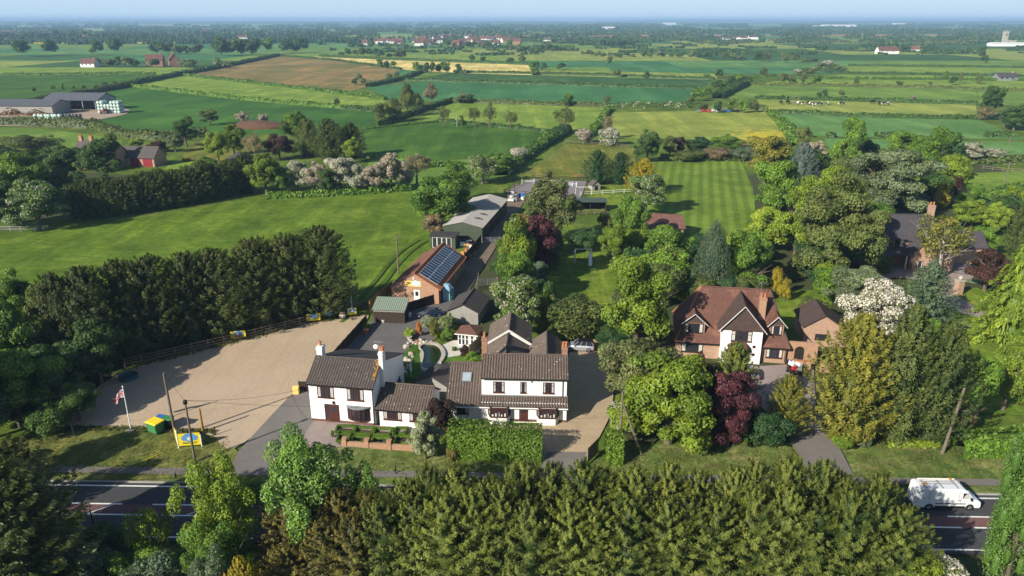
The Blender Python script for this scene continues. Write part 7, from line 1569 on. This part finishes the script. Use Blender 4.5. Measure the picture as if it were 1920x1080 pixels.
# cottage front garden: brick wall with piers, box parterre
q0, q1 = P(640, 838), P(775, 846); t = thing('garden_wall', 'low pink brick wall with piers in front of the cottage garden', 'wall', (q0.x, q0.y, 0), math.atan2(q1.y - q0.y, q1.x - q0.x)); L = (q1 - q0).length
b = MB(); b.box(0, L, 0, .25, 0, .62); b.build('wall', M['brick'], t)
for k in range(4): b = MB(); b.box(L * (.02 + .31 * k), L * (.02 + .31 * k) + .42, -.08, .34, 0, 1.0); b.box(L * (.02 + .31 * k) - .05, L * (.02 + .31 * k) + .47, -.13, .39, 1.0, 1.08); b.build('pier', M['brick'], t)
k2 = 0
for (cx, cy, w, d) in ((648, 809, 1.9, 1.3), (683, 812, 1.9, 1.3), (718, 814, 1.8, 1.3), (752, 812, 1.2, 1.2), (645, 826, 1.2, 1.2), (676, 829, 1.7, 1.2), (714, 831, 1.8, 1.2), (757, 829, 1.7, 1.4)):
    p = P(cx, cy); hedge([(p.x - w / 2, p.y - d / 2), (p.x + w / 2, p.y - d / 2), (p.x + w / 2, p.y + d / 2), (p.x - w / 2, p.y + d / 2), (p.x - w / 2, p.y - d / 2 + .05)], .26, .34, .045, 'box', 'small clipped box hedge square of the cottage parterre', name='box_hedge', seed=80 + k2, bump=.03, group='box hedge squares of the cottage parterre', zb=GZ); k2 += 1
for k, (cx, cy, tp) in enumerate(((739, 820, 803), (733, 834, 818), (624, 822, 808))): T('column', cx, cy, tp, 8, 'box', ['clipped box cone between the parterre squares', 'clipped box cone beside the brick pier', 'clipped box cone at the left of the parterre'][k], name='clipped_cone')
# pond garden
pond = S((790, 692), (797, 665), (785, 655), (800, 648), (822, 650), (830, 668), (820, 688), (800, 698)); sheet('pond_water', pond, .05, glass('pond_water_surface', (.016, .034, .014), .12))
cen = sum((Vector(p) for p in pond), Vector()) / len(pond)
b = MB(); n = len(pond)
for i in range(n):
    a, c_ = Vector(pond[i]), Vector(pond[(i + 1) % n]); ao, co_ = a + (a - cen).normalized() * .55, c_ + (c_ - cen).normalized() * .55
    b.add([(a.x, a.y, GZ), (c_.x, c_.y, GZ), (co_.x, co_.y, GZ), (ao.x, ao.y, GZ), (a.x, a.y, GZ + .28), (c_.x, c_.y, GZ + .28), (co_.x, co_.y, GZ + .28), (ao.x, ao.y, GZ + .28)], [(4, 5, 6, 7), (0, 1, 5, 4), (2, 3, 7, 6)])
tag(b.build('pond_edging', M['stone']), 'raised stone edging round the green garden pond', 'edging')
rr = random.Random(8)
for k in range(34):
    x, y = ((rr.uniform(760, 775), rr.uniform(640, 695)) if k < 16 else (rr.uniform(770, 820), rr.uniform(640, 650))) if k < 26 else (rr.uniform(785, 860), rr.uniform(700, 716)); p = P(x, y); s = rr.uniform(.2, .5)
    v, f = ico((0, 0, .3 * s), (s, s * rr.uniform(.6, 1), s * .7), 1); v = v * (1 + np.random.default_rng(k).normal(size=(len(v), 1)) * .1); bm_ = MB(); bm_.add(v, f); o = bm_.build('rock', M['stone'] if k % 3 else M['terracotta'] if k % 2 else M['stone']); o.location = (p.x, p.y, GZ); tag(o, 'rough stone edging the pond garden rockery', 'rock', 'rockery stones round the pond garden')
for (k, x, y, tp, w, c, l) in (('column', 786, 632, 606, 13, 'orange', 'rust-coloured dwarf conifer beside the pond'), ('column', 815, 642, 600, 22, 'olivegold', 'fat olive-green dwarf conifer beside the pond'), ('shrub', 803, 612, 596, 34, 'variegated', 'silvery shrub in the pond bed'), ('shrub', 840, 618, 592, 36, 'mayhalf', 'white-flowered shrub in the pond bed'), ('shrub', 838, 640, 616, 26, 'green', 'green shrub between conifer and summerhouse'), ('shrub', 826, 640, 622, 16, 'lime', 'yellow shrub in the pond bed'), ('shrub', 768, 634, 618, 24, 'lime', 'yellow-green spiky plant in pot at the yard edge'), ('shrub', 852, 652 + 8, 652, 10, 'green', 'little palm plant on the patio'), ('shrub', 872, 672, 652, 22, 'maroon', 'dark red shrub by the patio corner'), ('shrub', 884, 690, 664, 32, 'green', 'green shrub beside the white house chimney'), ('shrub', 686, 618, 608, 22, 'lime', 'yellow-green palm in a terracotta pot by the dark fence'), ('column', 742, 602, 586, 10, 'olivegold', 'slim potted cypress at the green shed')): T(k, x, y, tp, w, c, l, z=GZ)
for (x, y, s, m, l) in ((686, 627, .45, 'terracotta', 'terracotta pot under the yellow-green palm'), (768, 640, .4, 'stone', 'stone pot at the yard edge'), (742, 606, .3, 'white', 'white pot at the green shed'), (752, 604, .45, 'bluepaint', 'blue water butt beside the green shed'), (708, 604, .3, 'white', 'white pot at the left of the green shed'), (719, 606, .3, 'offwhite', 'pale pot in the middle of the green shed front'), (768, 596, .4, 'white', 'white garden urn beside the navy car'), (846, 564, .5, 'greenpaint', 'green tub by the lane side of the workshop')):
    p = P(x, y); b = MB(); b.lathe([(0, 0), (s * .55, 0), (s * .85, s * 1.2), (s * .95, s * 1.25), (s * .95, s * 1.5), (s * .8, s * 1.5), (s * .7, s * 1.3), (0, s * 1.25)], n=14); o = b.build('plant_pot', M[m]); o.location = (p.x, p.y, GZ); tag(o, l, 'pot')
p0 = P(838, 562); b = MB(); b.lathe([(0, 0), (1.15, 0), (1.15, 1.9), (.6, 2.5), (0, 2.6)], n=6); o = b.build('garden_tank', plain('pale_blue_tank', (.22, .38, .48), .6)); o.location = (p0.x, p0.y, GZ); tag(o, 'pale blue hexagonal tank beside the brick workshop', 'tank')
# white closed parasols, statue, bench set by the pond
def parasol(px, py, label, h=2.3):
    p = P(px, py); t = thing('closed_parasol', label, 'parasol', (p.x, p.y, GZ)); b = MB(); b.tube([(0, 0, 0), (0, 0, h)], .03, 6); b.build('pole', M['white'], t); b = MB(); b.lathe([(.02, h), (.1, h - .3), (.16, h - 1.1), (.11, h - 1.3), (0, h - 1.3)], n=10); b.build('canopy', M['white'], t)
parasol(827, 712, 'closed white parasol beside the pond garden lawn'); parasol(771, 708, 'slim white post with arm at the pond edge', 2.0)
def bench(px, py, rz, label, m='wood'):
    p = P(px, py); t = thing('garden_bench', label, 'bench', (p.x, p.y, GZ), rz); b = MB(); [b.box(-.75, .75, -.2 + .13 * k, -.1 + .13 * k, .42, .46) for k in range(4)]; b.build('seat', M[m], t); b = MB(); [b.box(-.75, .75, .3, .34, .55 + .14 * k, .65 + .14 * k) for k in range(3)]; b.build('backrest', M[m], t)
    for sx in (-.68, .68):
        for y in (-.18, .3): b = MB(); b.box(sx - .03, sx + .03, y - .03, y + .03, 0, .42 if y < 0 else .95); b.build('leg', M[m], t)
bench(752, 706, rad(40), 'white garden bench at the yard edge behind the cottage', 'white'); bench(845, 575 + 62, rad(10), 'dark bench on the patio before the summerhouse', 'darkwood')
# swing frame with slide on the play lawn
p0 = P(1078, 492); sw = thing('swing_frame', 'white metal swing frame with slide on the play lawn', 'swing', (p0.x, p0.y - 1.2, GZ)); b = MB(); hh = 2.5
for x in (0, 2.9):
    for s in (-1, 1): b.tube([(x - .15 * (1 if x == 0 else -1), s * .9 + .9, 0), (x, .9, hh)], .07, 6)
b.tube([(-.1, .9, hh), (3.0, .9, hh)], .08, 8); b.build('frame', M['offwhite'], sw)
b = MB(); sl_ = [(2.75, .8, 1.9), (2.6, -1.7, .25)]; b.add([(2.4, .8, 1.9), (3.0, .8, 1.9), (2.8, -1.9, .22), (2.2, -1.9, .22), (2.4, .8, 2.05), (3.0, .8, 2.05), (2.8, -1.9, .40), (2.2, -1.9, .40)], [(0, 1, 2, 3), (0, 3, 7, 4), (1, 2, 6, 5)]); b.build('slide', M['white'], sw)
for x in (.7, 1.6): b = MB(); b.tube([(x - .2, .9, hh), (x - .2, .9, .5)], .012, 4); b.tube([(x + .2, .9, hh), (x + .2, .9, .5)], .012, 4); b.box(x - .25, x + .25, .75, 1.05, .46, .5); b.build('swing_seat', M['black'], sw)
p0 = P(1090, 364); gl = thing('football_goal', 'small white goal frame on the paddock grass', 'goal', (p0.x - 1.5, p0.y, GZ)); b = MB(); b.tube([(0, 0, 0), (0, 0, 1.7), (4.2, 0, 1.7), (4.2, 0, 0)], .06, 6); b.build('frame', M['white'], gl)
# lane clutter, arena jumps, portable cabin, tarpaulins
p0 = P(965, 432); pc = thing('portable_toilet', 'blue portable cabin with white notice on the lane', 'cabin', (p0.x, p0.y, GZ), rad(-10)); b = MB(); b.box(-.7, .7, -.7, .7, 0, 2.3); b.build('body', M['bluepaint'], pc, bevel=.05); b = MB(); b.box(-.3, .25, -.74, -.69, 1.0, 1.7); b.build('notice', M['white'], pc); b = MB(); b.box(-.75, .75, -.75, .75, 2.3, 2.45); b.build('roof', M['white'], pc)
p0 = P(978, 425); b = MB(); b.cbox((0, 0, 1.1), (2.0, 3.6, 1.7)); b.prism([(-1.8, 1.95), (1.8, 1.95), (1.3, 2.35), (-1.3, 2.35)], 'x', -.95, .95); rv = b.build('red_trailer', M['red'], bevel=.1); rv.location = (p0.x, p0.y, GZ); tag(rv, 'red covered trailer parked on the lane behind the blue cabin', 'trailer')
for k in range(5):
    p = P(980 + 5 * k, 372 + (k % 2) * 2); b = MB(); b.lathe([(0, 0), (.45, 0), (.48, .3), (.45, .6), (.48, .9), (.45, 1.1), (0, 1.12)], n=12); o = b.build('barrel', M['bluepaint']); o.location = (p.x, p.y, GZ); tag(o, 'blue plastic barrel beside the riding arena', 'barrel', 'blue barrels by the arena')
for k, (x, y, rz, m) in enumerate(((990, 345, .2, 'white'), (1018, 350, -.6, 'white'), (1062, 352, .3, 'white'), (1070, 350, -.5, 'paleblue'), (1040, 346, .1, 'yellow'))):
    p = P(x, y); t = thing('show_jump', ['white pole jump at the left of the arena', 'slanting white pole jump in the arena', 'white crossed pole jump at the right of the arena', 'pale blue pole jump at the right of the arena', 'yellow pole jump in the middle of the arena'][k], 'jump', (p.x, p.y, GZ), rz)
    for s in (-1.7, 1.7): b = MB(); b.box(s - .06, s + .06, -.06, .06, 0, 1.3); b.box(s - .06, s + .06, -.3, .3, 0, .08); b.build('stand', M['white'], t)
    for z in (.5, .9): b = MB(); b.tube([(-1.65, 0, z), (1.65, 0, z - .1)], .06, 8); b.build('bar', M[m], t)
p0 = P(1015, 372); b = MB(); b.prism([(-1.2, 0), (1.2, 0), (1.2, 1.5), (0, 2.1), (-1.2, 1.5)], 'y', 0, 2.6); o = b.build('white_tent', M['white']); o.location = (p0.x + 1.5, p0.y, GZ); tag(o, 'white boxy trailer beside the riding arena', 'trailer')
for k in range(9):
    p = P(r5.uniform(950, 985), r5.uniform(366, 382)); b = MB(); b.cbox((0, 0, .5), (r5.uniform(.6, 1.8), r5.uniform(.6, 1.4), r5.uniform(.5, 1.1)), T=Matrix.Rotation(r5.uniform(0, 3), 4, 'Z')); o = b.build('yard_crate', M[r5.choice(['grey', 'wood', 'offwhite', 'darkwood'])], bevel=.04); o.location = (p.x, p.y, GZ); tag(o, 'crate or pallet in the clutter at the top of the lane', 'crate', 'clutter at the top of the lane')
for k in range(16):
    p = P(r5.uniform(866, 898), r5.uniform(455, 486)); b = MB(); b.cbox((0, 0, .35), (r5.uniform(.4, 1.1), r5.uniform(.4, 1.0), r5.uniform(.4, .9)), T=Matrix.Rotation(r5.uniform(0, 3), 4, 'Z')); o = b.build('stored_box', M[r5.choice(['white', 'offwhite', 'wood', 'orangewood', 'terracotta', 'darkwood'])], bevel=.03); o.location = (p.x, p.y, GZ); tag(o, 'box or pot stored outside between workshop and green barn', 'box', 'stored boxes behind the workshop')
def tarp(px, py, w, d, label, m):
    p = P(px, py); b = MB(); n = 6
    for i in range(n):
        for j in range(4):
            z = lambda a, c_: .12 + .10 * math.sin(a * 2.1 + c_) + .06 * math.sin(c_ * 3.3); b.face([(w * (i + a) / n - w / 2, d * (j + c_) / 4 - d / 2, z(i + a, j + c_)) for a, c_ in ((0, 0), (1, 0), (1, 1), (0, 1))])
    o = b.build('ground_sheet', m); o.location = (p.x, p.y, GZ); tag(o, label, 'sheet')
tarp(117, 783, 2.2, 1.2, 'crumpled pale blue sheet at the corner of the car park', M['paleblue']); 
b = MB(); b.lathe([(1.1, .1), (1.1, .55), (1.0, .55), (.95, .3), (0, .28)], n=18); b.lathe([(0, .0), (1.1, 0), (1.1, .1)], n=18); o = b.build('paddling_pool', plain('dull_blue_pool', (.035, .10, .125), .6)); q0 = P(242, 712); o.location = (*q0.xy, GZ); tag(o, 'round blue pool lying under the dark trees by the fence', 'pool')
b = MB(); b.box(-.03, .03, -.9, .9, 0, .05); o = b.build('yellow_strip', M['yellow']); q0 = P(290, 858); o.location = (*q0.xy, .16); o.rotation_euler = (0, 0, rad(-40)); tag(o, 'yellow strip lying in the verge grass', 'strip')
pole('gate_post', 'short black post beside the ochre gate post at the car park entrance', 404, 818, 800, .08, 'darkwood', cat='post')
# left farmyard: bales, log pile, tractor, digger
bale_m = plain('bale_wrap_green', (.46, .58, .52), .45, 0, .08); bale_k = plain('bale_wrap_dark', (.05, .07, .07), .4)
bb = MB(); bb.lathe([(0, -.75), (.62, -.75), (.74, -.6), (.76, 0), (.74, .6), (.62, .75), (0, .75)], n=14, axis='y'); b0 = bb.build('bale', bale_m, smooth=True); bme = b0.data; bpy.data.objects.remove(b0)
def bale(p, dx, dy, z, m, label, group, rz=0):
    o = bpy.data.objects.new('wrapped_bale', bme); COL.objects.link(o); o.location = (p.x + dx, p.y + dy, z); o.rotation_euler = (0, 0, rz)
    if m is not bale_m: o.material_slots[0].link = 'OBJECT'; o.material_slots[0].material = m
    tag(o, label, 'bale', group)
p0 = P(188, 213)
for i in range(7):
    for j in range(3):
        for k in range(4 - (1 if i in (2, 3) else 0)): bale(p0, i * 1.55, j * 1.6, .8 + 1.45 * k, bale_m, 'pale green wrapped bale in the tall stack beyond the farmyard', 'tall stack of pale wrapped bales', 0)
p0 = P(68, 226)
for i in range(14):
    for k in range(2): bale(p0, i * 1.5, (i % 2) * .5, .8 + 1.3 * k, bale_m if i < 8 else bale_k, 'pale wrapped bale in the low row before the barns' if i < 8 else 'dark wrapped bale in the low row before the barns', 'low row of pale bales' if i < 8 else 'low row of dark bales', .1)
lg = MB(); rl = random.Random(2); p0 = P(-40, 216)
for k in range(420): x = rl.random() * 36; z = abs(rl.gauss(0, .9)) * (.8 + .5 * math.sin(x * .5)); a = rl.uniform(-.5, .5); lg.tube([(x, rl.uniform(-1.5, 1.5) - .9, z), (x + a, rl.uniform(.4, 1.2), z + rl.uniform(-.2, .2))], rl.uniform(.14, .28), 6)
o = lg.build('log_pile', plain('split_logs', (.30, .19, .10), .9, 0, .35, .8)); o.location = (p0.x, p0.y - 1, .2); tag(o, kind='stuff')
def tractor(px, py, m, label, rz=0, digger=False):
    p = P(px, py); t = thing('tractor' if not digger else 'digger', label, 'tractor' if not digger else 'digger', (p.x, p.y, .08), rz)
    b = MB(); b.box(.2, 2.1, -.42, .42, .8, 1.5); b.box(-1.2, .3, -.55, .55, .8, 1.3); b.build('body', M[m], t, bevel=.08); b = MB(); b.box(-1.1, .25, -.65, .65, 1.3, 2.5); b.build('cab', M['glass'], t, bevel=.05); b = MB(); b.box(-1.2, .35, -.72, .72, 2.5, 2.65); b.build('roof', M[m], t)
    for s in (-1, 1): wheel(t, -.7, s * .9, .85, .4); wheel(t, 1.6, s * .75, .5, .3)
    if digger: b = MB(); b.tube([(2.0, 0, 1.2), (3.4, 0, 3.2), (4.8, 0, 1.6)], [.2, .16, .12], 6); b.box(4.5, 5.2, -.5, .5, .9, 1.6); b.build('boom', M[m], t)
tractor(197, 214, 'red', 'red tractor in front of the tall bale stack', rad(190)); tractor(128, 203, 'cream_sign', 'yellow loader with raised boom at the barn mouth', rad(10), True); tractor(150, 190, 'orangewood', 'orange loader parked inside the open barn', rad(-60))
hp = MB(); v, f = ico((0, 0, 0), (13, 5, 3.2), 3); v = v * (1 + .10 * np.sin(v[:, :1] * 1.7) * np.cos(v[:, 1:2] * 2.3)); v = v[:]; hp.add(v, f); o = hp.build('dung_heap', M['dung'], smooth=False); q0 = P(490, 240); o.location = (q0.x, q0.y, 0); tag(o, 'long brown dung heap at the edge of the dark field', 'heap')
# garden at the left: pavilion roof, kayak, flower drift
p0 = P(450, 308); pv = thing('garden_pavilion', 'small pavilion with dark grey pyramid roof in the left garden', 'pavilion', (p0.x, p0.y, 0)); b = MB(); [b.box(x - .1, x + .1, y - .1, y + .1, 0, 2.2) for x in (-2.6, 2.6) for y in (-2.6, 2.6)]; b.build('post', M['wood'], pv); b = MB(); q = [(-3.2, -3.2, 2.1), (3.2, -3.2, 2.1), (3.2, 3.2, 2.1), (-3.2, 3.2, 2.1)]; [b.face([q[i], q[(i + 1) % 4], (0, 0, 4.0)]) for i in range(4)]; b.build('roof', M['tile_slate'], pv)
p0 = P(362, 317); b = MB(); b.prism([(-2.3, .1), (-1.8, .4), (1.8, .4), (2.3, .1), (1.6, 0), (-1.6, 0)], 'y', -.35, .35); o = b.build('kayak', M['paleblue'], bevel=.08); o.location = (p0.x, p0.y, 0.1); o.rotation_euler = (0, 0, -.4); tag(o, 'pale blue kayak lying on the left garden lawn', 'kayak')
T('shrub', 350, 302, 296, 20, 'gold', 'drift of yellow flowers in the left garden'); sheet('lawn', S((290, 330), (330, 300), (420, 295), (430, 320), (360, 328)), -.09, M['g_light']); sheet('lawn', S((330, 300), (360, 262), (470, 262), (520, 300), (440, 312)), -.085, M['g_paddock'])
# cows in the far pasture: one modelled, the others copied
cow_w = NT('cow_hide'); n_ = cow_w.noise(cow_w.coords('Object'), 1.3, 1); cow_m = cow_w.set(cow_w.ramp(n_, [(.47, (.02, .018, .016)), (.50, (.70, .67, .62))]), .8)
ck = [((0, 0, 1.05), .36, -1), ((-.75, 0, 1.1), .34, 0), ((.65, 0, 1.05), .36, 0), ((1.05, 0, 1.0), .22, 2), ((1.35, 0, .72), .15, 3), ((1.62, 0, .45), .10, 4), ((.65, -.22, .65), .11, 2), ((.63, -.22, .32), .07, 6), ((.65, -.22, .02), .06, 7), ((.65, .22, .65), .11, 2), ((.63, .22, .32), .07, 9), ((.65, .22, .02), .06, 10), ((-.75, -.24, .7), .15, 1), ((-.92, -.24, .42), .07, 12), ((-.85, -.24, .02), .06, 13), ((-.75, .24, .7), .15, 1), ((-.92, .24, .42), .07, 15), ((-.85, .24, .02), .06, 16), ((-1.12, 0, 1.2), .05, 1), ((-1.2, 0, .6), .03, 18), ((1.32, -.22, .85), .04, 4), ((1.32, .22, .85), .04, 4)]
me = bpy.data.meshes.new('cow'); me.from_pydata([q[0] for q in ck], [(i, q[2]) for i, q in enumerate(ck) if q[2] >= 0], []); cw = bpy.data.objects.new('cow', me); COL.objects.link(cw); cw.modifiers.new('s', 'SKIN')
for i, q in enumerate(ck): me.skin_vertices[0].data[i].radius = (q[1], q[1])
me.skin_vertices[0].data[0].use_root = True; m2 = cw.modifiers.new('d', 'SUBSURF'); m2.levels = 1; bpy.context.view_layer.update(); baked(cw); cw.data.materials.clear(); cw.data.materials.append(cow_m)
black_m = plain('black_hide', (.015, .014, .013), .8)
for k, (x, y) in enumerate(((1464, 196), (1477, 195), (1499, 198), (1515, 197), (1521, 199), (1536, 199), (1552, 198), (1578, 198), (1636, 195), (1648, 198), (1661, 199))):
    o = cw if k == 0 else cw.copy()
    if k: COL.objects.link(o)
    p = P(x, y); o.location = (p.x, p.y, .12); o.rotation_euler = (0, 0, r5.uniform(0, 6.28)); o.scale = (1.5,) * 3
    bl = k in (0, 1, 3, 8, 9); o.material_slots[0].link = 'OBJECT'; o.material_slots[0].material = black_m if bl else cow_m
    tag(o, 'black cow grazing in the far right pasture' if bl else 'black and white cow grazing in the far right pasture', 'cow', 'black cows in the far pasture' if bl else 'pied cows in the far pasture')
for k in range(9):
    x = 1311 + 9 * k; m = ['grey', 'red', 'red', 'offwhite', 'white', 'white', 'bluepaint', 'grey', 'black'][k]; p = P(x, 211 - (k % 2)); t = thing('parked_machine', ['grey farm machine at the left end of the parked row', 'first red machine in the parked row', 'second red machine in the parked row', 'cream machine in the parked row', 'first white machine in the parked row', 'second white machine in the parked row', 'blue machine in the parked row', 'grey machine right of the blue one in the parked row', 'black machine at the right end of the parked row'][k], 'machine', (p.x, p.y, 0), r5.uniform(-.5, .5), 'machinery parked by the buttercup pasture'); t.scale = (.62, .62, .62)
    b = MB(); b.prism([(-1.6, .5), (1.6, .5), (1.6, 1.3), (.6, 1.5), (.2, 2.2), (-1.6, 2.2)], 'y', -.9, .9); b.build('body', M[m], t, bevel=.08)
    for s in (-1, 1): wheel(t, -1, s * .9, .5, .3); wheel(t, 1, s * .9, .5, .3)
p0 = P(1095, 338); bn = thing('picnic_bench', 'reddish picnic bench above the riding arena', 'bench', (p0.x - 1.0, p0.y + 3, GZ)); b = MB(); b.box(-1.5, 1.5, -.4, .4, .72, .78); b.build('top', M['terracotta'], bn); b = MB(); b.box(-1.5, 1.5, -.95, -.65, .42, .47); b.box(-1.5, 1.5, .65, .95, .42, .47); b.build('seat', M['terracotta'], bn); b = MB(); [b.tube([(x, -.9, 0), (x, 0, .75), (x, .9, 0)], .05, 5) for x in (-1.1, 1.1)]; b.build('leg', M['terracotta'], bn)
# ------------------------------------------------------------------ air: one even box of haze round the whole scene
hz = MB(); hz.box(-17000, 17000, -300, 14800, -1.5, 68)
ho = hz.build('haze', []) if False else None
me = bpy.data.meshes.new('haze'); me.from_pydata(hz.v, [], hz.f); ho = bpy.data.objects.new('haze', me); COL.objects.link(ho)
hm_ = bpy.data.materials.new('haze_air'); hm_.use_nodes = True; nt = hm_.node_tree; nt.nodes.remove(nt.nodes['Principled BSDF'])
pv_ = nt.nodes.new('ShaderNodeVolumePrincipled'); pv_.inputs['Color'].default_value = (.42, .68, 1.0, 1); pv_.inputs['Density'].default_value = .00015; pv_.inputs['Anisotropy'].default_value = .0
nt.links.new(pv_.outputs[0], nt.nodes['Material Output'].inputs['Volume']); me.materials.append(hm_); ho['kind'] = 'stuff'
